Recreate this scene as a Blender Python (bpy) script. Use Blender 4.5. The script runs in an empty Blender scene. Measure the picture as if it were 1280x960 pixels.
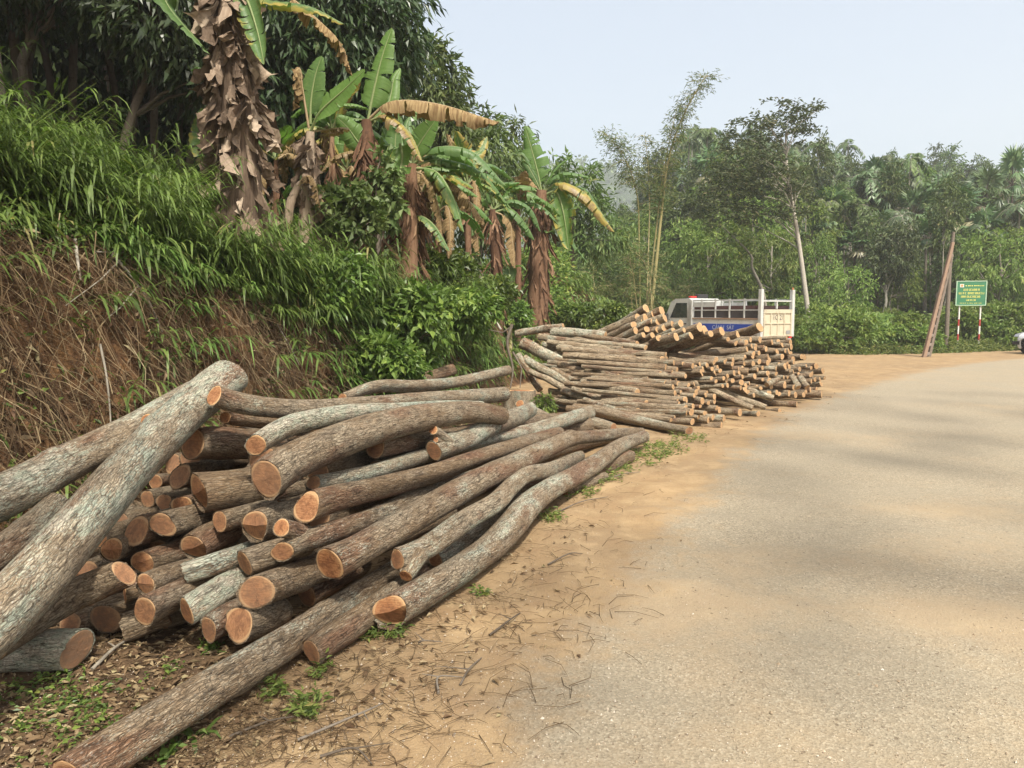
import bpy, math, random
import numpy as np
from mathutils import Vector, Matrix
S = bpy.context.scene
COL = S.collection
rng = np.random.default_rng(7)
random.seed(7)
R = math.radians

# ------------------------------------------------------------------ camera
FPX = 961.0; CAMZ = 1.6; PITCH = math.atan(90 / FPX)
cam_d = bpy.data.cameras.new('camera'); cam = bpy.data.objects.new('camera', cam_d); COL.objects.link(cam)
cam.location = (0, 0, CAMZ); cam.rotation_euler = (math.pi / 2 - PITCH, 0, 0)
cam_d.sensor_width = 36; cam_d.lens = 36 * FPX / 1280; cam_d.clip_start = 0.05; cam_d.clip_end = 4000
S.camera = cam

# ------------------------------------------------------------------ sky, sun, exposure
SUN_EL, SUN_AZ = R(54), R(160)          # azimuth measured clockwise from +Y: the sun stands to the right, a little behind the camera
w = bpy.data.worlds.new("World"); S.world = w; w.use_nodes = True
nt = w.node_tree; nt.nodes.clear()
out = nt.nodes.new('ShaderNodeOutputWorld'); bg = nt.nodes.new('ShaderNodeBackground')
sky = nt.nodes.new('ShaderNodeTexSky'); sky.sky_type = 'NISHITA'; sky.sun_disc = False
sky.sun_elevation = SUN_EL; sky.sun_rotation = SUN_AZ
sky.air_density = 1.0; sky.dust_density = 5.0; sky.ozone_density = 1.0; sky.dust_density = 6.5; sky.altitude = 200
bg.inputs['Strength'].default_value = 0.158
# a hazy day: the clear sky is veiled evenly by white
veil = nt.nodes.new('ShaderNodeMix'); veil.data_type = 'RGBA'; veil.inputs[0].default_value = .55; veil.inputs[7].default_value = (2.75, 2.95, 3.05, 1)
nt.links.new(sky.outputs[0], veil.inputs[6]); nt.links.new(veil.outputs[2], bg.inputs[0]); nt.links.new(bg.outputs[0], out.inputs[0])
sd = bpy.data.lights.new('sun', 'SUN'); sun = bpy.data.objects.new('sun', sd); COL.objects.link(sun)
sd.energy = 3.5; sd.angle = R(5.0); sd.color = (1.0, 0.94, 0.84)
sdir = Vector((math.sin(SUN_AZ) * math.cos(SUN_EL), math.cos(SUN_AZ) * math.cos(SUN_EL), math.sin(SUN_EL)))
sun.rotation_euler = (-sdir).to_track_quat('-Z', 'Y').to_euler(); sun.location = (20, -20, 40)
S.view_settings.view_transform = 'Standard'; S.view_settings.look = 'None'
S.view_settings.exposure = 0.90; S.view_settings.gamma = 1.0
S.cycles.max_bounces = 6; S.cycles.diffuse_bounces = 3; S.cycles.glossy_bounces = 2
S.cycles.transmission_bounces = 3; S.cycles.transparent_max_bounces = 6; S.cycles.volume_bounces = 1
S.cycles.use_denoising = True

# ------------------------------------------------------------------ pixel -> place
def at(px, py, Y):
    a = (px - 640) / FPX; b = (480 - py) / FPX
    dy = math.cos(PITCH) + b * math.sin(PITCH); dz = -math.sin(PITCH) + b * math.cos(PITCH)
    return np.array((a * Y / dy, Y, CAMZ + dz * Y / dy))
def gp(px, py, z=0.0):
    b = (480 - py) / FPX
    dy = math.cos(PITCH) + b * math.sin(PITCH); dz = -math.sin(PITCH) + b * math.cos(PITCH)
    return at(px, py, (z - CAMZ) / dz * dy)
def mpp(Y): return Y / FPX              # metres per photo pixel at distance Y

# ------------------------------------------------------------------ tagging
def tag(o, label=None, cat=None, group=None, kind=None):
    if label: o['label'] = label
    if cat: o['category'] = cat
    if group: o['group'] = group
    if kind: o['kind'] = kind
    return o
def empty(name, loc=(0, 0, 0), rz=0, label=None, cat=None, group=None):
    o = bpy.data.objects.new(name, None); COL.objects.link(o); o.empty_display_size = .1
    o.location = loc; o.rotation_euler = (0, 0, rz)
    return tag(o, label, cat, group)
def dup(root, loc, rz=0, sc=1, label=None, group=None, rx=0, ry=0):
    def cp(o, p):
        c = o.copy(); COL.objects.link(c); c.parent = p
        for ch in o.children: cp(ch, c)
        return c
    r = cp(root, None); r.location = loc; r.rotation_euler = (rx, ry, rz)
    r.scale = (sc, sc, sc) if not hasattr(sc, '__len__') else sc
    if label: r['label'] = label
    if group: r['group'] = group
    return r

# ------------------------------------------------------------------ mesh helper
class MB:
    def __init__(s): s.V = []; s.F = []; s.M = []; s.r = []; s.b = []; s.n = 0
    def add(s, V, F, m=0, rnd=0.0, bk=None):
        V = np.asarray(V, float).reshape(-1, 3); F = np.asarray(F, int)
        k = len(V)
        s.V.append(V); s.F.append(F + s.n); s.M.append(np.full(len(F), m))
        s.r.append(np.broadcast_to(np.asarray(rnd, float), (k,)))
        s.b.append(np.zeros((k, 3)) if bk is None else np.asarray(bk, float))
        s.n += k
        return s
    def box(s, x0, x1, y0, y1, z0, z1, m=0, rnd=0.0, M=None):
        V = np.array([(x, y, z) for z in (z0, z1) for y in (y0, y1) for x in (x0, x1)], float)
        if M is not None: V = V @ np.array(M.to_3x3()).T + np.array(M.to_translation())
        return s.add(V, [(0, 2, 3, 1), (4, 5, 7, 6), (0, 1, 5, 4), (2, 6, 7, 3), (0, 4, 6, 2), (1, 3, 7, 5)], m, rnd)
    def tube(s, P, r, seg=6, m=0, rnd=0.0, cap=False):
        V, F, bk = tube(P, r, seg); 
        s.add(V, F, m, rnd, bk)
        if cap:
            n = len(V) // seg
            for ring, flip in ((0, 1), (n - 1, 0)):
                vv = V[ring * seg:(ring + 1) * seg]; c = vv.mean(0)
                idx = np.arange(seg); f = np.stack([idx, (idx + 1) % seg, np.full(seg, seg)], 1)
                if flip: f = f[:, ::-1]
                s.add(np.vstack([vv, c]), f, m, rnd)
        return s
    def mesh(s, name, mats, smooth=True):
        me = bpy.data.meshes.new(name)
        V = np.concatenate(s.V); me.vertices.add(len(V)); me.vertices.foreach_set('co', V.ravel())
        nl = sum(f.size for f in s.F); nf = sum(len(f) for f in s.F)
        me.loops.add(nl); me.loops.foreach_set('vertex_index', np.concatenate([f.ravel() for f in s.F]))
        me.polygons.add(nf)
        tot = np.concatenate([np.full(len(f), f.shape[1]) for f in s.F])
        me.polygons.foreach_set('loop_start', np.concatenate([[0], np.cumsum(tot)[:-1]]))
        me.polygons.foreach_set('material_index', np.concatenate(s.M))
        me.polygons.foreach_set('use_smooth', np.full(nf, smooth))
        for m in (mats if isinstance(mats, (list, tuple)) else [mats]): me.materials.append(m)
        a = me.attributes.new('rnd', 'FLOAT', 'POINT'); a.data.foreach_set('value', np.concatenate(s.r))
        a = me.attributes.new('bk', 'FLOAT_VECTOR', 'POINT'); a.data.foreach_set('vector', np.concatenate(s.b).ravel())
        me.update(calc_edges=True)
        return me
    def build(s, name, mats, parent=None, smooth=True, loc=None):
        o = bpy.data.objects.new(name, s.mesh(name, mats, smooth)); COL.objects.link(o)
        if parent is not None: o.parent = parent
        if loc is not None: o.location = loc
        return o
def link(name, me, parent=None, loc=(0, 0, 0), rot=(0, 0, 0), sc=(1, 1, 1)):
    o = bpy.data.objects.new(name, me); COL.objects.link(o); o.parent = parent
    o.location = loc; o.rotation_euler = rot; o.scale = sc
    return o
def norm(v): return v / np.maximum(np.linalg.norm(v, axis=-1, keepdims=True), 1e-9)
def frames(P):
    T = norm(np.gradient(P, axis=0)); mean = T.mean(0)
    ref = np.eye(3)[np.argmin(np.abs(mean))]
    U = norm(np.cross(T, ref)); Wv = np.cross(T, U)
    return T, U, Wv
def tube(P, r, seg):
    P = np.asarray(P, float); n = len(P); r = np.broadcast_to(np.asarray(r, float), (n,))
    T, U, Wv = frames(P)
    th = np.arange(seg) * 2 * math.pi / seg
    c, s_ = np.cos(th), np.sin(th)
    V = P[:, None] + r[:, None, None] * (c[None, :, None] * U[:, None] + s_[None, :, None] * Wv[:, None])
    L = np.concatenate([[0], np.cumsum(np.linalg.norm(np.diff(P, axis=0), axis=1))])
    bk = np.stack([r[:, None] * c[None], r[:, None] * s_[None], np.broadcast_to(L[:, None], (n, seg))], -1)
    i = np.arange(n - 1)[:, None] * seg; j = np.arange(seg)[None]; j2 = (j + 1) % seg
    F = np.stack([i + j, i + j2, i + seg + j2, i + seg + j], -1).reshape(-1, 4)
    return V.reshape(-1, 3), F, bk.reshape(-1, 3)
def crom(P, m=8):
    P = np.asarray(P, float)
    if len(P) == 2: P = np.array([P[0], (P[0] + P[1]) / 2, P[1]])
    Q = np.vstack([2 * P[0] - P[1], P, 2 * P[-1] - P[-2]]); o = []
    for k in range(1, len(Q) - 2):
        t = np.linspace(0, 1, m, endpoint=False)[:, None]; a, b, c, d = Q[k - 1:k + 3]
        o.append(.5 * (2 * b + (c - a) * t + (2 * a - 5 * b + 4 * c - d) * t ** 2 + (3 * b - a - 3 * c + d) * t ** 3))
    return np.vstack(o + [P[-1:]])
def leaves(P, D, N, L, Wd, fold=.25, bend=.25):
    """n leaves of four corners: base, side, tip, side; D = direction, N = upper side"""
    P, D = np.asarray(P), norm(np.asarray(D)); n = len(P)
    N = norm(N - (N * D).sum(1, keepdims=True) * D); Sd = np.cross(D, N)
    L = np.broadcast_to(L, (n,))[:, None]; Wd = np.broadcast_to(Wd, (n,))[:, None]
    mid = P + D * L * .45
    V = np.stack([P, mid + Sd * Wd / 2 + N * Wd * fold, P + D * L - N * L * bend, mid - Sd * Wd / 2 + N * Wd * fold], 1)
    return V.reshape(-1, 3), np.arange(4 * n).reshape(-1, 4)
def blades(P, D, L, Wd, droop):
    """long narrow leaves of three pieces that arch over"""
    n = len(P); D = norm(D); up = np.array((0, 0, 1.)); Sd = norm(np.cross(D, up) + 1e-6)
    L = np.broadcast_to(L, (n,))[:, None]; Wd = np.broadcast_to(Wd, (n,))[:, None]; dr = np.broadcast_to(droop, (n,))[:, None]
    a = P + D * L * .35 - up * dr * L * .08; b = P + D * L * .7 - up * dr * L * .4; t = P + D * L - up * dr * L * .95
    V = np.stack([P, a + Sd * Wd / 2, a - Sd * Wd / 2, b + Sd * Wd * .42, b - Sd * Wd * .42, t], 1).reshape(-1, 3)
    i = (np.arange(n) * 6)[:, None]
    return V, np.concatenate([i + np.array((0, 2, 1)), i + np.array((3, 4, 5))]), i + np.array((1, 2, 4, 3))
def rdir(n, zlo=-1, zhi=1, g=rng):
    z = g.uniform(zlo, zhi, n); a = g.uniform(0, 2 * math.pi, n); q = np.sqrt(1 - z * z)
    return np.stack([q * np.cos(a), q * np.sin(a), z], 1)
def sm(x, a, b):
    t = np.clip((x - a) / (b - a), 0, 1); return t * t * (3 - 2 * t)
_ph = np.random.default_rng(3).uniform(0, 6.28, (60, 3)); _dr = np.random.default_rng(4).normal(0, 1, (60, 2))
def wav(x, y, sc, k0=0, n=10):
    """smooth bumps of about -1..1"""
    h = 0
    for k in range(k0, k0 + n):
        f = (1.6 ** ((k - k0) % 4)) / sc; d = _dr[k % 60] / np.linalg.norm(_dr[k % 60])
        h = h + np.sin((x * d[0] + y * d[1]) * f * 6.28 + _ph[k % 60, 0]) / (1.5 ** ((k - k0) % 4))
    return h / (n * .35)

# ------------------------------------------------------------------ the lie of the land
_FY = [-40, -5, 2, 4.5, 8, 11, 12.6, 13.6, 16, 20, 24, 28, 34, 45, 60, 100, 400]
_FX = [-20, -7.0, -4.4, -3.3, -1.8, -.5, .15, -.7, .0, 1.9, 4.0, 5.0, 5.0, 3.0, 0, -12, -60]
def foot(y): return np.interp(y, _FY, _FX)
def G(x, y):
    x = np.asarray(x, float); y = np.asarray(y, float)
    s = (foot(y) - x) * .92 + .12 * wav(x, y, 1.7, 5)
    hb = np.interp(y, [0, 6, 9, 12.4, 13.4, 16, 22, 30], [2.0, 1.95, 1.5, 1.15, .55, .6, .7, .5])
    sl = np.interp(y, [0, 6, 9, 12, 15, 20, 30, 60], [.60, .56, .46, .36, .30, .27, .26, .2])
    h = hb * sm(s, 0, .75) + sl * np.maximum(s - .5, 0)
    h = h + .50 * np.maximum(s - 5.5, 0) * (1 - sm(y, 34, 60)); h = np.where(h > 16, 16 + (h - 16) * .3, h); h = np.minimum(h, 26)
    h = h + sm(s, .0, .4) * (1 - sm(s, 1.8, 3)) * (1 - sm(y, 13, 16)) * (.045 * wav(x, y, .45, 12) + .03 * wav(x * 1.3, y, .24, 33))
    h = h + sm(s, .1, 1.2) * (.12 * wav(x, y, 2.3, 11) + .05 * wav(x, y, .6, 21))
    yb = np.interp(x, [-50, 4, 9, 13, 16, 22, 40, 80], [36, 34, 31.8, 29.0, 29.8, 32.6, 43, 62])
    v = np.clip((x / np.maximum(y, 1) - .06) / .16, 0, 1)
    hr = np.clip(y - yb - 7, 0, 60) * (.05 + .165 * v * v * (3 - 2 * v)) + np.clip(y - yb - 67, 0, 500) * .02
    hr = hr - .7 * sm(y - yb, 1.5, 6) * (1 - sm(y - yb, 7, 13))
    h = np.maximum(h, 0) + hr * sm(x, -2, 4) + .25 * sm(y, 40, 60) * wav(x, y, 14, 31)
    h = h + 1.7 * np.exp(-((x - .9) / 2.0) ** 2 - ((y - 25.5) / 3.2) ** 2) + .5 * np.exp(-((x - 2.6) / 1.6) ** 2 - ((y - 27) / 3) ** 2)
    near = (1 - sm(s, -.6, .2)) * (1 - sm(x, 1.5, 4)) * (1 - sm(y, 14, 18))
    h = h + near * .02 * wav(x, y, .8, 41) + .012 * wav(x, y, 3., 45) * (1 - sm(y, 30, 40))
    return h
def Gp(x, y): return float(G(x, y))
def ong(px, Y):                         # ground point seen in column px at distance Y
    p = at(px, 480, Y); return np.array((p[0], Y, Gp(p[0], Y)))

def band(px, Y):
    b = np.interp(px, [0, 1], [0, 1])
    for lim, t in ((785, 'left of the tall bamboo'), (870, 'behind the tall bamboo'), (955, 'above the truck'), (1030, 'around the slim leaning tree'), (1140, 'left of the leaning pole'), (1200, 'behind the leaning pole'), (1250, 'behind the green sign'), (9999, 'at the right end of the wood')):
        if px < lim: break
    return ('at the hill foot ' if Y < 49 else 'halfway uphill ' if Y < 66 else 'near the skyline ') + t
# ------------------------------------------------------------------ materials
def newmat(name):
    m = bpy.data.materials.new(name); m.use_nodes = True; m.node_tree.nodes.clear(); return m, m.node_tree
class NB:
    def __init__(s, name):
        s.m, s.t = newmat(name); s.o = s.n('OutputMaterial')
    def n(s, typ, **kw):
        nd = s.t.nodes.new('ShaderNode' + typ)
        for k, v in kw.items():
            if hasattr(nd, k): setattr(nd, k, v)
        return nd
    def set(s, sock, v):
        if isinstance(v, bpy.types.NodeSocket): s.t.links.new(v, sock)
        elif v is not None:
            if hasattr(v, '__len__') and len(v) == 3 and sock.type == 'RGBA': v = (*v, 1)
            sock.default_value = v
    def attr(s, name, obj=False):
        nd = s.n('Attribute'); nd.attribute_name = name
        if obj: nd.attribute_type = 'OBJECT'
        return nd
    def math(s, op, a, b=None, c=None, clamp=False):
        nd = s.n('Math', operation=op, use_clamp=clamp); s.set(nd.inputs[0], a)
        if b is not None: s.set(nd.inputs[1], b)
        if c is not None: s.set(nd.inputs[2], c)
        return nd.outputs[0]
    def vmath(s, op, a, b):
        nd = s.n('VectorMath', operation=op); s.set(nd.inputs[0], a); s.set(nd.inputs[1], b); return nd.outputs[0]
    def noise(s, vec, scale, detail=3, rough=.55, dist=0, dims='3D'):
        nd = s.n('TexNoise', noise_dimensions=dims); s.set(nd.inputs['Vector'], vec); nd.inputs['Scale'].default_value = scale
        nd.inputs['Detail'].default_value = detail; nd.inputs['Roughness'].default_value = rough; nd.inputs['Distortion'].default_value = dist
        return nd.outputs['Fac']
    def voro(s, vec, scale, feature='F1', out='Distance', rnd=1):
        nd = s.n('TexVoronoi', feature=feature); s.set(nd.inputs['Vector'], vec); nd.inputs['Scale'].default_value = scale
        nd.inputs['Randomness'].default_value = rnd
        return nd.outputs[out]
    def map(s, x, a, b, c=0., d=1.):
        nd = s.n('MapRange', clamp=True); nd.interpolation_type = 'SMOOTHSTEP'
        s.set(nd.inputs[0], x)
        for k, v in zip((1, 2, 3, 4), (a, b, c, d)): s.set(nd.inputs[k], v)
        return nd.outputs[0]
    def mix(s, f, a, b, mode='MIX'):
        nd = s.n('Mix', data_type='RGBA', blend_type=mode, clamp_factor=True)
        s.set(nd.inputs[0], f); s.set(nd.inputs[6], a); s.set(nd.inputs[7], b); return nd.outputs[2]
    def ramp(s, x, cols):
        nd = s.n('ValToRGB'); s.set(nd.inputs[0], x); e = nd.color_ramp.elements
        while len(e) < len(cols): e.new(.5)
        for k, (p, c) in enumerate(cols): e[k].position = p; e[k].color = (*c, 1)
        return nd.outputs[0]
    def bump(s, h, strength=.5, dist=.01, normal=None):
        nd = s.n('Bump'); s.set(nd.inputs['Height'], h); nd.inputs['Strength'].default_value = strength
        nd.inputs['Distance'].default_value = dist
        if normal is not None: s.set(nd.inputs['Normal'], normal)
        return nd.outputs[0]
    def pr(s, col, rough=.8, normal=None, **kw):
        p = s.n('BsdfPrincipled'); s.set(p.inputs['Base Color'], col); s.set(p.inputs['Roughness'], rough)
        if normal is not None: s.set(p.inputs['Normal'], normal)
        for k, v in kw.items(): s.set(p.inputs[k.replace('_', ' ')], v)
        return p.outputs[0]
    def done(s, sh): s.t.links.new(sh, s.o.inputs[0]); return s.m
def plain(name, col, rough=.6, grime=.25, scale=6, metal=0., spec=.5):
    b = NB(name); g = b.n('TexCoord').outputs['Object']
    n = b.noise(g, scale, 5, .6); n2 = b.noise(g, scale * 7, 3)
    c = b.mix(b.map(n, .45, .75, 0, grime), col, tuple(x * .55 + .03 * y for x, y in zip(col, (1, .75, .5))))
    return b.done(b.pr(c, b.map(n2, .3, .7, rough * .8, min(1, rough * 1.2)), b.bump(n2, .12, .003), Metallic=metal, Specular_IOR_Level=spec))

def bark_mat(name, brown, grey, fissure=(.042, .029, .02), dens=1.0):
    b = NB(name); v = b.attr('bk').outputs['Vector']; oi = b.n('ObjectInfo').outputs['Random']
    off = b.n('CombineXYZ'); b.set(off.inputs[0], b.math('MULTIPLY', oi, 31.)); b.set(off.inputs[2], b.math('MULTIPLY', oi, 57.))
    v = b.vmath('ADD', v, off.outputs[0])
    lich = b.attr('lichen', True).outputs['Fac']; tone = b.attr('tone', True).outputs['Fac']
    wob = b.n('TexNoise'); b.set(wob.inputs['Vector'], v); wob.inputs['Scale'].default_value = 22; wob.inputs['Detail'].default_value = 2
    vw = b.vmath('ADD', v, b.vmath('MULTIPLY', b.vmath('SUBTRACT', wob.outputs['Color'], (.5, .5, .5)), (.018, .018, .05)))
    vs = b.vmath('MULTIPLY', vw, (1, 1, .2))
    e = b.voro(vs, 78 * dens, 'DISTANCE_TO_EDGE'); e2 = b.voro(vs, 165 * dens, 'DISTANCE_TO_EDGE')
    fs = b.map(e, .0, .12, 0, 1); fs2 = b.map(e2, .0, .16, 0, 1)
    big = b.noise(b.vmath('MULTIPLY', v, (1, 1, .45)), 5, 4, .6); med = b.noise(b.vmath('MULTIPLY', v, (1, 1, .5)), 26, 4, .65)
    fine = b.noise(b.vmath('MULTIPLY', v, (1, 1, .5)), 150, 3, .7)
    f = b.math('ADD', b.map(big, .35, .68, 0, .75), b.math('SUBTRACT', tone, .35), clamp=True)
    c = b.mix(f, brown, grey)
    c = b.mix(b.map(med, .35, .7, 0, .6), c, b.mix(.5, c, (.26, .19, .13)))
    red = b.noise(b.vmath('MULTIPLY', v, (1, 1, .3)), 3.4, 3, .6)
    c = b.mix(b.map(red, .53, .64, 0, .75), c, (.22, .11, .062))
    blot = b.noise(b.vmath('MULTIPLY', v, (1, 1, .22)), 9, 3, .55)
    c = b.mix(b.map(blot, .54, .66, 0, .55), c, b.mix(b.map(med, .4, .6), (.33, .27, .19), (.22, .17, .12)))
    # pale lichen crust: patches with speckled borders
    lp = b.math('ADD', b.noise(b.vmath('MULTIPLY', v, (1, 1, .4)), 5.5, 6, .7), b.math('MULTIPLY', b.math('SUBTRACT', fine, .5), .55))
    lm = b.map(b.math('ADD', lp, b.math('MULTIPLY', b.math('SUBTRACT', lich, .5), .42)), .55, .66, 0, .88)
    lcol = b.mix(b.map(med, .4, .6), (.59, .54, .42), (.45, .49, .37))
    lcol = b.mix(b.map(big, .5, .62, 0, .8), lcol, (.42, .50, .40)); c = b.mix(lm, c, lcol)
    sp = b.voro(b.vmath('MULTIPLY', v, (1, 1, .6)), 58); spk = b.map(b.math('ADD', sp, b.math('MULTIPLY', fine, .3)), .3, .38, .6, 0)
    c = b.mix(b.math('MULTIPLY', spk, lich), c, (.55, .54, .48))
    # long ragged furrows: streaked noise broken up by the crack net
    sn = b.noise(b.vmath('MULTIPLY', vw, (1, 1, .13)), 95 * dens, 4, .7); sn2 = b.noise(b.vmath('MULTIPLY', vw, (1, 1, .25)), 34 * dens, 4, .7)
    fur = b.map(b.math('ADD', b.math('MULTIPLY', sn, .6), b.math('MULTIPLY', sn2, .4)), .36, .50, 0, 1)
    amt = b.map(big, .3, .7, .35, .85)
    c = b.mix(b.math('MULTIPLY', b.math('MULTIPLY', b.math('SUBTRACT', 1, fs), amt), .75), c, fissure)
    c = b.mix(b.math('MULTIPLY', b.math('SUBTRACT', 1, fur), .74), c, fissure)
    c = b.mix(b.map(sn, .54, .68, 0, .5), c, (.50, .44, .32))
    c = b.mix(b.math('MULTIPLY', b.math('SUBTRACT', 1, fs2), .3), c, fissure)
    # cross rings and knots
    ring = b.noise(b.vmath('MULTIPLY', v, (3, 3, 30)), 1.0, 3, .6)
    c = b.mix(b.map(ring, .58, .72, 0, .35), c, fissure)
    h = b.math('ADD', b.math('MULTIPLY', fs, .55), b.math('ADD', b.math('MULTIPLY', fs2, .25), b.math('MULTIPLY', fine, .35)))
    h = b.math('ADD', b.math('ADD', h, b.math('MULTIPLY', med, 1.1)), b.math('MULTIPLY', fur, .7))
    return b.done(b.pr(c, .9, b.bump(h, .95, .009), Specular_IOR_Level=.25))
MBARK = bark_mat('bark', (.245, .165, .092), (.43, .36, .25))
MBARKFAR = bark_mat('bark_coarse', (.29, .20, .115), (.53, .44, .30), dens=.5)

def wood_mat(name='cut_wood', pale=0.):
    b = NB(name); v = b.attr('bk').outputs['Vector']; oi = b.n('ObjectInfo').outputs['Random']; age = b.attr('age', True).outputs['Fac']
    off = b.n('CombineXYZ'); b.set(off.inputs[2], b.math('MULTIPLY', oi, 40.)); b.set(off.inputs[1], b.math('MULTIPLY', oi, 3.))
    v2 = b.vmath('ADD', v, off.outputs[0])
    nz = b.noise(v2, 1.6, 4, .6); L = b.n('VectorMath', operation='LENGTH'); b.set(L.inputs[0], b.vmath('ADD', v, (.14, -.1, 0)))
    Lc = b.n('VectorMath', operation='LENGTH'); b.set(Lc.inputs[0], b.vmath('MULTIPLY', v, (1, 1, 0)))
    d = b.math('ADD', L.outputs['Value'], b.math('MULTIPLY', b.math('SUBTRACT', nz, .5), .8))
    rings = b.math('SINE', b.math('MULTIPLY', d, 40.)); st = b.noise(v2, 2.6, 6, .72); fib = b.noise(b.vmath('MULTIPLY', v2, (2.2, 17, 3)), 1., 5, .75)
    c = b.ramp(b.map(d, 0., 1.15), [(0., (.215, .075, .03)), (.3, (.34, .135, .052)), (.75, (.44, .20, .08)), (1., (.52, .29, .13))])
    c = b.mix(b.map(oi, .2, 1., 0., .6), c, (.33, .165, .085))
    c = b.mix(b.math('MULTIPLY', b.map(rings, -.2, 1.), .42), c, (.225, .095, .042))
    c = b.mix(b.map(fib, .42, .62, 0, .6), c, (.215, .09, .042)); c = b.mix(b.map(fib, .60, .44, 0, .25), c, (.60, .36, .18))
    c = b.mix(b.map(st, .46, .62, 0, .7), c, (.17, .075, .038))
    ang = b.n('Math', operation='ARCTAN2'); sx = b.n('SeparateXYZ'); b.set(sx.inputs[0], v); b.set(ang.inputs[0], sx.outputs[0]); b.set(ang.inputs[1], sx.outputs[1])
    cr = b.math('ABSOLUTE', b.math('SINE', b.math('ADD', b.math('MULTIPLY', ang.outputs[0], .5), b.math('ADD', b.math('MULTIPLY', oi, 9.), b.math('MULTIPLY', nz, 1.2)))))
    crk = b.math('MULTIPLY', b.map(cr, .0, .04, 1, 0), b.map(d, .95, .5, 0, .85)); c = b.mix(crk, c, (.07, .03, .018))
    c = b.mix(b.map(Lc.outputs['Value'], .84, .95, 0, .7), c, (.60, .39, .20))
    c = b.mix(b.math('MULTIPLY', age, b.map(st, .3, .6, .6, 1.)), c, (.20, .125, .078))
    if pale: c = b.mix(pale, c, (.50, .355, .19))
    h = b.math('ADD', b.math('MULTIPLY', fib, .9), b.math('SUBTRACT', b.math('MULTIPLY', st, .7), b.math('MULTIPLY', crk, 1.)))
    return b.done(b.pr(c, .88, b.bump(h, .45, .005), Specular_IOR_Level=.15))
MWOOD = wood_mat(); MWOODFAR = wood_mat('cut_wood_pale', .5)

def leaf_mat(name, cols, trans=.3, rough=.5, hue=.1, spec=.3, dry=None):
    b = NB(name); r = b.attr('rnd').outputs['Fac']; oi = b.n('ObjectInfo').outputs['Random']
    c = b.ramp(r, cols)
    t = b.n('HueSaturation'); b.set(t.inputs['Color'], c)
    b.set(t.inputs['Value'], b.map(oi, 0., 1., 1 - hue * 2, 1 + hue * 2)); b.set(t.inputs['Hue'], b.map(oi, 0., 1., .5 - hue * .12, .5 + hue * .12))
    c = t.outputs[0]
    p = b.n('BsdfPrincipled'); b.set(p.inputs['Base Color'], c); p.inputs['Roughness'].default_value = rough; p.inputs['Specular IOR Level'].default_value = spec
    tr = b.n('BsdfTranslucent'); b.set(tr.inputs['Color'], b.mix(1., c, (1.0, 1.25, .6), 'MULTIPLY'))
    mx = b.n('MixShader'); mx.inputs[0].default_value = trans; b.set(mx.inputs[1], p.outputs[0]); b.set(mx.inputs[2], tr.outputs[0])
    return b.done(mx.outputs[0])
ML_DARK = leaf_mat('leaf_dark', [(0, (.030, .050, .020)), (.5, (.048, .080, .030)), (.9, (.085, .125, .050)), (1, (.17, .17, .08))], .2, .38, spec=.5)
ML_GRASS = leaf_mat('leaf_bamboo_grass', [(0, (0.066, 0.107, 0.026)), (.5, (0.115, 0.191, 0.039)), (.88, (0.186, 0.280, 0.065)), (1, (0.329, 0.280, 0.111))], .32, .5)
ML_BUSH = leaf_mat('leaf_bush', [(0, (0.061, 0.102, 0.023)), (.55, (0.122, 0.189, 0.041)), (.9, (0.220, 0.296, 0.063)), (1, (0.329, 0.347, 0.090))], .3, .42, spec=.4)
ML_MID = leaf_mat('leaf_mid', [(0, (0.061, 0.095, 0.031)), (.5, (0.106, 0.152, 0.048)), (.9, (0.182, 0.230, 0.074)), (1, (0.305, 0.280, 0.112))], .25, .5, .12)
ML_LIGHT = leaf_mat('leaf_light', [(0, (0.091, 0.140, 0.037)), (.5, (0.160, 0.222, 0.052)), (.9, (0.244, 0.300, 0.078)), (1, (0.366, 0.331, 0.114))], .3, .5, .12)
ML_BAMBOO = leaf_mat('leaf_bamboo', [(0, (.075, .115, .035)), (.5, (.125, .18, .05)), (.9, (.20, .25, .08)), (1, (.30, .28, .12))], .32, .5, .12)
ML_OLIVE = leaf_mat('leaf_olive', [(0, (.045, .062, .028)), (.5, (.078, .10, .042)), (.9, (.125, .145, .065)), (1, (.20, .18, .10))], .2, .55, .1)
ML_PALM = leaf_mat('leaf_palm', [(0, (0.056, 0.100, 0.037)), (.5, (0.106, 0.169, 0.065)), (.85, (0.188, 0.250, 0.112)), (1, (0.250, 0.200, 0.125))], .15, .42, .12, spec=.5)
MD_ROOT = leaf_mat('dry_stems', [(0, (.045, .027, .017)), (.5, (.10, .062, .036)), (.85, (.19, .135, .08)), (1, (.40, .32, .21))], .05, .9, .1, spec=.1)
MD_LITTER = leaf_mat('leaf_litter', [(0, (.09, .05, .03)), (.5, (.20, .13, .075)), (.85, (.33, .25, .15)), (1, (.16, .22, .08))], .1, .8, .1, spec=.2)

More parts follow.
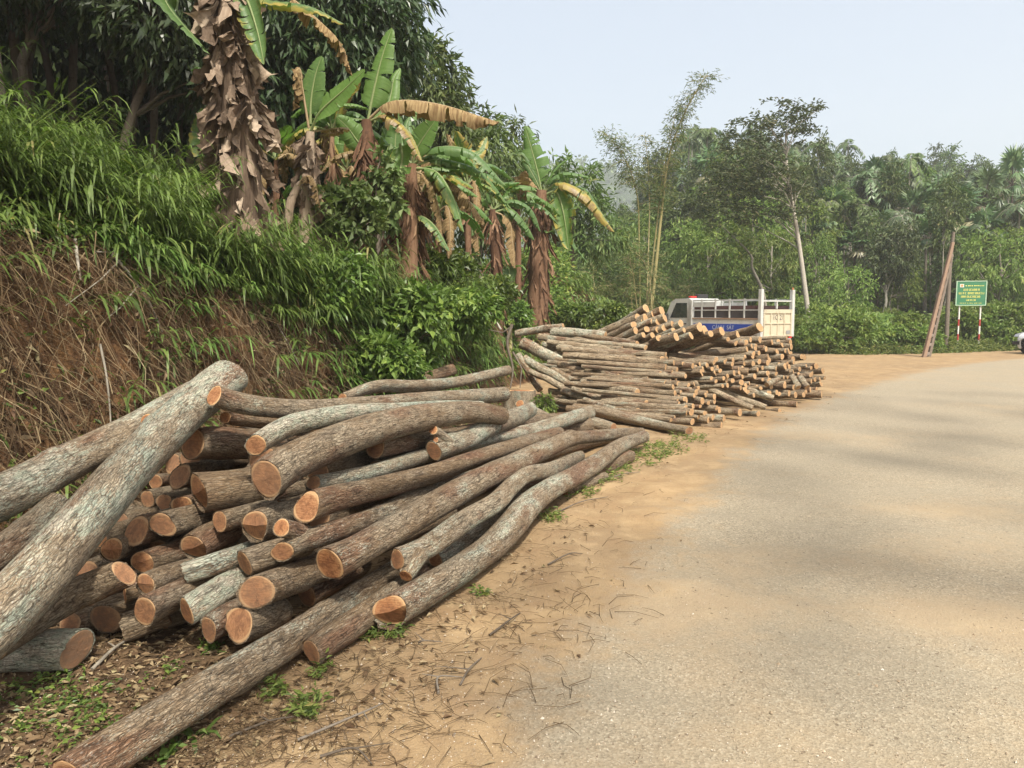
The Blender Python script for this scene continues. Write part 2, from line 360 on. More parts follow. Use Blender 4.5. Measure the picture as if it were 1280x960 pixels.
def banana_mat(name, dead):
    b = NB(name); r = b.attr('rnd').outputs['Fac']; v = b.attr('bk').outputs['Vector']  # bk = (across -1..1, along 0..1, seed)
    dry = b.attr('dry', True).outputs['Fac']; oi = b.n('ObjectInfo').outputs['Random']
    sx = b.n('SeparateXYZ'); b.set(sx.inputs[0], v)
    ac = b.math('ABSOLUTE', sx.outputs[0])
    n = b.noise(b.vmath('MULTIPLY', v, (2.5, 9, 5)), 1., 5, .6); n2 = b.noise(b.vmath('MULTIPLY', v, (1.2, 60, 5)), 1., 3)
    g = b.mix(b.map(n2, .35, .65, 0, .5), (.115, .205, .05), (.175, .29, .085))
    g = b.mix(b.map(oi, 0., 1., 0, .55), g, (.095, .165, .075))
    g = b.mix(b.map(n, .5, .75, 0, .35), g, (.24, .32, .11))
    brn = b.mix(b.map(n2, .3, .7), (.17, .105, .05), (.34, .25, .125))
    yel = (.42, .33, .08)
    k = b.math('ADD', b.math('ADD', b.math('MULTIPLY', ac, .35), b.math('MULTIPLY', b.math('SUBTRACT', n, .5), .7)), b.math('MULTIPLY', dry, 1.3))
    c = b.mix(b.map(k, .62, .85), g, yel); c = b.mix(b.map(k, .80, 1.0), c, brn)
    c = b.mix(b.map(ac, .0, .09, 1, 0), c, b.mix(b.map(dry, .4, .8), (.30, .36, .16), (.36, .27, .16)))
    h = b.math('ADD', n2, n)
    p = b.n('BsdfPrincipled'); b.set(p.inputs['Base Color'], c); p.inputs['Roughness'].default_value = .42 if not dead else .85
    b.set(p.inputs['Normal'], b.bump(h, .4, .01)); p.inputs['Specular IOR Level'].default_value = .4 if not dead else .15
    tr = b.n('BsdfTranslucent'); b.set(tr.inputs['Color'], b.mix(1., c, (1.15, 1.4, .6), 'MULTIPLY'))
    mx = b.n('MixShader'); mx.inputs[0].default_value = .33 if not dead else .12; b.set(mx.inputs[1], p.outputs[0]); b.set(mx.inputs[2], tr.outputs[0])
    return b.done(mx.outputs[0])
MBAN = banana_mat('banana_leaf', False); MBAND = banana_mat('banana_leaf_dry', True)

def dead_mat(name, cols):
    b = NB(name); v = b.n('TexCoord').outputs['Object']; r = b.attr('rnd').outputs['Fac']; oi = b.n('ObjectInfo').outputs['Random']
    n = b.noise(b.vmath('MULTIPLY', v, (42, 42, 4)), 1., 4, .7); n2 = b.noise(v, 14., 4)
    f = b.math('ADD', b.math('MULTIPLY', n, .7), b.math('ADD', b.math('MULTIPLY', oi, .6), -.15), clamp=True)
    c = b.ramp(f, cols); c = b.mix(b.map(n2, .55, .7, 0, .5), c, tuple(x * .5 for x in cols[0][1]))
    return b.done(b.pr(c, .9, b.bump(n, .5, .008), Specular_IOR_Level=.15))
MDEAD = dead_mat('dead_banana_sheath', [(.1, (.075, .052, .036)), (.5, (.23, .17, .12)), (.9, (.42, .34, .25))])
MDEADR = dead_mat('red_banana_sheath', [(.1, (.05, .028, .018)), (.5, (.16, .088, .052)), (.9, (.32, .21, .13))])
MTRUNK = dead_mat('pale_trunk', [(0, (.20, .17, .13)), (.5, (.34, .31, .25)), (1, (.50, .46, .39))])
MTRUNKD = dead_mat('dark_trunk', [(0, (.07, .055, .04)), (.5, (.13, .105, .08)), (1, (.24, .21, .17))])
MCULM = dead_mat('bamboo_culm', [(0, (.22, .20, .08)), (.5, (.34, .30, .14)), (1, (.46, .40, .22))])

def ground_nodes(b, P):
    """orange sand with grit, straw bits and damp tints; P = world position"""
    n1 = b.noise(P, .55, 5, .6); n2 = b.noise(P, 3.1, 5, .65); n3 = b.noise(P, 26, 4, .7); n4 = b.noise(P, 130, 3, .7)
    c = b.mix(b.map(n1, .35, .65), (.335, .232, .122), (.265, .187, .105))
    c = b.mix(b.map(n2, .42, .7, 0, .75), c, (.255, .165, .088))
    c = b.mix(b.map(n2, .50, .30, 0, .6), c, (.42, .30, .165))
    c = b.mix(b.map(n3, .5, .75, 0, .5), c, (.20, .135, .08))
    c = b.mix(b.map(n4, .62, .75, 0, .5), c, (.58, .47, .33))
    return c, n2, n3, n4
def ground_mat():
    b = NB('ground'); P = b.n('NewGeometry').outputs['Position']
    c, n2, n3, n4 = ground_nodes(b, P)
    z = b.attr('zone'); sep = b.n('SeparateColor'); b.set(sep.inputs[0], z.outputs['Color'])
    bank, humus, bgz = sep.outputs
    clod = b.voro(P, 9., 'F1'); nb = b.noise(P, 5, 6, .7)
    soil = b.ramp(nb, [(.25, (.05, .03, .018)), (.5, (.12, .066, .034)), (.66, (.20, .11, .048)), (.82, (.33, .175, .07))])
    hum = b.ramp(b.noise(P, 7, 6, .75), [(.3, (.04, .028, .018)), (.5, (.10, .065, .038)), (.7, (.21, .135, .072))])
    gr = b.ramp(b.noise(P, 1.6, 6, .75), [(.3, (.035, .045, .02)), (.55, (.06, .085, .03)), (.75, (.11, .13, .05))])
    nz = b.math('MULTIPLY', b.math('SUBTRACT', n3, .5), .6)
    c = b.mix(b.map(b.math('ADD', humus, nz), .3, .7), c, hum)
    c = b.mix(b.map(b.math('ADD', bank, nz), .35, .65), c, soil)
    c = b.mix(b.map(b.math('ADD', bgz, nz), .35, .65), c, gr)
    h = b.math('ADD', b.math('MULTIPLY', n3, .8), b.math('ADD', b.math('MULTIPLY', n2, 1.2), b.math('MULTIPLY', n4, .25)))
    hb = b.math('MULTIPLY', b.math('MULTIPLY', nb, 5.), bank)
    return b.done(b.pr(c, .95, b.bump(b.math('ADD', h, hb), .8, .02), Specular_IOR_Level=.15))
def road_mat():
    b = NB('road'); P = b.n('NewGeometry').outputs['Position']
    c, n2, n3, n4 = ground_nodes(b, P)
    c = b.mix(.6, c, (.385, .31, .205))
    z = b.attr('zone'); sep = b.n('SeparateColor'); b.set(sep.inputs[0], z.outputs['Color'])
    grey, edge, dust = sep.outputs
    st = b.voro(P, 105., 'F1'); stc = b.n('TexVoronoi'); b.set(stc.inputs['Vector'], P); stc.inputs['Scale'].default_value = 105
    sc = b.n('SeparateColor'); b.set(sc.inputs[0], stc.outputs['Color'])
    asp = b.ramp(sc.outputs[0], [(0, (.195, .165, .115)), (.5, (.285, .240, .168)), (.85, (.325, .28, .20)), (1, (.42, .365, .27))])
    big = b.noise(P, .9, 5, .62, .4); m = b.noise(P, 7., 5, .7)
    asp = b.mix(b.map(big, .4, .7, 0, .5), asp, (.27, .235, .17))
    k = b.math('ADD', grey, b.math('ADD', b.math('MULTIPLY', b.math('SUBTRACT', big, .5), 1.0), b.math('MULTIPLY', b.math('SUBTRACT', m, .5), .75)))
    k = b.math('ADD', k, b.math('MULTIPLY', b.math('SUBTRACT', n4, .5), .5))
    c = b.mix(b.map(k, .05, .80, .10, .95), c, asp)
    c = b.mix(b.map(b.noise(P, 2.2, 6, .75), .58, .74, 0, .35), c, (.17, .135, .095)); c = b.mix(b.map(b.noise(P, 17., 5, .8), .56, .70, 0, .45), c, (.43, .35, .245))
    # pale grit strewn over everything
    g = b.n('TexVoronoi'); b.set(g.inputs['Vector'], P); g.inputs['Scale'].default_value = 85
    gs = b.n('SeparateColor'); b.set(gs.inputs[0], g.outputs['Color'])
    grit = b.math('MULTIPLY', b.map(gs.outputs[1], .86, .9), b.map(g.outputs['Distance'], .34, .22))
    c = b.mix(b.math('MULTIPLY', grit, .5), c, b.mix(gs.outputs[0], (.55, .44, .31), (.36, .28, .2)))
    dk = b.n('TexVoronoi'); b.set(dk.inputs['Vector'], P); dk.inputs['Scale'].default_value = 30
    ds = b.n('SeparateColor'); b.set(ds.inputs[0], dk.outputs['Color'])
    c = b.mix(b.math('MULTIPLY', b.math('MULTIPLY', b.map(ds.outputs[1], .93, .95), b.map(dk.outputs['Distance'], .3, .2)), .6), c, (.10, .07, .045))
    gc, *_ = ground_nodes(b, P)
    c = b.mix(b.map(b.math('ADD', edge, b.math('ADD', b.math('MULTIPLY', b.math('SUBTRACT', n2, .5), .9), b.math('ADD', b.math('MULTIPLY', b.math('SUBTRACT', big, .5), .8), b.math('MULTIPLY', b.math('SUBTRACT', m, .5), .7)))), .2, .8), gc, c)
    h = b.math('ADD', b.math('MULTIPLY', n3, .6), b.math('ADD', b.math('MULTIPLY', st, .35), b.math('MULTIPLY', grit, .8)))
    return b.done(b.pr(c, .92, b.bump(h, .7, .010), Specular_IOR_Level=.2))
MGROUND = ground_mat(); MROAD = road_mat()

# ------------------------------------------------------------------ ground and road
def axis(lo, a, b, hi, st, gr):
    m = list(np.arange(a, b, st)); x, s = b, st
    while x < hi: m.append(x); s *= gr; x += s
    m.append(hi); x, s = a, st; l = []
    while x > lo: s *= gr; x -= s; l.append(x)
    return np.array(l[::-1] + m)
def grid_obj(name, X, Y, Z, zone, mat):
    ny, nx = X.shape; mb = MB()
    i = (np.arange(ny - 1)[:, None] * nx + np.arange(nx - 1)[None]).reshape(-1)
    mb.add(np.stack([X, Y, Z], -1).reshape(-1, 3), np.stack([i, i + 1, i + nx + 1, i + nx], 1))
    o = mb.build(name, mat)
    a = o.data.attributes.new('zone', 'FLOAT_COLOR', 'POINT')
    a.data.foreach_set('color', np.concatenate([zone.reshape(-1, 3), np.ones((ny * nx, 1))], 1).astype(np.float32).ravel())
    return o
ax = axis(-900, -8, 9, 900, .09, 1.07); ay = axis(-200, .8, 17, 1400, .09, 1.05)
X, Y = np.meshgrid(ax, ay); Z = G(X, Y)
RL = [(-2.6, -30), (-1.6, -8), (-1.2, 0.), (-.8, 2.2), (-.25, 3.9), (.65, 6), (2.05, 9), (4.05, 12.6), (7.2, 17.), (11, 21.5), (16, 26.), (24, 31), (38, 38), (70, 52), (140, 80)]
RW = 6.6
RP = crom(np.array([(x, y, 0) for x, y in RL]), 18)
RT = norm(np.gradient(RP, axis=0)); RN = np.stack([RT[:, 1], -RT[:, 0], RT[:, 2] * 0], 1)
RC = (RP + RN * RW / 2)[:, :2]
rd = np.full(X.shape, 1e9)
for a_, b_ in zip(RC[:-1], RC[1:]):
    d_ = b_ - a_; t_ = np.clip(((X - a_[0]) * d_[0] + (Y - a_[1]) * d_[1]) / (d_ @ d_), 0, 1)
    rd = np.minimum(rd, np.hypot(X - a_[0] - t_ * d_[0], Y - a_[1] - t_ * d_[1]))
Z = Z - .05 * (1 - sm(rd, RW / 2 - .75, RW / 2 - .25))
s_ = (foot(Y) - X) * .92
bank = sm(s_, -.05, .25) * (1 - sm(s_, 1.6, 2.6)) + .6 * sm(s_, 1.2, 2.4) * sm(Y, 14, 18)
humus = np.clip(sm(s_, 1.0, 2.0) + (1 - sm(Y, 14, 17)) * sm(s_, -2.2 + 0 * Y, -1.0) * .62 + .9*np.exp(-((X + 1.9) ** 2 + (Y - 3.0) ** 2) / 1.1), 0, 1)
yb = np.interp(X, [-50, 4, 9, 13, 16, 22, 40, 80], [36, 34, 31.8, 29.0, 29.8, 32.6, 43, 62])
mnd = np.exp(-((X - 1.6) / 2.4) ** 2 - ((Y - 25.5) / 4) ** 2)
bank = np.maximum(bank, mnd * 1.3)
bgz = np.maximum(sm(Y - yb, -.6, .6), sm(s_, 3, 6) * sm(Y, 12, 18) * .8) * (1 - np.clip(mnd * 1.5, 0, 1))
ground = tag(grid_obj('ground', X, Y, Z, np.stack([bank, humus, bgz], -1), MGROUND), kind='structure')

u = np.concatenate([np.linspace(0, 1, 12, endpoint=False), np.linspace(1, RW - 1, 30), np.linspace(RW - .9, RW, 10)])
X = RP[:, None, 0] + RN[:, None, 0] * u; Y = RP[:, None, 1] + RN[:, None, 1] * u
grey = 0 * X  # asphalt grey, with dappled tree shade painted into it as the patches below
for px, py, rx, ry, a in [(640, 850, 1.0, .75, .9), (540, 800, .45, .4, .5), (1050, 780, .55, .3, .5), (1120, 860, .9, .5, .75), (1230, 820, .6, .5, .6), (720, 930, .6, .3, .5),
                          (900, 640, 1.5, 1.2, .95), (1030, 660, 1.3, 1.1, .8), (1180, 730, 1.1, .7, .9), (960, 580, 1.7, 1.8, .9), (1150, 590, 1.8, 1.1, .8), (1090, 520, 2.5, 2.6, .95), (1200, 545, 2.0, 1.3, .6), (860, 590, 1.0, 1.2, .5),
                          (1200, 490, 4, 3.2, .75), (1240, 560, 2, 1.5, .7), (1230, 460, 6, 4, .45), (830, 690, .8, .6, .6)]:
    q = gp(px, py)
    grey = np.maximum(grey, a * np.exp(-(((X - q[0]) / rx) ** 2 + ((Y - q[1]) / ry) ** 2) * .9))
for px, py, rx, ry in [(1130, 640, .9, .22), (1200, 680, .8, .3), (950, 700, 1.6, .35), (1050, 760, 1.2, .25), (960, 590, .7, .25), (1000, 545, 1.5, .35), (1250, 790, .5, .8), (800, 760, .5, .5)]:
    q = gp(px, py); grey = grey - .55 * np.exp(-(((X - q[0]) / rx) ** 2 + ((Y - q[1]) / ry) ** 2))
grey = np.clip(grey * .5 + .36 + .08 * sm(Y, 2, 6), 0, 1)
edge = np.minimum(sm(np.broadcast_to(u, X.shape), 0, 1.3), sm(RW - np.broadcast_to(u, X.shape), 0, .8))
u2 = np.broadcast_to(u, X.shape)
Zr = G(X, Y) + .006 - .03 * (1 - sm(u2, 0, .25)) - .03 * (1 - sm(RW - u2, 0, .25))
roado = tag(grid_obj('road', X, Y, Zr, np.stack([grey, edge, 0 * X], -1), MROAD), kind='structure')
# ------------------------------------------------------------------ logs
def log_parts(P, rad, seed, tilt0=(0, 0), tilt1=(0, 0), notch=0.0, seg=26, step=.055, flare=0, far_cut=True, rough=1.0):
    g = np.random.default_rng(seed)
    C = crom(P, 12); Rr = crom(np.stack([rad, rad, rad], 1), 12)[:, 0]
    L = np.concatenate([[0], np.cumsum(np.linalg.norm(np.diff(C, axis=0), axis=1))])
    n = max(6, int(L[-1] / step)); t = np.linspace(0, L[-1], n)
    C = np.stack([np.interp(t, L, C[:, k]) for k in range(3)], 1); Rr = np.interp(t, L, Rr)
    C = C + np.stack([np.sin(t * f + p) * a for f, p, a in ((2.1, g.uniform(0, 6), .006), (3.3, g.uniform(0, 6), .004), (2.7, g.uniform(0, 6), .004))], 1) * (Rr.mean() / .08)
    if flare: Rr = Rr * (1 + flare * np.exp(-t / .12))
    T, U, Wv = frames(C); th = np.arange(seg) * 2 * math.pi / seg
    bump = 0
    for k in range(9):
        a, q, f = g.integers(1, 5), g.uniform(0, 6.28), g.uniform(1, 9)
        bump = bump + np.sin(a * th[None] + q + np.sin(t[:, None] * f + g.uniform(0, 6)) * 1.3) * g.uniform(.3, 1)
    bump = 1 + bump * .011 * rough
    for k in range(g.integers(1, 4)):      # knots
        t0, a0 = g.uniform(.15, .95) * L[-1], g.uniform(0, 6.28)
        bump = bump + .13 * np.exp(-((t[:, None] - t0) / (.6 * Rr.mean())) ** 2 - ((np.angle(np.exp(1j * (th[None] - a0)))) / .45) ** 2)
    e2, q2, e3, q3 = g.uniform(.03, .13) * rough, g.uniform(0, 6.28), g.uniform(.0, .07) * rough, g.uniform(0, 6.28)
    bump = bump + e2 * np.cos(2 * (th[None] - q2 - t[:, None] * .3)) + e3 * np.cos(3 * (th[None] - q3 - t[:, None] * .4))
    rr = Rr[:, None] * bump
    cs, sn = np.cos(th), np.sin(th)
    off = rr[..., None] * (cs[None, :, None] * U[:, None] + sn[None, :, None] * Wv[:, None])
    V = C[:, None] + off
    ox, oy = rr * cs, rr * sn
    def shift(l, tilt): return (ox * tilt[0] + oy * tilt[1]) * np.clip(1 - l / (3 * Rr.mean()), 0, 1)[:, None]
    V = V + T[:, None] * (shift(t, tilt0) + shift(L[-1] - t, tilt1))[..., None]
    VF = V.copy(); V[0] += T[0] * g.normal(0, .0035, (seg, 1)) * rough; V[0] += norm(off[0]) * g.normal(0, .0025, (seg, 1)) * rough
    bk = np.stack([ox, oy, np.broadcast_to(t[:, None], ox.shape)], -1)
    mb = MB(); i = np.arange(n - 1)[:, None] * seg; j = np.arange(seg)[None]; j2 = (j + 1) % seg
    mb.add(V.reshape(-1, 3), np.stack([i + j, i + seg + j, i + seg + j2, i + j2], -1).reshape(-1, 4), 0, 0, bk.reshape(-1, 3))
    faces = []
    for e in (0, 1):
        k = 0 if e == 0 else n - 1; sgn = -1 if e == 0 else 1
        ring = V[k]; fring = VF[k]; c = fring.mean(0)
        # end of the bark: a rim as thick as the bark
        inn = c + (fring - c) * .925
        a = np.arange(seg); F = np.stack([a, (a + 1) % seg, seg + (a + 1) % seg, seg + a], 1)
        if e: F = F[:, ::-1]
        bkr = np.concatenate([bk[k], bk[k] * np.array((.9, .9, 1))])
        mb.add(np.concatenate([ring, inn]), F, 0, 0, bkr)
        if e == 1 and not far_cut:
            mb.add(np.vstack([inn, c]), np.stack([a, (a + 1) % seg, np.full(seg, seg)], 1), 0, 0, np.vstack([bk[k], [[0, 0, L[-1]]]])); continue
        fm = MB(); fr = [0, .2, .4, .6, .8, .93, 1.]; vv, bb = [], []
        r0 = Rr[k]; na = g.uniform(-.35, .35) + (math.pi / 2 if notch > 0 else 0)
        for q in fr:
            pt = c + (fring - c) * .935 * q
            lx, ly = ox[k] / r0 * q, oy[k] / r0 * q
            dz = .001 * np.sin(lx * 4 + seed) + .0003 * g.normal(0, 1, seg)
            if notch and e == 0:
                hgt = (pt - c)[:, 2] / r0
                dz = dz - notch * r0 * (np.maximum(0, -.02 - hgt + .35 * lx) * .9 + .10 * ((-.02 - hgt + .35 * lx) > 0)) * (1 if q < 1 else .9)
            dz = dz * (0 if q == 1 and not notch else 1)
            vv.append(pt + sgn * T[k] * (dz + (.002 if q < 1 else -.001))[:, None]); bb.append(np.stack([lx, ly, lx * 0 + e * 3.3], 1))
        vv = np.vstack(vv); bb = np.vstack(bb); FF = []
        for q in range(len(fr) - 1):
            f = np.stack([q * seg + a, q * seg + (a + 1) % seg, (q + 1) * seg + (a + 1) % seg, (q + 1) * seg + a], 1)
            FF.append(f if e else f[:, ::-1])
        fm.add(vv, np.vstack(FF), 0, 0, bb); faces.append(fm)
    return mb, faces
def make_log(name, label, P, rad, seed, lichen=.4, tone=.4, group=None, cat='log', bark=None, age=None, **kw):
    P = np.asarray(P, float); base = Vector(P[0]) - Vector((0, 0, rad[0]))
    e = empty(name, base, 0, label, cat, group)
    mb, fs = log_parts(P - np.array(base), np.asarray(rad, float), seed, **kw)
    o = mb.build('bark', bark or MBARK, e); o['lichen'] = float(lichen); o['tone'] = float(tone)
    for f in fs: f.build('cut_end', MWOOD, e, smooth=False)['age'] = float(age if age is not None else rng.uniform(.1, .65))
    return e
def stub(e, P0, P1, r0, r1, seed, lichen=.4, tone=.4):
    """sawn-off branch: a part with its own cut end"""
    b = np.array(e.location); P0, P1 = np.asarray(P0) - b, np.asarray(P1) - b
    mb, fs = log_parts(np.array([P0, P1]), np.array([r0, r1]), seed, seg=18, step=.03, rough=.6)
    o = mb.build('branch_stub', MBARK, e); o['lichen'] = float(lichen); o['tone'] = float(tone)
    fs[0].build('cut_end', MWOOD, o)

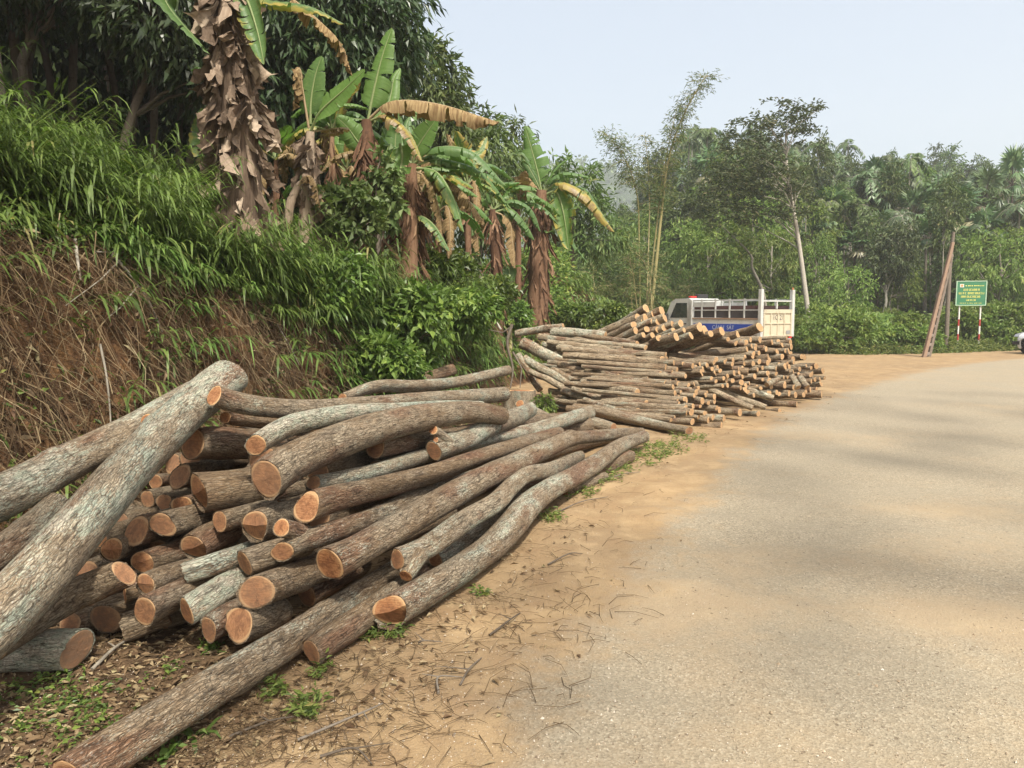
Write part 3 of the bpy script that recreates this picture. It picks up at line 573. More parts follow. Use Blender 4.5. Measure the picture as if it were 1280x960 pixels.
# each log of the near pile: label, centre line in photo pixels with thickness, distance at both ends
NEAR = [
 dict(k='A', l='thickest pale log leaning up over the pile from the left edge, mint-green lichen low down', p=[(-75, 838, 84), (0, 771, 74), (60, 705, 68), (150, 596, 57), (215, 532, 52), (262, 492, 50), (287, 474, 48)], Y=(2.62, 4.9), li=.75, to=.75, fc=False),
 dict(k='B', l='long grey log leaning behind the lichen-covered one, a sawn branch stub near its middle', p=[(-70, 653, 60), (0, 622, 56), (90, 577, 46), (170, 538, 42), (235, 500, 38), (270, 480, 34)], Y=(3.7, 5.6), li=.7, to=.8),
 dict(k='C', l='pinkish grey log end sticking up behind the two leaning logs at the left', p=[(98, 557, 26), (62, 580, 27), (20, 606, 27)], Y=(5.6, 5.0), li=.6, to=.7),
 dict(k='D', l='dark grey cracked log low at the left edge under the two leaning logs', p=[(72, 630, 34), (30, 668, 38), (-30, 712, 42)], Y=(4.2, 3.6), li=.5, to=.6),
 dict(k='E', l='topmost crooked log of the near pile, round orange cut at its left end', p=[(269, 495, 29), (292, 502, 27), (330, 509, 25), (380, 511, 23), (450, 506, 21), (535, 500, 19), (590, 496, 18), (630, 493, 18)], Y=(4.3, 7.9), li=.55, to=.6),
 dict(k='F', l='short reddish-brown stick wedged under the topmost crooked log', p=[(282, 522, 15), (312, 527, 14), (352, 530, 13), (400, 530, 12)], Y=(4.75, 5.8), li=.1, to=.05),
 dict(k='G', l='whitish-barked curved log with a pointed teardrop cut end, lying above the fattest curved log', p=[(320, 557, 27), (345, 541, 27), (375, 529, 26), (440, 516, 23), (502, 512, 19), (560, 508, 15), (600, 507, 13)], Y=(4.15, 7.2), li=.85, to=.85, t0=(.35, 0)),
 dict(k='H', l='fattest curved brown log of the near pile with a wide round cut face', p=[(334, 599, 50), (362, 580, 47), (404, 559, 44), (470, 536, 38), (535, 522, 32), (590, 515, 26), (628, 520, 21)], Y=(4.0, 7.3), li=.35, to=.35, ns=.12),
 dict(k='J', l='slim pale log with a small reddish cut end, its far end ending beside the stump', p=[(393, 604, 19), (420, 600, 20), (470, 588, 20), (535, 567, 19), (600, 552, 18), (660, 539, 17), (700, 527, 16), (738, 515, 15)], Y=(4.55, 9.6), li=.75, to=.75),
 dict(k='I', l='long reddish-brown log with a large oval orange cut end, just below the slim pale log', p=[(384, 633, 38), (420, 622, 32), (470, 611, 29), (535, 594, 27), (600, 571, 24), (660, 553, 19), (699, 541, 16)], Y=(3.85, 8.1), li=.15, to=.08),
 dict(k='K', l='short gnarled grey log ending in three sawn branch faces, midway on the pile', p=[(543, 563, 25), (560, 556, 26), (584, 548, 24), (617, 532, 22), (645, 521, 21), (664, 512, 18)], Y=(6.1, 8.3), li=.7, to=.75),
 dict(k='M', l='dark forked log with two pale oval cuts, one above the other', p=[(352, 690, 27), (375, 678, 29), (404, 668, 30), (470, 645, 28), (535, 617, 25), (590, 596, 22)], Y=(3.72, 6.3), li=.55, to=.45, t0=(.5, .2)),
 dict(k='L', l='long log with the tallest bright orange oval face and a far knot ring', p=[(411, 704, 47), (440, 690, 42), (470, 673, 39), (535, 637, 36), (601, 600, 31), (660, 572, 25), (706, 551, 19), (714, 548, 21), (724, 547, 16), (760, 544, 14), (801, 541, 12)], Y=(3.62, 9.7), li=.45, to=.3),
 dict(k='N', l='brown log with a round orange face left of the dark forked log', p=[(305, 705, 36), (335, 695, 36), (380, 680, 32)], Y=(3.82, 4.6), li=.2, to=.2),
 dict(k='O', l='log with a wide cracked tan face just left of the tallest orange oval', p=[(322, 741, 42), (355, 728, 42), (392, 713, 38), (440, 692, 34)], Y=(3.62, 4.5), li=.25, to=.25, fl=.06),
 dict(k='P', l='log with a round orange face resting near the ground under the wide tan one', p=[(300, 780, 45), (325, 773, 42), (350, 762, 38)], Y=(3.5, 4.0), li=.3, to=.3),
 dict(k='Q', l='greenish-barked log with a narrow upright oval face at the foot of the pile', p=[(260, 786, 32), (280, 773, 34), (315, 757, 32)], Y=(3.62, 4.2), li=.5, to=.6, t0=(-.5, 0)),
 dict(k='R', l='black and white mottled log with an oval face and a pale chip on its bark', p=[(234, 764, 36), (262, 746, 35), (290, 728, 33), (325, 712, 30)], Y=(3.66, 4.4), li=.75, to=.3, t0=(-.4, 0)),
 dict(k='S', l='log with a broad cracked tan face, low at the left of the pile', p=[(182, 765, 37), (205, 753, 36), (236, 737, 33), (265, 722, 30)], Y=(3.72, 4.4), li=.2, to=.3),
 dict(k='T', l='thin dark log with a small ringed round face in the left middle of the pile', p=[(233, 715, 25), (255, 708, 26), (290, 697, 26), (325, 684, 24)], Y=(3.85, 4.6), li=.65, to=.35),
 dict(k='U', l='log with a tilted almond-shaped face beside the upright half-round one', p=[(204, 657, 30), (225, 652, 30), (260, 642, 28)], Y=(4.1, 4.7), li=.3, to=.3, t0=(.5, .3)),
 dict(k='V', l='log with an upright half-round orange face near the leaning log', p=[(171, 663, 34), (200, 656, 33), (240, 645, 32)], Y=(4.0, 4.6), li=.2, to=.25, t0=(-.4, 0)),
 dict(k='W', l='thick short log with a big rough split face, left of the fattest curved log', p=[(250, 617, 47), (275, 614, 46), (300, 610, 44), (345, 600, 40)], Y=(4.12, 4.9), li=.15, to=.15, ns=.5, fl=.05),
 dict(k='X', l='thick dark brown log high in the pile, a sawn scar on top of it', p=[(242, 556, 42), (268, 554, 44), (300, 556, 42), (345, 556, 36)], Y=(4.42, 5.3), li=.1, to=.05),
 dict(k='Y', l='small log with an angular face under the thick split-faced log', p=[(276, 651, 27), (298, 646, 26), (340, 636, 26)], Y=(3.98, 4.7), li=.2, to=.25, t0=(-.3, 0)),
 dict(k='Z', l='log with a torn splintered brown face between the angular and the large oval ones', p=[(320, 658, 38), (345, 648, 37), (380, 636, 34)], Y=(3.9, 4.6), li=.2, to=.3, ns=.6),
 dict(k='AA', l='upright-faced log squeezed left of the thick split-faced one', p=[(225, 596, 29), (245, 592, 28), (280, 585, 26)], Y=(4.5, 5.2), li=.1, to=.1, t0=(-.5, 0)),
 dict(k='AB', l='small round greenish-faced log in the dark hollow left of the thick split-faced one', p=[(205, 629, 24), (222, 626, 24), (260, 620, 24)], Y=(4.42, 5.1), li=.3, to=.4),
 dict(k='AB2', l='small brown-faced log left of the round greenish-faced one', p=[(185, 624, 21), (203, 620, 21), (240, 612, 20)], Y=(4.5, 5.2), li=.2, to=.3),
 dict(k='AB3', l='tall oval-faced log touching the thick split-faced one on its lower left', p=[(227, 632, 28), (245, 628, 27), (280, 620, 25)], Y=(4.3, 5.0), li=.2, to=.3),
 dict(k='AB4', l='gnarled yellowish log end above the small greenish-faced one', p=[(194, 603, 19), (212, 601, 20), (240, 598, 20)], Y=(4.6, 5.3), li=.3, to=.5),
 dict(k='AC', l='log sawn in two steps, under the small angular-faced log', p=[(243, 685, 37), (262, 673, 38), (290, 660, 34)], Y=(3.95, 4.6), li=.2, to=.25, ns=.7),
 dict(k='AD', l='brown log with a dark split face right of the chipped dark log', p=[(177, 702, 31), (205, 694, 31), (245, 678, 28)], Y=(3.88, 4.5), li=.2, to=.25, ns=.4),
 dict(k='AE', l='short log with a flat-topped orange face beside the leaning log', p=[(140, 688, 30), (160, 680, 28), (195, 668, 28)], Y=(4.02, 4.6), li=.2, to=.2, ns=.5),
 dict(k='AE2', l='small round-faced log end touching the side of the leaning log', p=[(125, 673, 22), (142, 667, 22), (175, 655, 20)], Y=(4.15, 4.7), li=.2, to=.2),
 dict(k='AF', l='broken brown log just above the chipped dark log', p=[(108, 718, 32), (135, 706, 31), (172, 688, 28)], Y=(3.85, 4.4), li=.3, to=.3, ns=.6),
 dict(k='AG', l='dark cracked log with a fresh yellow chip, running under the leaning log', p=[(154, 717, 34), (125, 730, 36), (90, 745, 38), (40, 775, 40), (-10, 806, 42)], Y=(3.72, 3.15), li=.2, to=.25),
 dict(k='AH', l='log with a pale torn end under the log that has a dark split face', p=[(182, 731, 28), (205, 722, 28), (240, 710, 26)], Y=(3.8, 4.4), li=.3, to=.4, ns=.5),
 dict(k='AI', l='small log with a wedge-shaped face left of the cracked tan face', p=[(157, 742, 27), (175, 737, 25), (205, 728, 24)], Y=(3.78, 4.4), li=.2, to=.2, t0=(-.4, 0)),
 dict(k='AJ', l='dusty grey-faced log on the ground behind the small wedge-faced one', p=[(131, 774, 40), (150, 770, 38), (185, 758, 36)], Y=(3.72, 4.3), li=.2, to=.3),
 dict(k='AJ2', l='narrow-faced log beside the dusty grey-faced one on the ground', p=[(163, 781, 34), (180, 775, 32), (210, 764, 30)], Y=(3.66, 4.2), li=.2, to=.2, t0=(-.6, 0)),
 dict(k='AK', l='short black and white crusted log lying at the lower left corner', p=[(98, 812, 50), (60, 812, 48), (10, 816, 46), (-40, 822, 46)], Y=(3.4, 3.2), li=1.0, to=.2),
 dict(k='AL', l='long straight log on the sand running out of the bottom of the photo', p=[(88, 976, 60), (140, 940, 56), (210, 894, 51), (270, 857, 47), (328, 822, 43), (414, 768, 37), (455, 741, 34), (500, 711, 31), (530, 694, 29)], Y=(2.7, 4.95), li=.5, to=.3, rev=1),
 dict(k='AM', l='short log on the sand right of the long one, a round dusty cut face', p=[(389, 815, 33), (412, 799, 34), (440, 781, 33), (475, 757, 31), (530, 718, 28)], Y=(3.5, 4.8), li=.3, to=.25),
 dict(k='AN', l='long crooked log along the sand edge with a two-step felling cut on its face', p=[(489, 766, 46), (515, 750, 45), (551, 728, 42), (590, 701, 39), (617, 680, 38), (640, 655, 36), (662, 631, 32), (690, 611, 27), (720, 594, 24), (748, 576, 21), (775, 557, 17), (806, 545, 14)], Y=(3.82, 9.6), li=.6, to=.4, ns=1.0),
 dict(k='AO', l='wavy log with a forked two-faced butt, lying against the crooked log at the sand edge', p=[(497, 699, 27), (515, 693, 28), (540, 681, 28), (584, 650, 26), (618, 629, 24), (640, 606, 21), (658, 593, 20), (690, 586, 19), (725, 571, 15)], Y=(3.95, 7.6), li=.6, to=.6, t0=(-.3, 0)),
 dict(k='AP', l='grey log in the shade between the wavy log and the crooked one', p=[(545, 700, 22), (575, 682, 23), (620, 650, 21), (650, 625, 18)], Y=(4.75, 6.3), li=.7, to=.6),
 dict(k='AQ', l='brown log tip showing under the far end of the crooked log at the sand edge', p=[(788, 570, 15), (765, 580, 16), (735, 592, 17)], Y=(8.7, 7.6), li=.1, to=.15),
 dict(k='AQ2', l='slim log with a fresh pale break, lowest behind the far end of the crooked log', p=[(757, 596, 12), (735, 603, 13), (705, 614, 14)], Y=(7.5, 6.8), li=.3, to=.4),
 dict(k='AR', l='brown log running under the knot of the long straight log', p=[(640, 583, 20), (690, 563, 18), (740, 552, 15), (768, 546, 13)], Y=(7.2, 9.7), li=.2, to=.2),
 dict(k='AS', l='grey crooked log highest at the back of the pile, ending by the earth corner', p=[(428, 497, 12), (470, 483, 16), (520, 483, 16), (568, 478, 15), (600, 471, 14), (634, 463, 13)], Y=(7.0, 9.9), li=.6, to=.6),
 dict(k='AT', l='short dark brown branch lying behind the highest crooked log', p=[(566, 462, 13), (540, 470, 13), (505, 480, 12), (470, 487, 10)], Y=(9.9, 8.6), li=.1, to=.05),
 dict(k='AU', l='thin log between the stump and the short gnarled log', p=[(655, 510, 13), (672, 517, 13), (692, 527, 12)], Y=(9.6, 9.0), li=.6, to=.6),
 dict(k='AV', l='brown thick butt lying behind the far tips of the near pile', p=[(735, 532, 22), (705, 537, 20), (670, 545, 18)], Y=(9.4, 8.9), li=.1, to=.1),
 dict(k='AW', l='short freshly barked orange piece beside the brown butt', p=[(767, 535, 12), (750, 530, 13), (732, 525, 13)], Y=(10.2, 10.4), li=.5, to=.8),
 dict(k='AX', l='lone lichened log reaching from the peeled log to the front of the far pile', p=[(861, 539, 11), (820, 531, 13), (780, 521, 14), (742, 512, 15)], Y=(10.6, 10.9), li=.6, to=.6),
]
YOPT = {'A': [2.62, 2.882, 3.161, 3.735, 4.231, 4.648, 4.888], 'B': [3.704, 3.98, 4.405, 4.857, 5.314, 5.593], 'C': [5.6, 5.305, 5.0], 'D': [4.154, 3.899, 3.607], 'E': [4.3, 4.434, 4.667, 5.008, 5.58, 6.479, 7.233, 7.902], 'F': [4.75, 4.981, 5.323, 5.8], 'G': [4.15, 4.339, 4.566, 5.113, 5.76, 6.531, 7.194], 'H': [3.98, 4.212, 4.563, 5.158, 5.816, 6.443, 6.921], 'J': [4.522, 4.742, 5.205, 5.936, 6.816, 7.82, 8.643, 9.562], 'I': [3.85, 4.096, 4.487, 5.128, 6.01, 7.123, 8.1], 'K': [5.764, 5.984, 6.342, 7.01, 7.742, 8.397], 'M': [3.667, 3.802, 3.984, 4.517, 5.309, 6.305], 'L': [3.606, 3.799, 4.028, 4.612, 5.384, 6.261, 7.14, 7.311, 7.522, 8.383, 9.614], 'N': [3.723, 3.834, 4.014], 'O': [3.448, 3.726, 4.008, 4.285], 'P': [3.421, 3.593, 3.796], 'Q': [3.415, 3.55, 3.797], 'R': [3.458, 3.592, 3.761, 4.06], 'S': [3.343, 3.498, 3.675, 3.797], 'T': [3.631, 3.668, 3.849, 4.236], 'U': [3.979, 4.113, 4.363], 'V': [3.963, 4.209, 4.599], 'W': [4.139, 4.219, 4.326, 4.603], 'X': [4.478, 4.62, 4.83, 5.214], 'Y': [3.941, 4.095, 4.427], 'Z': [3.898, 4.153, 4.564], 'AA': [4.506, 4.695, 5.068], 'AB': [4.509, 4.632, 4.935], 'AB2': [4.55, 4.722, 5.12], 'AB3': [4.305, 4.458, 4.794], 'AB4': [4.748, 4.967, 5.351], 'AC': [3.903, 4.029, 4.214], 'AD': [3.935, 4.071, 4.289], 'AE': [3.838, 4.096, 4.639], 'AE2': [4.15, 4.322, 4.7], 'AF': [3.867, 4.083, 4.429], 'AG': [3.424, 3.447, 3.426, 3.301, 3.084], 'AH': [3.47, 3.639, 3.943], 'AI': [3.64, 3.698, 3.8], 'AJ': [3.636, 3.715, 3.875], 'AJ2': [3.571, 3.597, 3.644], 'AK': [3.307, 3.335, 3.309, 3.213], 'AL': [2.317, 2.472, 2.71, 2.947, 3.215, 3.718, 4.02, 4.413, 4.704], 'AM': [3.336, 3.457, 3.619, 3.859, 4.342], 'AN': [3.676, 3.865, 4.157, 4.538, 4.853, 5.209, 5.597, 6.07, 6.624, 7.255, 8.002, 8.914], 'AO': [3.982, 4.099, 4.288, 4.738, 5.165, 5.584, 5.929, 6.546, 7.487], 'AP': [4.609, 4.934, 5.562, 6.123], 'AQ': [8.107, 7.689, 7.209], 'AQ2': [7.17, 6.905, 6.568], 'AR': [6.707, 7.84, 8.885, 9.391], 'AS': [7.0, 7.46, 8.059, 8.735, 9.262, 9.9], 'AT': [9.9, 9.506, 9.026, 8.6], 'AU': [9.595, 9.352, 9.072], 'AV': [9.377, 9.201, 9.001], 'AW': [10.126, 10.265, 10.416], 'AX': [9.814, 10.371, 10.751, 10.915], 'F0': [4.87, 5.182, 5.537], 'F1': [4.896, 5.243, 5.643], 'F2': [5.085, 5.49, 5.967], 'F3': [5.056, 5.417, 5.834], 'F4': [4.498, 4.844, 5.248], 'F5': [4.61, 4.921, 5.275], 'F6': [4.287, 4.744, 5.308], 'F7': [4.637, 4.964, 5.339], 'F8': [4.325, 4.639, 5.002], 'F9': [4.7, 4.982, 5.3], 'F10': [4.442, 4.591, 4.751], 'F11': [3.915, 4.256, 4.662], 'F12': [3.836, 4.076, 4.348], 'F13': [3.946, 4.132, 4.337], 'F14': [4.028, 4.494, 5.082], 'F15': [4.8, 5.294, 5.902], 'F16': [4.935, 5.581, 6.422], 'F17': [5.341, 6.205, 7.404], 'F18': [5.157, 5.83, 6.704], 'F19': [6.148, 6.882, 7.814], 'F20': [4.026, 4.274, 4.557], 'F21': [4.421, 5.011, 5.783], 'F22': [3.984, 4.113, 4.251], 'F23': [4.874, 5.003, 5.139], 'F24': [4.498, 4.665, 4.846], 'F25': [5.157, 5.365, 5.589], 'F26': [5.599, 6.197, 6.938], 'F27': [4.765, 5.092, 5.467], 'F28': [8.169, 8.711, 9.329], 'F29': [5.6, 6.3, 7.2], 'F30': [6.6, 7.392, 8.4], 'F31': [5.055, 5.561, 6.18], 'F32': [5.786, 6.436, 7.249], 'F33': [5.8, 6.503, 7.4], 'F34': [5.5, 6.255, 7.249], 'F35': [7.125, 7.78, 8.567], 'F36': [6.485, 7.15, 7.967], 'F37': [3.846, 3.907, 3.97], 'F38': [3.717, 3.766, 3.817], 'F39': [4.296, 4.477, 4.674], 'F40': [4.449, 4.565, 4.688], 'F41': [3.626, 3.7, 3.777]}
def near_log(d, seed):
    p = d['p'][::-1] if d.get('rev') and False else d['p']
    px = np.array([(a, b) for a, b, c in p], float); wd = np.array([c for a, b, c in p], float)
    L = np.concatenate([[0], np.cumsum(np.linalg.norm(np.diff(px, axis=0), axis=1))])
    Ys = YOPT[d['k']]
    if Ys is None:
        iy = 1 / d['Y'][0] + (1 / d['Y'][1] - 1 / d['Y'][0]) * L / L[-1]; Ys = 1 / iy
    P = np.array([at(a, b, y) for (a, b), y in zip(px, Ys)])
    dist = np.linalg.norm(P - np.array((0, 0, CAMZ)), axis=1)
    rad = wd / 2 * dist / np.hypot(FPX, np.linalg.norm(px - (640, 480), axis=1))
    return P, rad
NLOG = {}
for i, d in enumerate(NEAR):
    P, rad = near_log(d, i)
    kw = dict(tilt0=d.get('t0', (rng.uniform(-.28, .28), rng.uniform(-.28, .28))), tilt1=(rng.uniform(-.2, .2), rng.uniform(-.2, .2)),
              notch=d.get('ns', 0.0), flare=d.get('fl', 0), far_cut=d.get('fc', True), age={'AK': .95, 'AJ': .8, 'AJ2': .7, 'AM': .55, 'AN': .15, 'P': .25, 'L': 0., 'I': .05, 'AB': .6, 'AB2': .6, 'AB4': .5, 'Z': .5, 'W': .45, 'X': .5, 'AF': .6, 'AC': .45, 'AH': .5, 'E': 0., 'AO': .5}.get(d['k']))
    NLOG[d['k']] = make_log('felled_log', d['l'], P, rad, 100 + i, d['li'], d['to'], 'logs of the near pile', **kw)
ND = {d['k']: d for d in NEAR}
def pxstub(k, a, b, ya, yb_, wa, wb, seed):
    pp = np.array([(q[0], q[1]) for q in ND[k]['p']], float); j = np.argmin(np.hypot(*(pp - b).T)); yc = YOPT[k][j]; ya, yb_ = yc + (ya - yb_) - .03, yc - .02
    stub(NLOG[k], at(*a, ya), at(*b, yb_), wa / 2 * mpp(ya), wb / 2 * mpp(yb_), seed, NLOG[k].children[0]['lichen'], NLOG[k].children[0]['tone'])
pxstub('B', (184, 526), (205, 528), 4.75, 5.0, 19, 24, 11)
pxstub('K', (542, 537), (562, 553), 6.05, 6.25, 13, 16, 13)
pxstub('K', (545, 549), (560, 556), 6.0, 6.2, 8, 12, 14)
pxstub('K', (650, 505), (662, 514), 8.0, 8.2, 11, 15, 15)
pxstub('M', (352, 660), (392, 672), 3.7, 4.0, 24, 24, 16)
pxstub('AO', (508, 720), (524, 694), 3.93, 4.05, 20, 26, 17)
pxstub('AN', (690, 617), (684, 612), 6.6, 6.75, 9, 14, 18)

# sticks and split billets stuffed into the hollows of the near pile
FILL = [((238, 575), (300, 575), 4.9, 5.6, 26), ((215, 580), (285, 570), 4.9, 5.6, 24), ((300, 545), (380, 548), 4.9, 6, 24), ((250, 600), (310, 590), 5.0, 5.8, 28), ((300, 630), (380, 615), 4.4, 5.2, 34),
        ((345, 640), (420, 620), 4.5, 5.3, 30), ((270, 665), (350, 640), 4.4, 5.2, 30), ((215, 650), (280, 630), 4.6, 5.2, 28), ((200, 690), (280, 670), 4.3, 4.9, 34), ((150, 655), (215, 635), 4.7, 5.3, 28),
        ((150, 700), (210, 690), 4.3, 4.9, 30), ((265, 715), (350, 690), 4.2, 5.0, 34), ((210, 750), (290, 720), 4.15, 4.9, 34), ((285, 745), (360, 720), 4.05, 4.8, 36), ((350, 700), (440, 670), 4.25, 5.0, 34),
        ((400, 650), (500, 620), 4.8, 5.9, 28), ((440, 620), (560, 590), 5.0, 6.6, 24), ((470, 560), (600, 540), 5.4, 7.2, 26), ((430, 545), (540, 535), 5.1, 6.6, 24), ((560, 610), (660, 575), 5.9, 8.0, 22),
        ((385, 745), (450, 705), 4.0, 4.8, 32), ((455, 690), (560, 640), 4.5, 6.0, 26), ((110, 745), (160, 725), 4.2, 4.7, 30), ((60, 650), (120, 630), 4.7, 5.2, 30), ((40, 690), (85, 665), 4.5, 5.0, 34), ((110, 655), (170, 640), 5.1, 5.6, 30),
        ((590, 645), (680, 600), 5.6, 7.4, 20), ((330, 575), (400, 560), 4.7, 5.5, 34), ((620, 530), (700, 525), 8.2, 9.4, 16), ((360, 520), (460, 515), 5.6, 7.2, 22), ((470, 505), (600, 495), 6.6, 8.4, 16),
        ((395, 588), (500, 566), 5.0, 6.2, 30), ((430, 572), (560, 550), 5.5, 7.2, 28), ((400, 560), (520, 548), 5.8, 7.4, 34), ((470, 590), (590, 562), 5.6, 7.4, 26), ((560, 575), (660, 552), 6.9, 8.6, 20), ((600, 600), (690, 572), 6.6, 8.2, 18),
        ((118, 765), (165, 750), 4.3, 4.7, 26), ((205, 775), (250, 760), 4.05, 4.4, 26), ((225, 690), (270, 680), 4.35, 4.8, 22), ((130, 715), (170, 700), 4.4, 4.8, 24), ((88, 780), (130, 768), 4.0, 4.3, 30)]
for i, (a, b, ya, yb_, wpx) in enumerate(FILL):
    ya, ym_, yb_ = YOPT['F%d' % i]
    P = np.array([at(*a, ya), at((a[0] + b[0]) / 2, (a[1] + b[1]) / 2, ym_), at(*b, yb_)])
    make_log('felled_log', 'brown log half hidden in the shaded inside of the near pile', P, [wpx / 2 * mpp(ya) * 1.05] * 2 + [wpx / 2 * mpp(yb_)], 300 + i, .2, .15, 'logs buried in the near pile', age=rng.uniform(.3, .9), tilt0=tuple(rng.uniform(-.4, .4, 2)), seg=18, step=.09)

# ------------------------------------------------------------------ the far pile
def far_mesh(seed, r, L):
    g = np.random.default_rng(seed); x = np.linspace(0, L, 7)
    P = np.stack([-x, g.normal(0, .006, 7) + g.normal(0, .02) * (x / L) ** 2, g.normal(0, .006, 7) + g.normal(0, .015) * (x / L) ** 2], 1)
    rad = r * (1 + np.linspace(0, g.uniform(-.15, .2), 7))
    mb, fs = log_parts(P, rad, seed, tilt0=tuple(g.uniform(-.2, .2, 2)), seg=14, step=.2, rough=1.3)
    return mb.mesh('bark', MBARKFAR), fs[0].mesh('cut_end', MWOODFAR), fs[1].mesh('cut_end', MWOODFAR)
UNIT = [far_mesh(500 + k, .06, 2.0) for k in range(12)]
def far_log(P0, P1, r, label, group, li, to, k):
    """P0 = end towards the road"""
    d = Vector(P0) - Vector(P1); m = UNIT[k % 12]; sL = d.length / 2.0; sr = r / .06
    q = d.to_track_quat('X', 'Z').to_euler()
    e = link('stacked_log', m[0], None, P0, q, (sL, sr, sr)); tag(e, label, 'log', group)
    e.rotation_euler.rotate_axis('X', (k * 1.7) % 6.28)
    e['lichen'] = li; e['tone'] = to
    link('cut_end', m[1], e); link('cut_end', m[2], e)
    return e
ybx, yby = [690, 760, 860, 905, 950, 1000, 1045], [513, 528, 543, 532, 520, 508, 495]
def farY(px, py, kk=2.0):
    Y0 = gp(px, np.interp(px, ybx, yby))[1]; Y = Y0
    for _ in range(12): Y = Y0 + kk * max(0, at(px, py, Y)[2])
    return Y
HANDF = [  # (face px, tail px, width px, extra distance of the tail, label)
 ((704, 408), (645, 416), 9, .7, 'mossy log lying highest at the left end of the far pile'),
 ((757, 419), (690, 415), 11, .8, 'reddish log just right of the mossy highest one of the far pile'),
 ((745, 432), (672, 420), 8, .9, 'thin pale log below the mossy highest one of the far pile'),
 ((712, 460), (655, 429), 14, .9, 'thickest pale log at the left end of the far pile, sloping down toward the sand'),
 ((716, 445), (679, 432), 8, .6, 'short log peeping over the thickest pale log of the far pile'),
 ((761, 443), (697, 435), 10, .9, 'black-speckled log with twin cut ends left in the far pile'),
 ((765, 453), (718, 450), 7, .8, 'smooth grey-green log under the black-speckled one of the far pile'),
 ((781, 459), (728, 456), 7, .9, 'long yellow-green log under the smooth grey-green one of the far pile'),
 ((774, 471), (733, 463), 7, .8, 'speckled log sloping under the yellow-green one of the far pile'),
 ((784, 478), (740, 472), 8, .8, 'pale log below the sloping speckled one of the far pile'),
 ((739, 470), (700, 455), 10, .8, 'red-barked short log beside the thickest pale one of the far pile'),
 ((718, 484), (655, 448), 9, 1., 'greenish log sloping steeply down at the left foot of the far pile'),
 ((723, 494), (662, 464), 9, 1., 'grey log sloping parallel below the greenish one of the far pile'),
 ((675, 488), (647, 444), 8, .5, 'thin reddish pole standing askew beside the stump'),
 ((728, 480), (690, 466), 9, .7, 'log with flared orange end between two sloping ones of the far pile'),
 ((768, 487), (728, 475), 8, .7, 'pale speckled log sloping to the right, low in the far pile'),
 ((740, 500), (705, 488), 8, .6, 'log with stripped orange patches at the left foot of the far pile'),
 ((770, 512), (730, 502), 7, .6, 'thin black and white log low at the foot of the far pile'),
 ((754, 500), (718, 486), 8, .6, 'brown log above the thin black and white one of the far pile'),
 ((797, 492), (755, 484), 12, .7, 'thick log with freshly peeled orange end in the far pile'),
 ((808, 505), (758, 497), 9, .8, 'mottled log low in the far pile, left of the big grey ones'),
 ((797, 514), (760, 506), 8, .8, 'dark knotted log below the mottled one of the far pile'),
 ((966, 498), (838, 456), 8, .6, 'long log lying slantwise over the middle of the far pile, uppermost of three'),
 ((941, 510), (850, 471), 8, .6, 'slanting log below the uppermost of the three across the far pile'),
 ((957, 510), (872, 478), 7, .6, 'slim slanting log squeezed between the two longer slanting ones'),
 ((934, 437), (836, 447), 7, .9, 'long thin log crossing in front of the dark hollow of the far pile'),
 ((960, 446), (890, 454), 7, .8, 'long thin log right of the one crossing the dark hollow'),
 ((935, 465), (836, 450), 9, .8, 'reddish long log lying under the one crossing the dark hollow'),
 ((1027, 493), (948, 491), 10, .9, 'long dark grey log lying level at the right foot of the far pile'),
 ((1040, 499), (990, 498), 7, .7, 'slim dark log reaching farthest onto the sand at the right'),
 ((996, 506), (938, 502), 8, .7, 'tan log on the sand in front of the level dark grey one'),
 ((948, 517), (912, 519), 7, .7, 'short grey log on the sand, second along the front edge of the far pile'),
 ((975, 513), (938, 515), 6, .7, 'thin short dark log at the front edge of the far pile'),
 ((905, 523), (815, 521), 10, .9, 'big grey log with a bright orange face, front row of the far pile'),
 ((902, 532), (815, 532), 9, .9, 'dark log lying on the ground under the bright orange face'),
 ((925, 515), (874, 512), 9, .9, 'greenish grey log on top of the front row of the far pile'),
 ((866, 527), (800, 524), 9, .9, 'log with dark bark left of the bright orange face'),
 ((865, 515), (800, 510), 10, .9, 'lichened thick log above the dark-barked one in the front row'),
 ((958, 481), (973, 471), 7, .2, 'pale short billet lying crosswise at the right of the far pile'),
 ((998, 484), (989, 471), 7, .3, 'left one of two short tan billets leaning side by side'),
 ((1009, 484), (998, 470), 7, .3, 'right one of two short tan billets leaning side by side'),
 ((992, 465), (945, 472), 6, .5, 'thin log above the pale crosswise billet'),
 ((1013, 487), (950, 485), 7, .8, 'pale thin log above the level dark grey one'),
 ((902, 414), (828, 442), 11, 1.4, 'long dark log slanting upward under the truck, in the middle of the far pile'),
 ((874, 408), (812, 438), 12, 1.3, 'dark log slanting upward left of the longest dark one in the far pile'),
 ((922, 418), (858, 442), 8, 1.3, 'thin dark log slanting upward right of the longest dark one'),
 ((950, 409), (905, 424), 11, 1.2, 'dark-ended log reaching up in front of the truck tailgate'),
 ((888, 417), (820, 441), 9, 1.4, 'dark slanting log between the two thicker slanting ones'),
 ((845, 420), (788, 440), 10, 1.2, 'first dark slanting log right of the bright upper stack'),
 ((950, 424), (908, 426), 8, .8, 'log lying level just under the truck tailgate'),
 ((808, 386), (757, 414), 10, 1.3, 'log at the upper left edge of the high stack, its end against the bushes'),
]
EXF = []; kf = 0
for (f, t, wpx, dy, lab) in HANDF:
    Y = farY(*f) - .12
    far_log(at(*f, Y), at(*t, Y + dy * .7), wpx / 2 * mpp(Y) * 1.05, lab, 'logs of the far pile', rng.uniform(.2, .8) if 'dark' not in lab else .15, .15 if ('dark' in lab or 'red' in lab) else rng.uniform(.4, .9), kf)
    EXF.append((*f, wpx)); kf += 1
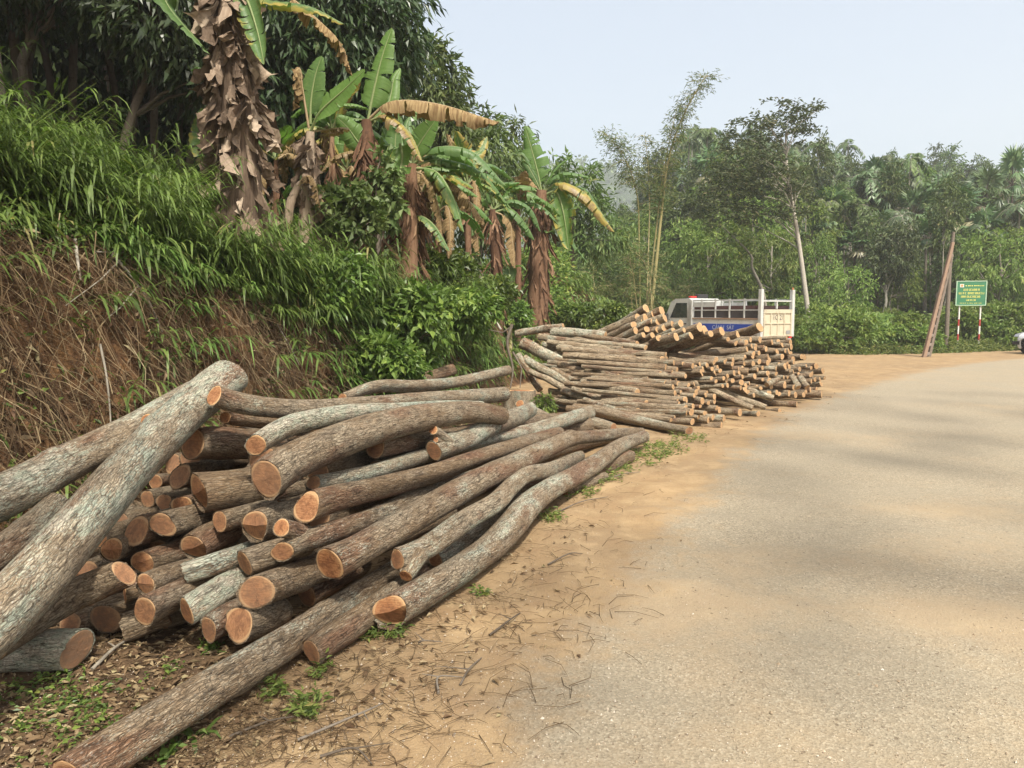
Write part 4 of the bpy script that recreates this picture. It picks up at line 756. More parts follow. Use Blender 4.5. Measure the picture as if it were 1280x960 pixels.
def inpoly(x, y, P):
    c = False
    for (x1, y1), (x2, y2) in zip(P, P[1:] + P[:1]):
        if (y1 > y) != (y2 > y) and x < (x2 - x1) * (y - y1) / (y2 - y1) + x1: c = not c
    return c
def where(x, y):
    yb_ = np.interp(x, ybx, yby); h = (yb_ - y) / 45
    return ('; lowest courses' if h < .7 else '; middle courses' if h < 1.6 else '; top courses') + (', left part' if x < 800 else ', centre' if x < 900 else ', right part' if x < 970 else ', far right tip')
def fill(poly, sx, sy, wpx, tail, dy, label, group, jit=.3, back=0., tj=8):
    global kf
    xs = [p[0] for p in poly]; ys = [p[1] for p in poly]; row = 0; y = min(ys); n = 0
    while y < max(ys):
        x = min(xs) + (row % 2) * sx / 2
        while x < max(xs):
            qx, qy = x + rng.uniform(-jit, jit) * sx, y + rng.uniform(-jit, jit) * sy
            if inpoly(qx, qy, poly) and all(abs(qx - a) > .55 * w_ or abs(qy - b) > .7 * w_ for a, b, w_ in EXF):
                Y = farY(qx, qy) + back + rng.uniform(-.1, .15); P0 = at(qx, qy, Y)
                if P0[2] > .03:
                    wv = wpx * rng.uniform(.75, 1.25)
                    P1 = at(qx + tail[0] * rng.uniform(.6, 1.15) * (1 + .35 * (qx > 830)), qy + tail[1] + rng.uniform(-.5, .5) * tj, Y + dy)
                    far_log(P0, P1, wv / 2 * mpp(Y), label + where(qx, qy), group, rng.uniform(.0, .65), rng.uniform(.0, .8), kf)['age'] = rng.uniform(0, .45); kf += 1; n += 1
            x += sx
        y += sy; row += 1
    print('fill', n)
fill([(745, 424), (800, 428), (838, 445), (850, 462), (900, 500), (905, 528), (800, 524), (742, 505), (762, 480), (752, 440)], 11.5, 6.0, 7.3, (-84, -7), .9,
     'short pale-ended log in the front stack of the far pile', 'logs of the far pile front stack', jit=.45)
fill([(905, 424), (985, 420), (1000, 440), (1040, 470), (1036, 492), (960, 498), (905, 485), (850, 455), (930, 440)], 11, 5.7, 6.5, (-64, 1), .9,
     'small tan-ended log in the far pile right heap', 'logs of the far pile right heap', jit=.5, tj=12)
fill([(800, 391), (826, 388), (846, 398), (866, 408), (885, 414), (878, 420), (850, 422), (822, 428), (795, 420), (790, 404)], 12, 8, 9.5, (-58, 28), .9,
     'log pointing its round cut end up in the high stack', 'logs of the high stack below the truck', jit=.25, tj=3)
print('far logs', kf)

# stump beside the pile
st = empty('tree_stump', at(652, 503, 10.9), 0, 'weathered grey-green tree stump with a sawn flat top between the two log piles', 'stump')
zt = Gp(*st.location[:2]); st.location.z = zt - .03
q = at(652, 489, 10.9); hs = q[2] - zt + .03
mb, fs = log_parts(np.array([(0, 0, hs), (0, 0, hs * .5), (0, 0, 0)]), np.array([.17, .19, .26]), 77, rough=2.2)
o = mb.build('bark', MBARK, st); o['lichen'] = .6; o['tone'] = .6; fs[0].build('cut_end', MWOOD, st)
# ------------------------------------------------------------------ trees
def branch_path(a, b, sag=.1, n=6, g=rng):
    t = np.linspace(0, 1, n)[:, None]; P = a + (b - a) * t
    L = np.linalg.norm(b - a); P = P + g.normal(0, .02 * L, (n, 3)) * (t * (1 - t) * 4); P[:, 2] += sag * L * (t * (1 - t))[:, 0] * 4 * .5
    return P
def tree_meshes(H, r0, blobs, seed, leafL=.2, leafW=.06, per=16, dens=1., lmat=None, tmat=None, droop=.5, lean=(0, 0), spread=.32, limbs=True, tseg=8, first=.45, kink=.0):
    """blobs: (cx, cy, cz, rx, ry, rz, number of twigs); everything relative to the foot"""
    g = np.random.default_rng(seed); tm = MB(); cm = MB()
    top = np.array((lean[0], lean[1], H)); n = 9; t = np.linspace(0, 1, n)[:, None]
    P = top * t; P[:, :2] += g.normal(0, .012 * H, (n, 2)) * (t * (1 - t) * 4); P[:, 0] += kink * np.sin(t[:, 0] * 3.1)
    P[0, 2] -= .25
    rr = r0 * (1 - .72 * t[:, 0]); rr[0] *= 1.25
    tm.tube(P, rr, tseg)
    for (cx, cy, cz, rx, ry, rz, nt_) in blobs:
        nt_ = int(nt_ * dens); D = rdir(nt_, g=g); rad = g.uniform(.35, 1., nt_) ** .6
        C = np.array((cx, cy, cz)) + D * rad[:, None] * np.array((rx, ry, rz))
        C += g.normal(0, .08, C.shape) * min(rx, rz)
        if limbs:
            for k in range(min(nt_, max(3, nt_ // 14))):
                zz = np.clip(C[k, 2] / H - .25, first, .97); st_ = np.array([np.interp(zz, t[:, 0], P[:, q]) for q in range(3)])
                bp = branch_path(st_, C[k], .12, 6, g); tm.tube(bp, np.linspace(r0 * .35 * (1.15 - zz) + .012, .008, 6), 5)
        m = per; base = np.repeat(C, m, 0); cr = np.repeat(g.uniform(0, 1, nt_), m)
        tw = norm(np.repeat(D, m, 0) + g.normal(0, .5, base.shape) + np.array((0, 0, -.15)))
        along = g.uniform(0, 1, len(base))[:, None] * spread
        pos = base + tw * along
        dr = norm(tw * .7 + rdir(len(base), g=g) * .8 + np.array((0, 0, -droop)))
        nn = norm(rdir(len(base), -.2, 1, g) + np.array((0, 0, .8)))
        V, F = leaves(pos, dr, nn, leafL * g.uniform(.6, 1.2, len(base)), leafW * g.uniform(.7, 1.2, len(base)), .2, .18)
        rv = np.clip(cr * .55 + g.uniform(0, .45, len(base)), 0, 1); cm.add(V, F, 0, np.repeat(rv, 4))
    return tm, cm
def tree(name, label, group, base, H, r0, blobs, seed, lmat, tmat, cat='tree', **kw):
    e = empty(name, base, 0, label, cat, group)
    tm, cm = tree_meshes(H, r0, blobs, seed, **kw)
    tm.build('trunk', tmat, e); cm.build('crown', lmat, e, smooth=False)
    return e
def pxtree(name, label, group, cpx, cpy, Y, rpx, rpy, twigs, seed, lmat, tmat, extra=(), trunkpx=None, **kw):
    """a tree whose crown centre shows at (cpx, cpy) at distance Y"""
    c = at(cpx, cpy, Y); rx, rz = rpx * mpp(Y), rpy * mpp(Y)
    b = ong(trunkpx if trunkpx is not None else cpx, Y); rel = c - b
    bl = [(rel[0], 0, rel[2], rx, rx * .9, rz, twigs)]
    for ex, ey, erx, ery, et in extra:
        q = at(ex, ey, Y) - b; bl.append((q[0], rng.uniform(-.3, .3) * rx, q[2], erx * mpp(Y), erx * mpp(Y), ery * mpp(Y), et))
    return tree(name, label, group, b, rel[2] + rz * .5, kw.pop('r0', .09), bl, seed, lmat, tmat, lean=(rel[0], 0), **kw)
# dark broadleaved wood on the slope, left
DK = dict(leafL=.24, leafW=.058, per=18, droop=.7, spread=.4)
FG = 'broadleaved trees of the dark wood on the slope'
pxtree('forest_tree', 'tall dense dark tree whose crown fills the sky behind the thick banana trunk', FG, 400, 30, 13.0, 115, 95, 520, 1, ML_DARK, MTRUNKD, trunkpx=395, extra=[(330, 110, 70, 70, 200), (455, 110, 55, 70, 170), (470, 30, 45, 60, 90)], **DK)
pxtree('forest_tree', 'dark tree with long drooping leaves left of the thick banana trunk', FG, 215, 25, 11.0, 58, 52, 150, 2, ML_DARK, MTRUNKD, trunkpx=136, extra=[(165, 0, 45, 35, 50), (248, 95, 26, 30, 26)], **DK)
pxtree('forest_tree', 'tree at the upper left edge, mostly in deep shade', FG, 40, -60, 12.0, 130, 70, 330, 3, ML_DARK, MTRUNKD, trunkpx=48, extra=[(150, -60, 80, 60, 160)], **DK)
pxtree('forest_tree', 'pointed dark green tree rising against the sky right of the big crown', FG, 540, 125, 17.5, 36, 62, 150, 4, ML_MID, MTRUNKD, extra=[(545, 190, 48, 60, 160), (510, 220, 45, 60, 120)], leafL=.26, leafW=.065, per=16, droop=.8, spread=.4)
pxtree('forest_tree', 'small bushy tree showing above the long brown banana leaf', FG, 600, 195, 19, 40, 45, 110, 5, ML_MID, MTRUNKD, extra=[(590, 260, 50, 50, 110)], leafL=.26, leafW=.065, per=15, droop=.8, spread=.4)
pxtree('forest_tree', 'small tree above the two young banana plants', FG, 640, 195, 22, 22, 45, 60, 6, ML_MID, MTRUNKD, extra=[(650, 250, 45, 35, 90)], leafL=.26, leafW=.06, per=15, droop=.8, spread=.4)
pxtree('forest_tree', 'low round tree on the skyline right of the young banana plants', FG, 715, 250, 27, 38, 40, 110, 7, ML_MID, MTRUNKD, extra=[(680, 225, 22, 30, 50), (745, 285, 35, 35, 80)], leafL=.3, leafW=.09, per=14, droop=.5, spread=.45)
pxtree('forest_tree', 'dark tree deep in the wood behind the thick banana trunk', FG, 300, -10, 16.0, 110, 90, 260, 8, ML_DARK, MTRUNKD, trunkpx=258, extra=[(260, 90, 60, 50, 90)], **DK)
pxtree('forest_tree', 'lowest leafy tree right behind the banana clump', FG, 450, 200, 15.5, 75, 55, 200, 9, ML_DARK, MTRUNKD, trunkpx=440, extra=[(380, 220, 60, 45, 120)], **DK)
WOOD = [(160, 14, 7.5, 2.6, 'left one of two close trunks standing in the dark of the wood'), (20, 9.6, 6.0, 1.8, 'thin pale sapling at the upper left corner above the grass'),
        (255, 13, 6.5, 2.4, 'trunk lit at its foot, left of the thick banana trunk')]
WOOD += [(px, Y, 8.5, 2.4, 'thin trunk in the dark wood, %s' % w_) for px, Y, w_ in [(48, 12.5, 'second from the left edge'), (78, 14.5, 'third from the left edge'), (108, 13.5, 'just left of the leafy dark tree'), (188, 15, 'right of the two close trunks'), (215, 13.2, 'midway to the thick banana trunk'), (236, 16, 'set back beside the sunlit-footed one')]]
WOOD += [(px, Y, h, cr, None) for px, Y, h, cr in [(-120, 11, 6.5, 2.8), (-300, 9, 7, 2.8), (-520, 6.5, 6.5, 2.6), (-420, 4.5, 6, 2.4), (60, 13, 7, 2.8), (110, 16, 6, 2.8), (200, 17, 6, 2.8), (-30, 15, 7, 3), (290, 18, 5.5, 2.8), (350, 19, 5, 2.6), (10, 19, 6.5, 3.2),
         (150, 22, 6, 3.4), (250, 23, 6, 3.2), (90, 25, 6, 3.4), (340, 25, 6, 3), (420, 25, 6, 2.8), (-100, 20, 7, 3.4), (200, 29, 6, 3.6), (60, 31, 7, 3.8), (300, 31, 6, 3.4), (480, 29, 5.5, 2.6), (560, 31, 5, 2.4), (-250, 17, 7, 3.4), (400, 34, 6, 3.2)]]
for i, (px, Y, h, cr, lab) in enumerate(WOOD):
    b = ong(px, Y)
    low = .78 if Y < 14 else .55
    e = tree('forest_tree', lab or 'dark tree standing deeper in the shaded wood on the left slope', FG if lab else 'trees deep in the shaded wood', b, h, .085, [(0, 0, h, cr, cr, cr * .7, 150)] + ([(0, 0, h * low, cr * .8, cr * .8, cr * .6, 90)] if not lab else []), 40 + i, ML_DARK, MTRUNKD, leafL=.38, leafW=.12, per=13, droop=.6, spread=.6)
# tall trees on the bank beside and behind the camera: their crowns shade the left of the scene
for i, (x, y, h, cr) in enumerate([(-5.6, .4, 7.2, 2.4), (-4.6, -2.6, 7.5, 2.4), (-7.6, 2.4, 7.6, 2.4), (-8.2, -1.2, 8, 2.6), (-3.6, -5.0, 8.5, 2.0)]):
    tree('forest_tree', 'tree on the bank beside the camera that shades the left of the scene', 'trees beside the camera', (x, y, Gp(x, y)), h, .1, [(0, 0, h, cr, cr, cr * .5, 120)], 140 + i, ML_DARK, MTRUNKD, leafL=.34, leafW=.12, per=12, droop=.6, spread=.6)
# roadside trees beside and behind the camera whose open crowns reach over the road and dapple it
for i, (x, y, cx, cy, h, cr, nt_) in enumerate([(7.6, -.5, 5.6, .8, 8.2, 2.6, 17), (8.4, 4.4, 6.6, 4.6, 8.8, 2.6, 15), (-2.4, -4.6, 1.6, -2.2, 8.0, 2.3, 15), (7.4, -4.6, 4.2, -2.4, 8.4, 2.2, 14), (11.5, 7.5, 9.6, 7.4, 9.4, 2.5, 13)]):
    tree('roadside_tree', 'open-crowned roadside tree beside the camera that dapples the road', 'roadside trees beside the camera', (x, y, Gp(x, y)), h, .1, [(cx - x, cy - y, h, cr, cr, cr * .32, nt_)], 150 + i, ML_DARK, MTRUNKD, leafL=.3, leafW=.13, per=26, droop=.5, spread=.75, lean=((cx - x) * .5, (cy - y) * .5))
# ------------------------------------------------------------------ tree kinds of the far hillside, copied from prototypes
def proto(name, cat, seed, kind):
    g = np.random.default_rng(seed)
    if kind == 'broad':
        H = 7; bl = [(0, 0, 5.6, 1.7, 1.7, 1.5, 130), (g.uniform(-1, 1), .4, 4.6, 1.3, 1.3, 1., 60), (g.uniform(-.8, .8), -.4, 6.8, 1.1, 1.1, .9, 50)]
        return tree_meshes(H, .13, bl, seed, leafL=.36, leafW=.15, per=12, droop=.3, spread=.5), ML_MID, MTRUNK
    if kind == 'slim':
        H = 8.5; bl = [(0, 0, 8.3, .9, .9, 1.0, 60), (0, 0, 6.9, .8, .8, .8, 36), (.1, 0, 9.3, .5, .5, .8, 18)]
        return tree_meshes(H, .065, bl, seed, leafL=.34, leafW=.12, per=11, droop=.6, spread=.45, first=.7), ML_MID, MTRUNK
    if kind == 'light':
        H = 5; bl = [(0, 0, 4.2, 1.5, 1.5, 1.4, 120), (.5, 0, 2.8, 1.4, 1.4, 1.0, 70)]
        return tree_meshes(H, .09, bl, seed, leafL=.3, leafW=.09, per=13, droop=.5, spread=.5), ML_LIGHT, MTRUNK
    if kind == 'bush':
        bl = [(0, 0, .7, 1.3, 1.2, .8, 150), (g.uniform(-.8, .8), .2, 1.0, .7, .7, .6, 50)]
        return tree_meshes(1.2, .05, bl, seed, leafL=.24, leafW=.11, per=13, droop=.2, spread=.3), ML_LIGHT, MTRUNKD
def palm_meshes(seed, H, fan=1.0):
    g = np.random.default_rng(seed); tm, cm = MB(), MB()
    n = 8; t = np.linspace(0, 1, n); P = np.stack([.3 * t ** 2 * g.uniform(-1, 1), .2 * t ** 2, t * H - .2], 1); tm.tube(P, .085 * (1 - .25 * t), 7)
    top = P[-1]
    for k in range(18):
        a = k * 2.4 + g.uniform(-.2, .2); el = g.uniform(-.5, 1.25) if k > 2 else 1.3
        d = np.array((math.cos(a) * math.cos(el), math.sin(a) * math.cos(el), math.sin(el))); L = fan * g.uniform(.7, 1.05)
        hub = top + d * L; pp = np.array([top, top + d * L * .55 + (0, 0, .03), hub]); tm.tube(pp, np.array((.022, .016, .012)), 4)
        side = norm(np.cross(d, (0, 0, 1.))); up = np.cross(side, d); ns = 15; an = np.linspace(-1.9, 1.9, ns)
        D = np.cos(an)[:, None] * d + np.sin(an)[:, None] * side + g.normal(0, .06, (ns, 3)) + np.array((0, 0, -.18 - .3 * (el < 0)))
        V, F = leaves(np.repeat(hub[None], ns, 0), D, np.repeat(up[None], ns, 0) + g.normal(0, .15, (ns, 3)), fan * g.uniform(.65, .8, ns), .13 * fan, .1, .28)
        cm.add(V, F, 0, np.repeat(np.clip(g.uniform(0, .75) + g.uniform(0, .1, ns), 0, .8) if el > -.25 else np.full(ns, .97), 4))
    return tm, cm
def areca_meshes(seed, H):
    g = np.random.default_rng(seed); tm, cm = MB(), MB(); n = 8; t = np.linspace(0, 1, n)
    P = np.stack([.35 * t ** 2 * g.uniform(-1, 1), .25 * t ** 2 * g.uniform(-1, 1), t * H - .2], 1); tm.tube(P, .055 * (1 - .2 * t), 6); top = P[-1]
    for k in range(11):
        a = k * 2.4 + g.uniform(-.3, .3); el = g.uniform(.1, 1.35); d = np.array((math.cos(a), math.sin(a), 0)); L = g.uniform(1.1, 1.6); u_ = np.linspace(0, 1, 9)[:, None]
        C = top + d * L * u_ * math.cos(el * .8) + np.array((0, 0, 1)) * (math.sin(el) * L * u_ - 1.05 * L * u_ ** 2 * (1.25 - el * .45)); tm.tube(C, np.linspace(.02, .006, 9), 3)
        T = norm(np.gradient(C, axis=0)); sd_ = norm(np.cross(T, (0, 0, 1.)) + 1e-5)
        for sg_ in (-1, 1):
            uu = np.repeat(np.arange(1, 9), 3); PP = C[uu] + T[uu] * g.uniform(-.08, .08, (24, 1)); D = T[uu] * .6 + sg_ * sd_[uu] + np.array((0, 0, -.45)) + g.normal(0, .12, (24, 3))
            V, F = leaves(PP, D, np.cross(sd_[uu], T[uu]), g.uniform(.35, .55, 24), .075, .1, .2); cm.add(V, F, 0, np.repeat(np.clip(g.uniform(0, .5) + g.uniform(0, .4, 24), 0, 1), 4))
    return tm, cm
PROT = {}
for v in range(4):
    tm, cm = areca_meshes(720 + v, 7.5 + v * .5); PROT[('areca', v)] = (tm.mesh('trunk', MTRUNK), cm.mesh('crown', ML_MID, False)); me = PROT[('areca', v)][1].copy(); me.materials[0] = ML_PALM; PROT[('areca_grey', v)] = (PROT[('areca', v)][0], me)
for kind, nv in (('broad', 4), ('slim', 4), ('light', 3), ('bush', 4)):
    for v in range(nv):
        (tm, cm), lm, tmt = proto(kind, 'tree', 600 + v + 10 * nv, kind)
        PROT[(kind, v)] = (tm.mesh('trunk', tmt), cm.mesh('crown', lm, False))
for v in range(3):
    tm, cm = palm_meshes(700 + v, 5.5 + v * .8); PROT[('palm', v)] = (tm.mesh('trunk', MTRUNKD), cm.mesh('crown', ML_PALM, False))
# other greens for the same crowns
for v in range(4):
    for kk, base, mt in (('broad_olive', 'broad', ML_OLIVE), ('broad_dark', 'broad', ML_DARK), ('slim_dark', 'slim', ML_DARK), ('slim_light', 'slim', ML_LIGHT), ('bush_mid', 'bush', ML_MID)):
        me = PROT[(base, v)][1].copy(); me.materials[0] = mt; PROT[(kk, v)] = (PROT[(base, v)][0], me)
def plant(name, kind, v, loc, sc, label, group, cat, rz=None, lean=(0, 0)):
    e = empty(name, loc, rng.uniform(0, 6.28) if rz is None else rz, label, cat, group); e.scale = (sc, sc, sc) if not hasattr(sc, '__len__') else sc
    e.rotation_euler.x, e.rotation_euler.y = lean
    t, c = PROT[(kind, v)]
    link('trunk', t, e); link('crown', c, e); return e
nb = 0
KL = {'broad': ('broadleaf_tree', 'mid-green broadleaved tree', 'broadleaved trees on the far hillside'),
      'broad_olive': ('broadleaf_tree', 'olive-brown broadleaved tree', 'olive trees on the far hillside'),
      'broad_dark': ('broadleaf_tree', 'dark green broadleaved tree', 'dark trees on the far hillside'),
      'slim': ('slender_tree', 'slender pale-stemmed tree', 'slender trees on the far hillside'),
      'slim_dark': ('slender_tree', 'slender dark-crowned tree', 'slender dark trees on the far hillside'),
      'slim_light': ('slender_tree', 'slender light green tree', 'slender light trees on the far hillside'),
      'light': ('young_tree', 'light green feathery young tree', 'young light green trees'),
      'areca': ('slim_palm', 'slim feathery green palm', 'slim palms on the hillside'),
      'areca_grey': ('slim_palm', 'slim feathery grey-green palm', 'slim grey-green palms on the hillside'),
      'palm': ('fan_palm', 'fan palm', 'fan palms on the hillside')}
def hillside(n, y0, y1, kinds, smin, smax, pxr=(735, 1420), spacing=2.0, seed=5):
    global nb
    g = np.random.default_rng(seed); pts = []; tries = 0
    while len(pts) < n and tries < n * 60:
        tries += 1; Y = g.uniform(y0, y1); px = g.uniform(*pxr); q = ong(px, Y)
        if any((q[0] - a) ** 2 + (q[1] - b) ** 2 < spacing ** 2 for a, b in pts): continue
        pts.append((q[0], q[1])); k = kinds[g.integers(len(kinds))]; v = g.integers(3)
        nm, lab, grp = KL[k]; sc = g.uniform(smin, smax)
        plant(nm, k, v, q - (0, 0, .1), (sc, sc, sc * g.uniform(.9, 1.15)), lab + ' ' + band(px, Y), grp, 'palm' if k in ('palm', 'areca', 'areca_grey') else 'tree', g.uniform(0, 6.28), (g.normal(0, .04), g.normal(0, .04))); nb += 1
hillside(34, 37, 62, ['light', 'broad', 'slim_light', 'broad', 'light'], .55, .8, (660, 805), 1.8, 4)
hillside(34, 40, 48, ['light', 'light', 'broad', 'slim', 'slim_light', 'broad_olive'], .6, .95, (760, 1400), 2.0, 5)
hillside(20, 48, 60, ['slim', 'slim_dark', 'slim', 'broad', 'broad_dark', 'slim_light', 'light', 'light'], .55, .9, (790, 1420), 2.1, 6)
hillside(36, 60, 76, ['slim', 'slim_dark', 'palm', 'broad', 'broad_dark', 'slim', 'palm'], .65, .95, (800, 1420), 2.4, 7)
hillside(65, 76, 98, ['slim', 'broad', 'broad_dark', 'slim_dark', 'palm', 'broad_olive'], .85, 1.2, (800, 1420), 3.2, 8)
print('hill trees', nb)
hillside(22, 86, 100, ['broad', 'broad_olive', 'slim', 'broad_dark'], 1.05, 1.4, (1120, 1420), 3.0, 9)
hillside(12, 45, 52, ['slim', 'slim_dark', 'slim'], .72, .95, (985, 1230), 1.6, 10)
hillside(40, 43, 53, ['areca', 'areca_grey'], .75, 1.05, (960, 1330), 1.5, 12)
hillside(55, 53, 68, ['areca', 'areca_grey'], .95, 1.2, (850, 1380), 1.7, 13)
hillside(30, 68, 86, ['areca', 'areca_grey'], 1.05, 1.35, (850, 1400), 2., 14)
hillside(12, 44, 54, ['slim_light', 'slim'], .7, .95, (860, 985), 1.6, 11)
# single trees that stand out on the skyline
for px, py, Y, k, v, H0, nm, lab in [(1031, 292, 92, 'slim', 0, 1.1, 'skyline_tree', 'tree breaking the skyline above the palm slope, dark domed crown'),
        (1105, 205, 84, 'broad_dark', 1, .9, 'skyline_tree', 'dense dark tree on the skyline left of the lone airy tree'), (1190, 190, 88, 'broad', 2, 1.0, 'skyline_tree', 'broad crown on the skyline above the leaning pole'),
        (1255, 195, 85, 'broad_olive', 0, .9, 'skyline_tree', 'airy olive tree at the right end of the skyline')]:
    plant(nm, k, v, ong(px, Y), H0, lab, None, 'tree')
# the fan palm above the sign
pz = ong(1188, 46); plant('fan_palm', 'palm', 0, pz, (1.3, 1.3, (at(1188, 262, 46)[2] - pz[2]) / 5.5), 'large fan palm with brown dead fronds right above the leaning pole', None, 'palm')
pz = ong(1040, 50); plant('fan_palm', 'palm', 1, pz, (1.2, 1.2, (at(1040, 275, 50)[2] - pz[2]) / 6.3), 'fan palm right of the slim leaning tree, half hidden', None, 'palm')
pz = ong(870, 62); plant('fan_palm', 'palm', 2, pz, (1.2, 1.2, (at(880, 215, 62)[2] - pz[2]) / 7.1), 'fan palm on the skyline right of the tall bamboo', None, 'palm')

PAL = [(1109, 250, 54), (1035, 263, 52), (1070, 237, 60), (1254, 219, 58), (882, 200, 64), (1000, 220, 62), (1131, 270, 50), (1165, 235, 60), (1092, 285, 49), (1220, 250, 56), (1150, 300, 47), (960, 300, 50), (1060, 310, 46), (920, 262, 56), (1275, 262, 52), (1010, 300, 48), (1210, 290, 47), (1085, 215, 66)]
for i, (px, py, Y) in enumerate(PAL):
    if py < 245: py += 12
    Y = 44 + (Y - 46) * .4
    q = ong(px, Y); v = i % 3; H0 = 5.3 + v * .8; hh = at(px, py, Y)[2] - q[2]; sc = .85 + .25 * ((i * 7) % 5) / 5
    plant('fan_palm', 'palm', v, q, (sc, sc, max(hh, 2.2) / H0), 'fan palm ' + band(px, Y), 'fan palms on the hillside', 'palm')
# low growth at the hill foot
g = np.random.default_rng(21); nbush = 0
for i in range(110):
    px = g.uniform(985, 1420); yb_ = None
    Y = g.uniform(30, 41); q = ong(px, Y)
    lim = np.interp(q[0], [-50, 4, 9, 13, 16, 22, 40, 80], [36, 34, 31.8, 29.0, 29.8, 32.6, 43, 62])
    if q[1] < lim + .9: q = np.array((q[0], lim + g.uniform(.9, 3), 0)); q[2] = Gp(q[0], q[1])
    pb = 640 + q[0] / q[1] * FPX
    if (1160 < pb < 1250 and q[1] < 34) or (1000 < pb < 1026 and q[1] < 35.5): continue
    k = 'bush'; sc = g.uniform(.6, 1.25)
    plant('roadside_bush', k, g.integers(4), q - (0, 0, .1), (sc, sc, sc * g.uniform(.8, 1.2)), 'leafy green bush in the thicket ' + band(px, 0)[17:], 'bushes along the edge of the lot', 'bush'); nbush += 1
for i in range(44):
    px = g.uniform(770, 1000); Y = g.uniform(33.5, 42); q = ong(px, Y)
    if q[0] > 6.5 and q[1] < 37: q[1] = 37 + g.uniform(0, 3); q[2] = Gp(q[0], q[1])
    plant('roadside_bush', 'bush' if i % 3 else 'bush_mid', g.integers(4), q - (0, 0, .1), g.uniform(.8, 1.4), 'leafy green bush behind the police truck and the high stack', 'bushes behind the truck', 'bush')
for px, Y, v, sc in [(905, 41, 0, 1.0), (935, 42, 1, 1.1), (960, 40, 2, .9), (1055, 38, 0, .75), (1240, 40, 1, 1.15), (1275, 42, 2, 1.2), (1225, 44, 0, 1.1), (1000, 44, 1, 1.1), (880, 40, 2, 1.0), (1110, 43, 2, .8)]:
    plant('young_tree', 'light', v, ong(px, Y), sc, 'light green feathery young tree ' + band(px, Y), 'young light green trees', 'tree')

# slim leaning tree with two-tiered crown
b = ong(1013, 34); b[2] = Gp(b[0], b[1])
def R34(px, py, Y=34): return at(px, py, Y) - b
e = empty('leaning_tree', b, 0, 'tall slim pale-trunked tree leaning left beside the truck, flat layered olive crown on top', 'tree')
tm, cm = MB(), MB()
TP = crom([R34(1014, 424), R34(1008, 375), R34(998, 300), R34(988, 240), R34(983, 200), R34(982, 165)], 6)
tm.tube(TP, np.linspace(.125, .035, len(TP)), 9)
gg = np.random.default_rng(90)
for (cx, cy, rx, ry, n_) in [(985, 142, 36, 13, 42), (950, 160, 38, 13, 44), (1005, 160, 20, 10, 16), (925, 180, 22, 12, 20), (975, 175, 30, 9, 18), (940, 225, 55, 28, 150), (905, 255, 38, 24, 80), (930, 205, 45, 16, 60), (985, 235, 35, 25, 40), (960, 265, 40, 18, 35)]:
    for _ in range(n_):
        c = R34(cx + gg.uniform(-1, 1) * rx, cy + gg.normal(0, .5) * ry) + (0, gg.uniform(-1.2, 1.2) * rx * mpp(34) * .8, 0)
        if gg.uniform() < .10 and abs(c[0] - np.interp(c[2], TP[:, 2], TP[:, 0])) < 1.6:
            j = np.argmin(np.abs(TP[:, 2] - (c[2] - 1.1))); tm.tube(branch_path(TP[j], c, .1, 5, gg), np.linspace(.035, .008, 5), 4)
        m = 15; d = norm(rdir(m, -.6, .5, gg) + (0, 0, -.15))
        V, F = leaves(c + rdir(m, g=gg) * gg.uniform(0, .38, (m, 1)) * (1, 1, .45), d, rdir(m, .2, 1, gg), gg.uniform(.13, .26, m), .08, .2, .15); cm.add(V, F, 0, np.repeat(gg.uniform(0, 1, m), 4))
tm.tube(np.array([R34(993, 262), R34(975, 250), R34(955, 245)]), np.array((.05, .03, .015)), 5)
tm.build('trunk', MTRUNK, e); cm.build('crown', ML_OLIVE, e, smooth=False)
# bare leaning stem behind the truck
bb = ong(962, 36.5)
e = empty('bare_tree', bb, 0, 'bare crooked pale stem with a few leaves leaning left above the truck bed', 'tree')
tm = MB(); tm.tube(crom([np.zeros(3), at(955, 372, 36.5) - bb, at(940, 335, 36.5) - bb, at(938, 318, 36.5) - bb, at(905, 285, 36.5) - bb], 4), np.linspace(.10, .03, 17), 7); tm.build('trunk', MTRUNK, e)
cm = MB(); c = np.repeat(np.array([at(940, 305, 36.5) - bb, at(915, 282, 36.5) - bb, at(925, 300, 36.5) - bb]), 60, 0) + gg.normal(0, .45, (180, 3)) * (1, 1, .4)
V, F = leaves(c, rdir(180, -.7, .3, gg), rdir(180, .3, 1, gg), .3, .1); cm.add(V, F, 0, np.repeat(gg.uniform(0, 1, 180), 4)); cm.build('crown', ML_LIGHT, e, smooth=False)

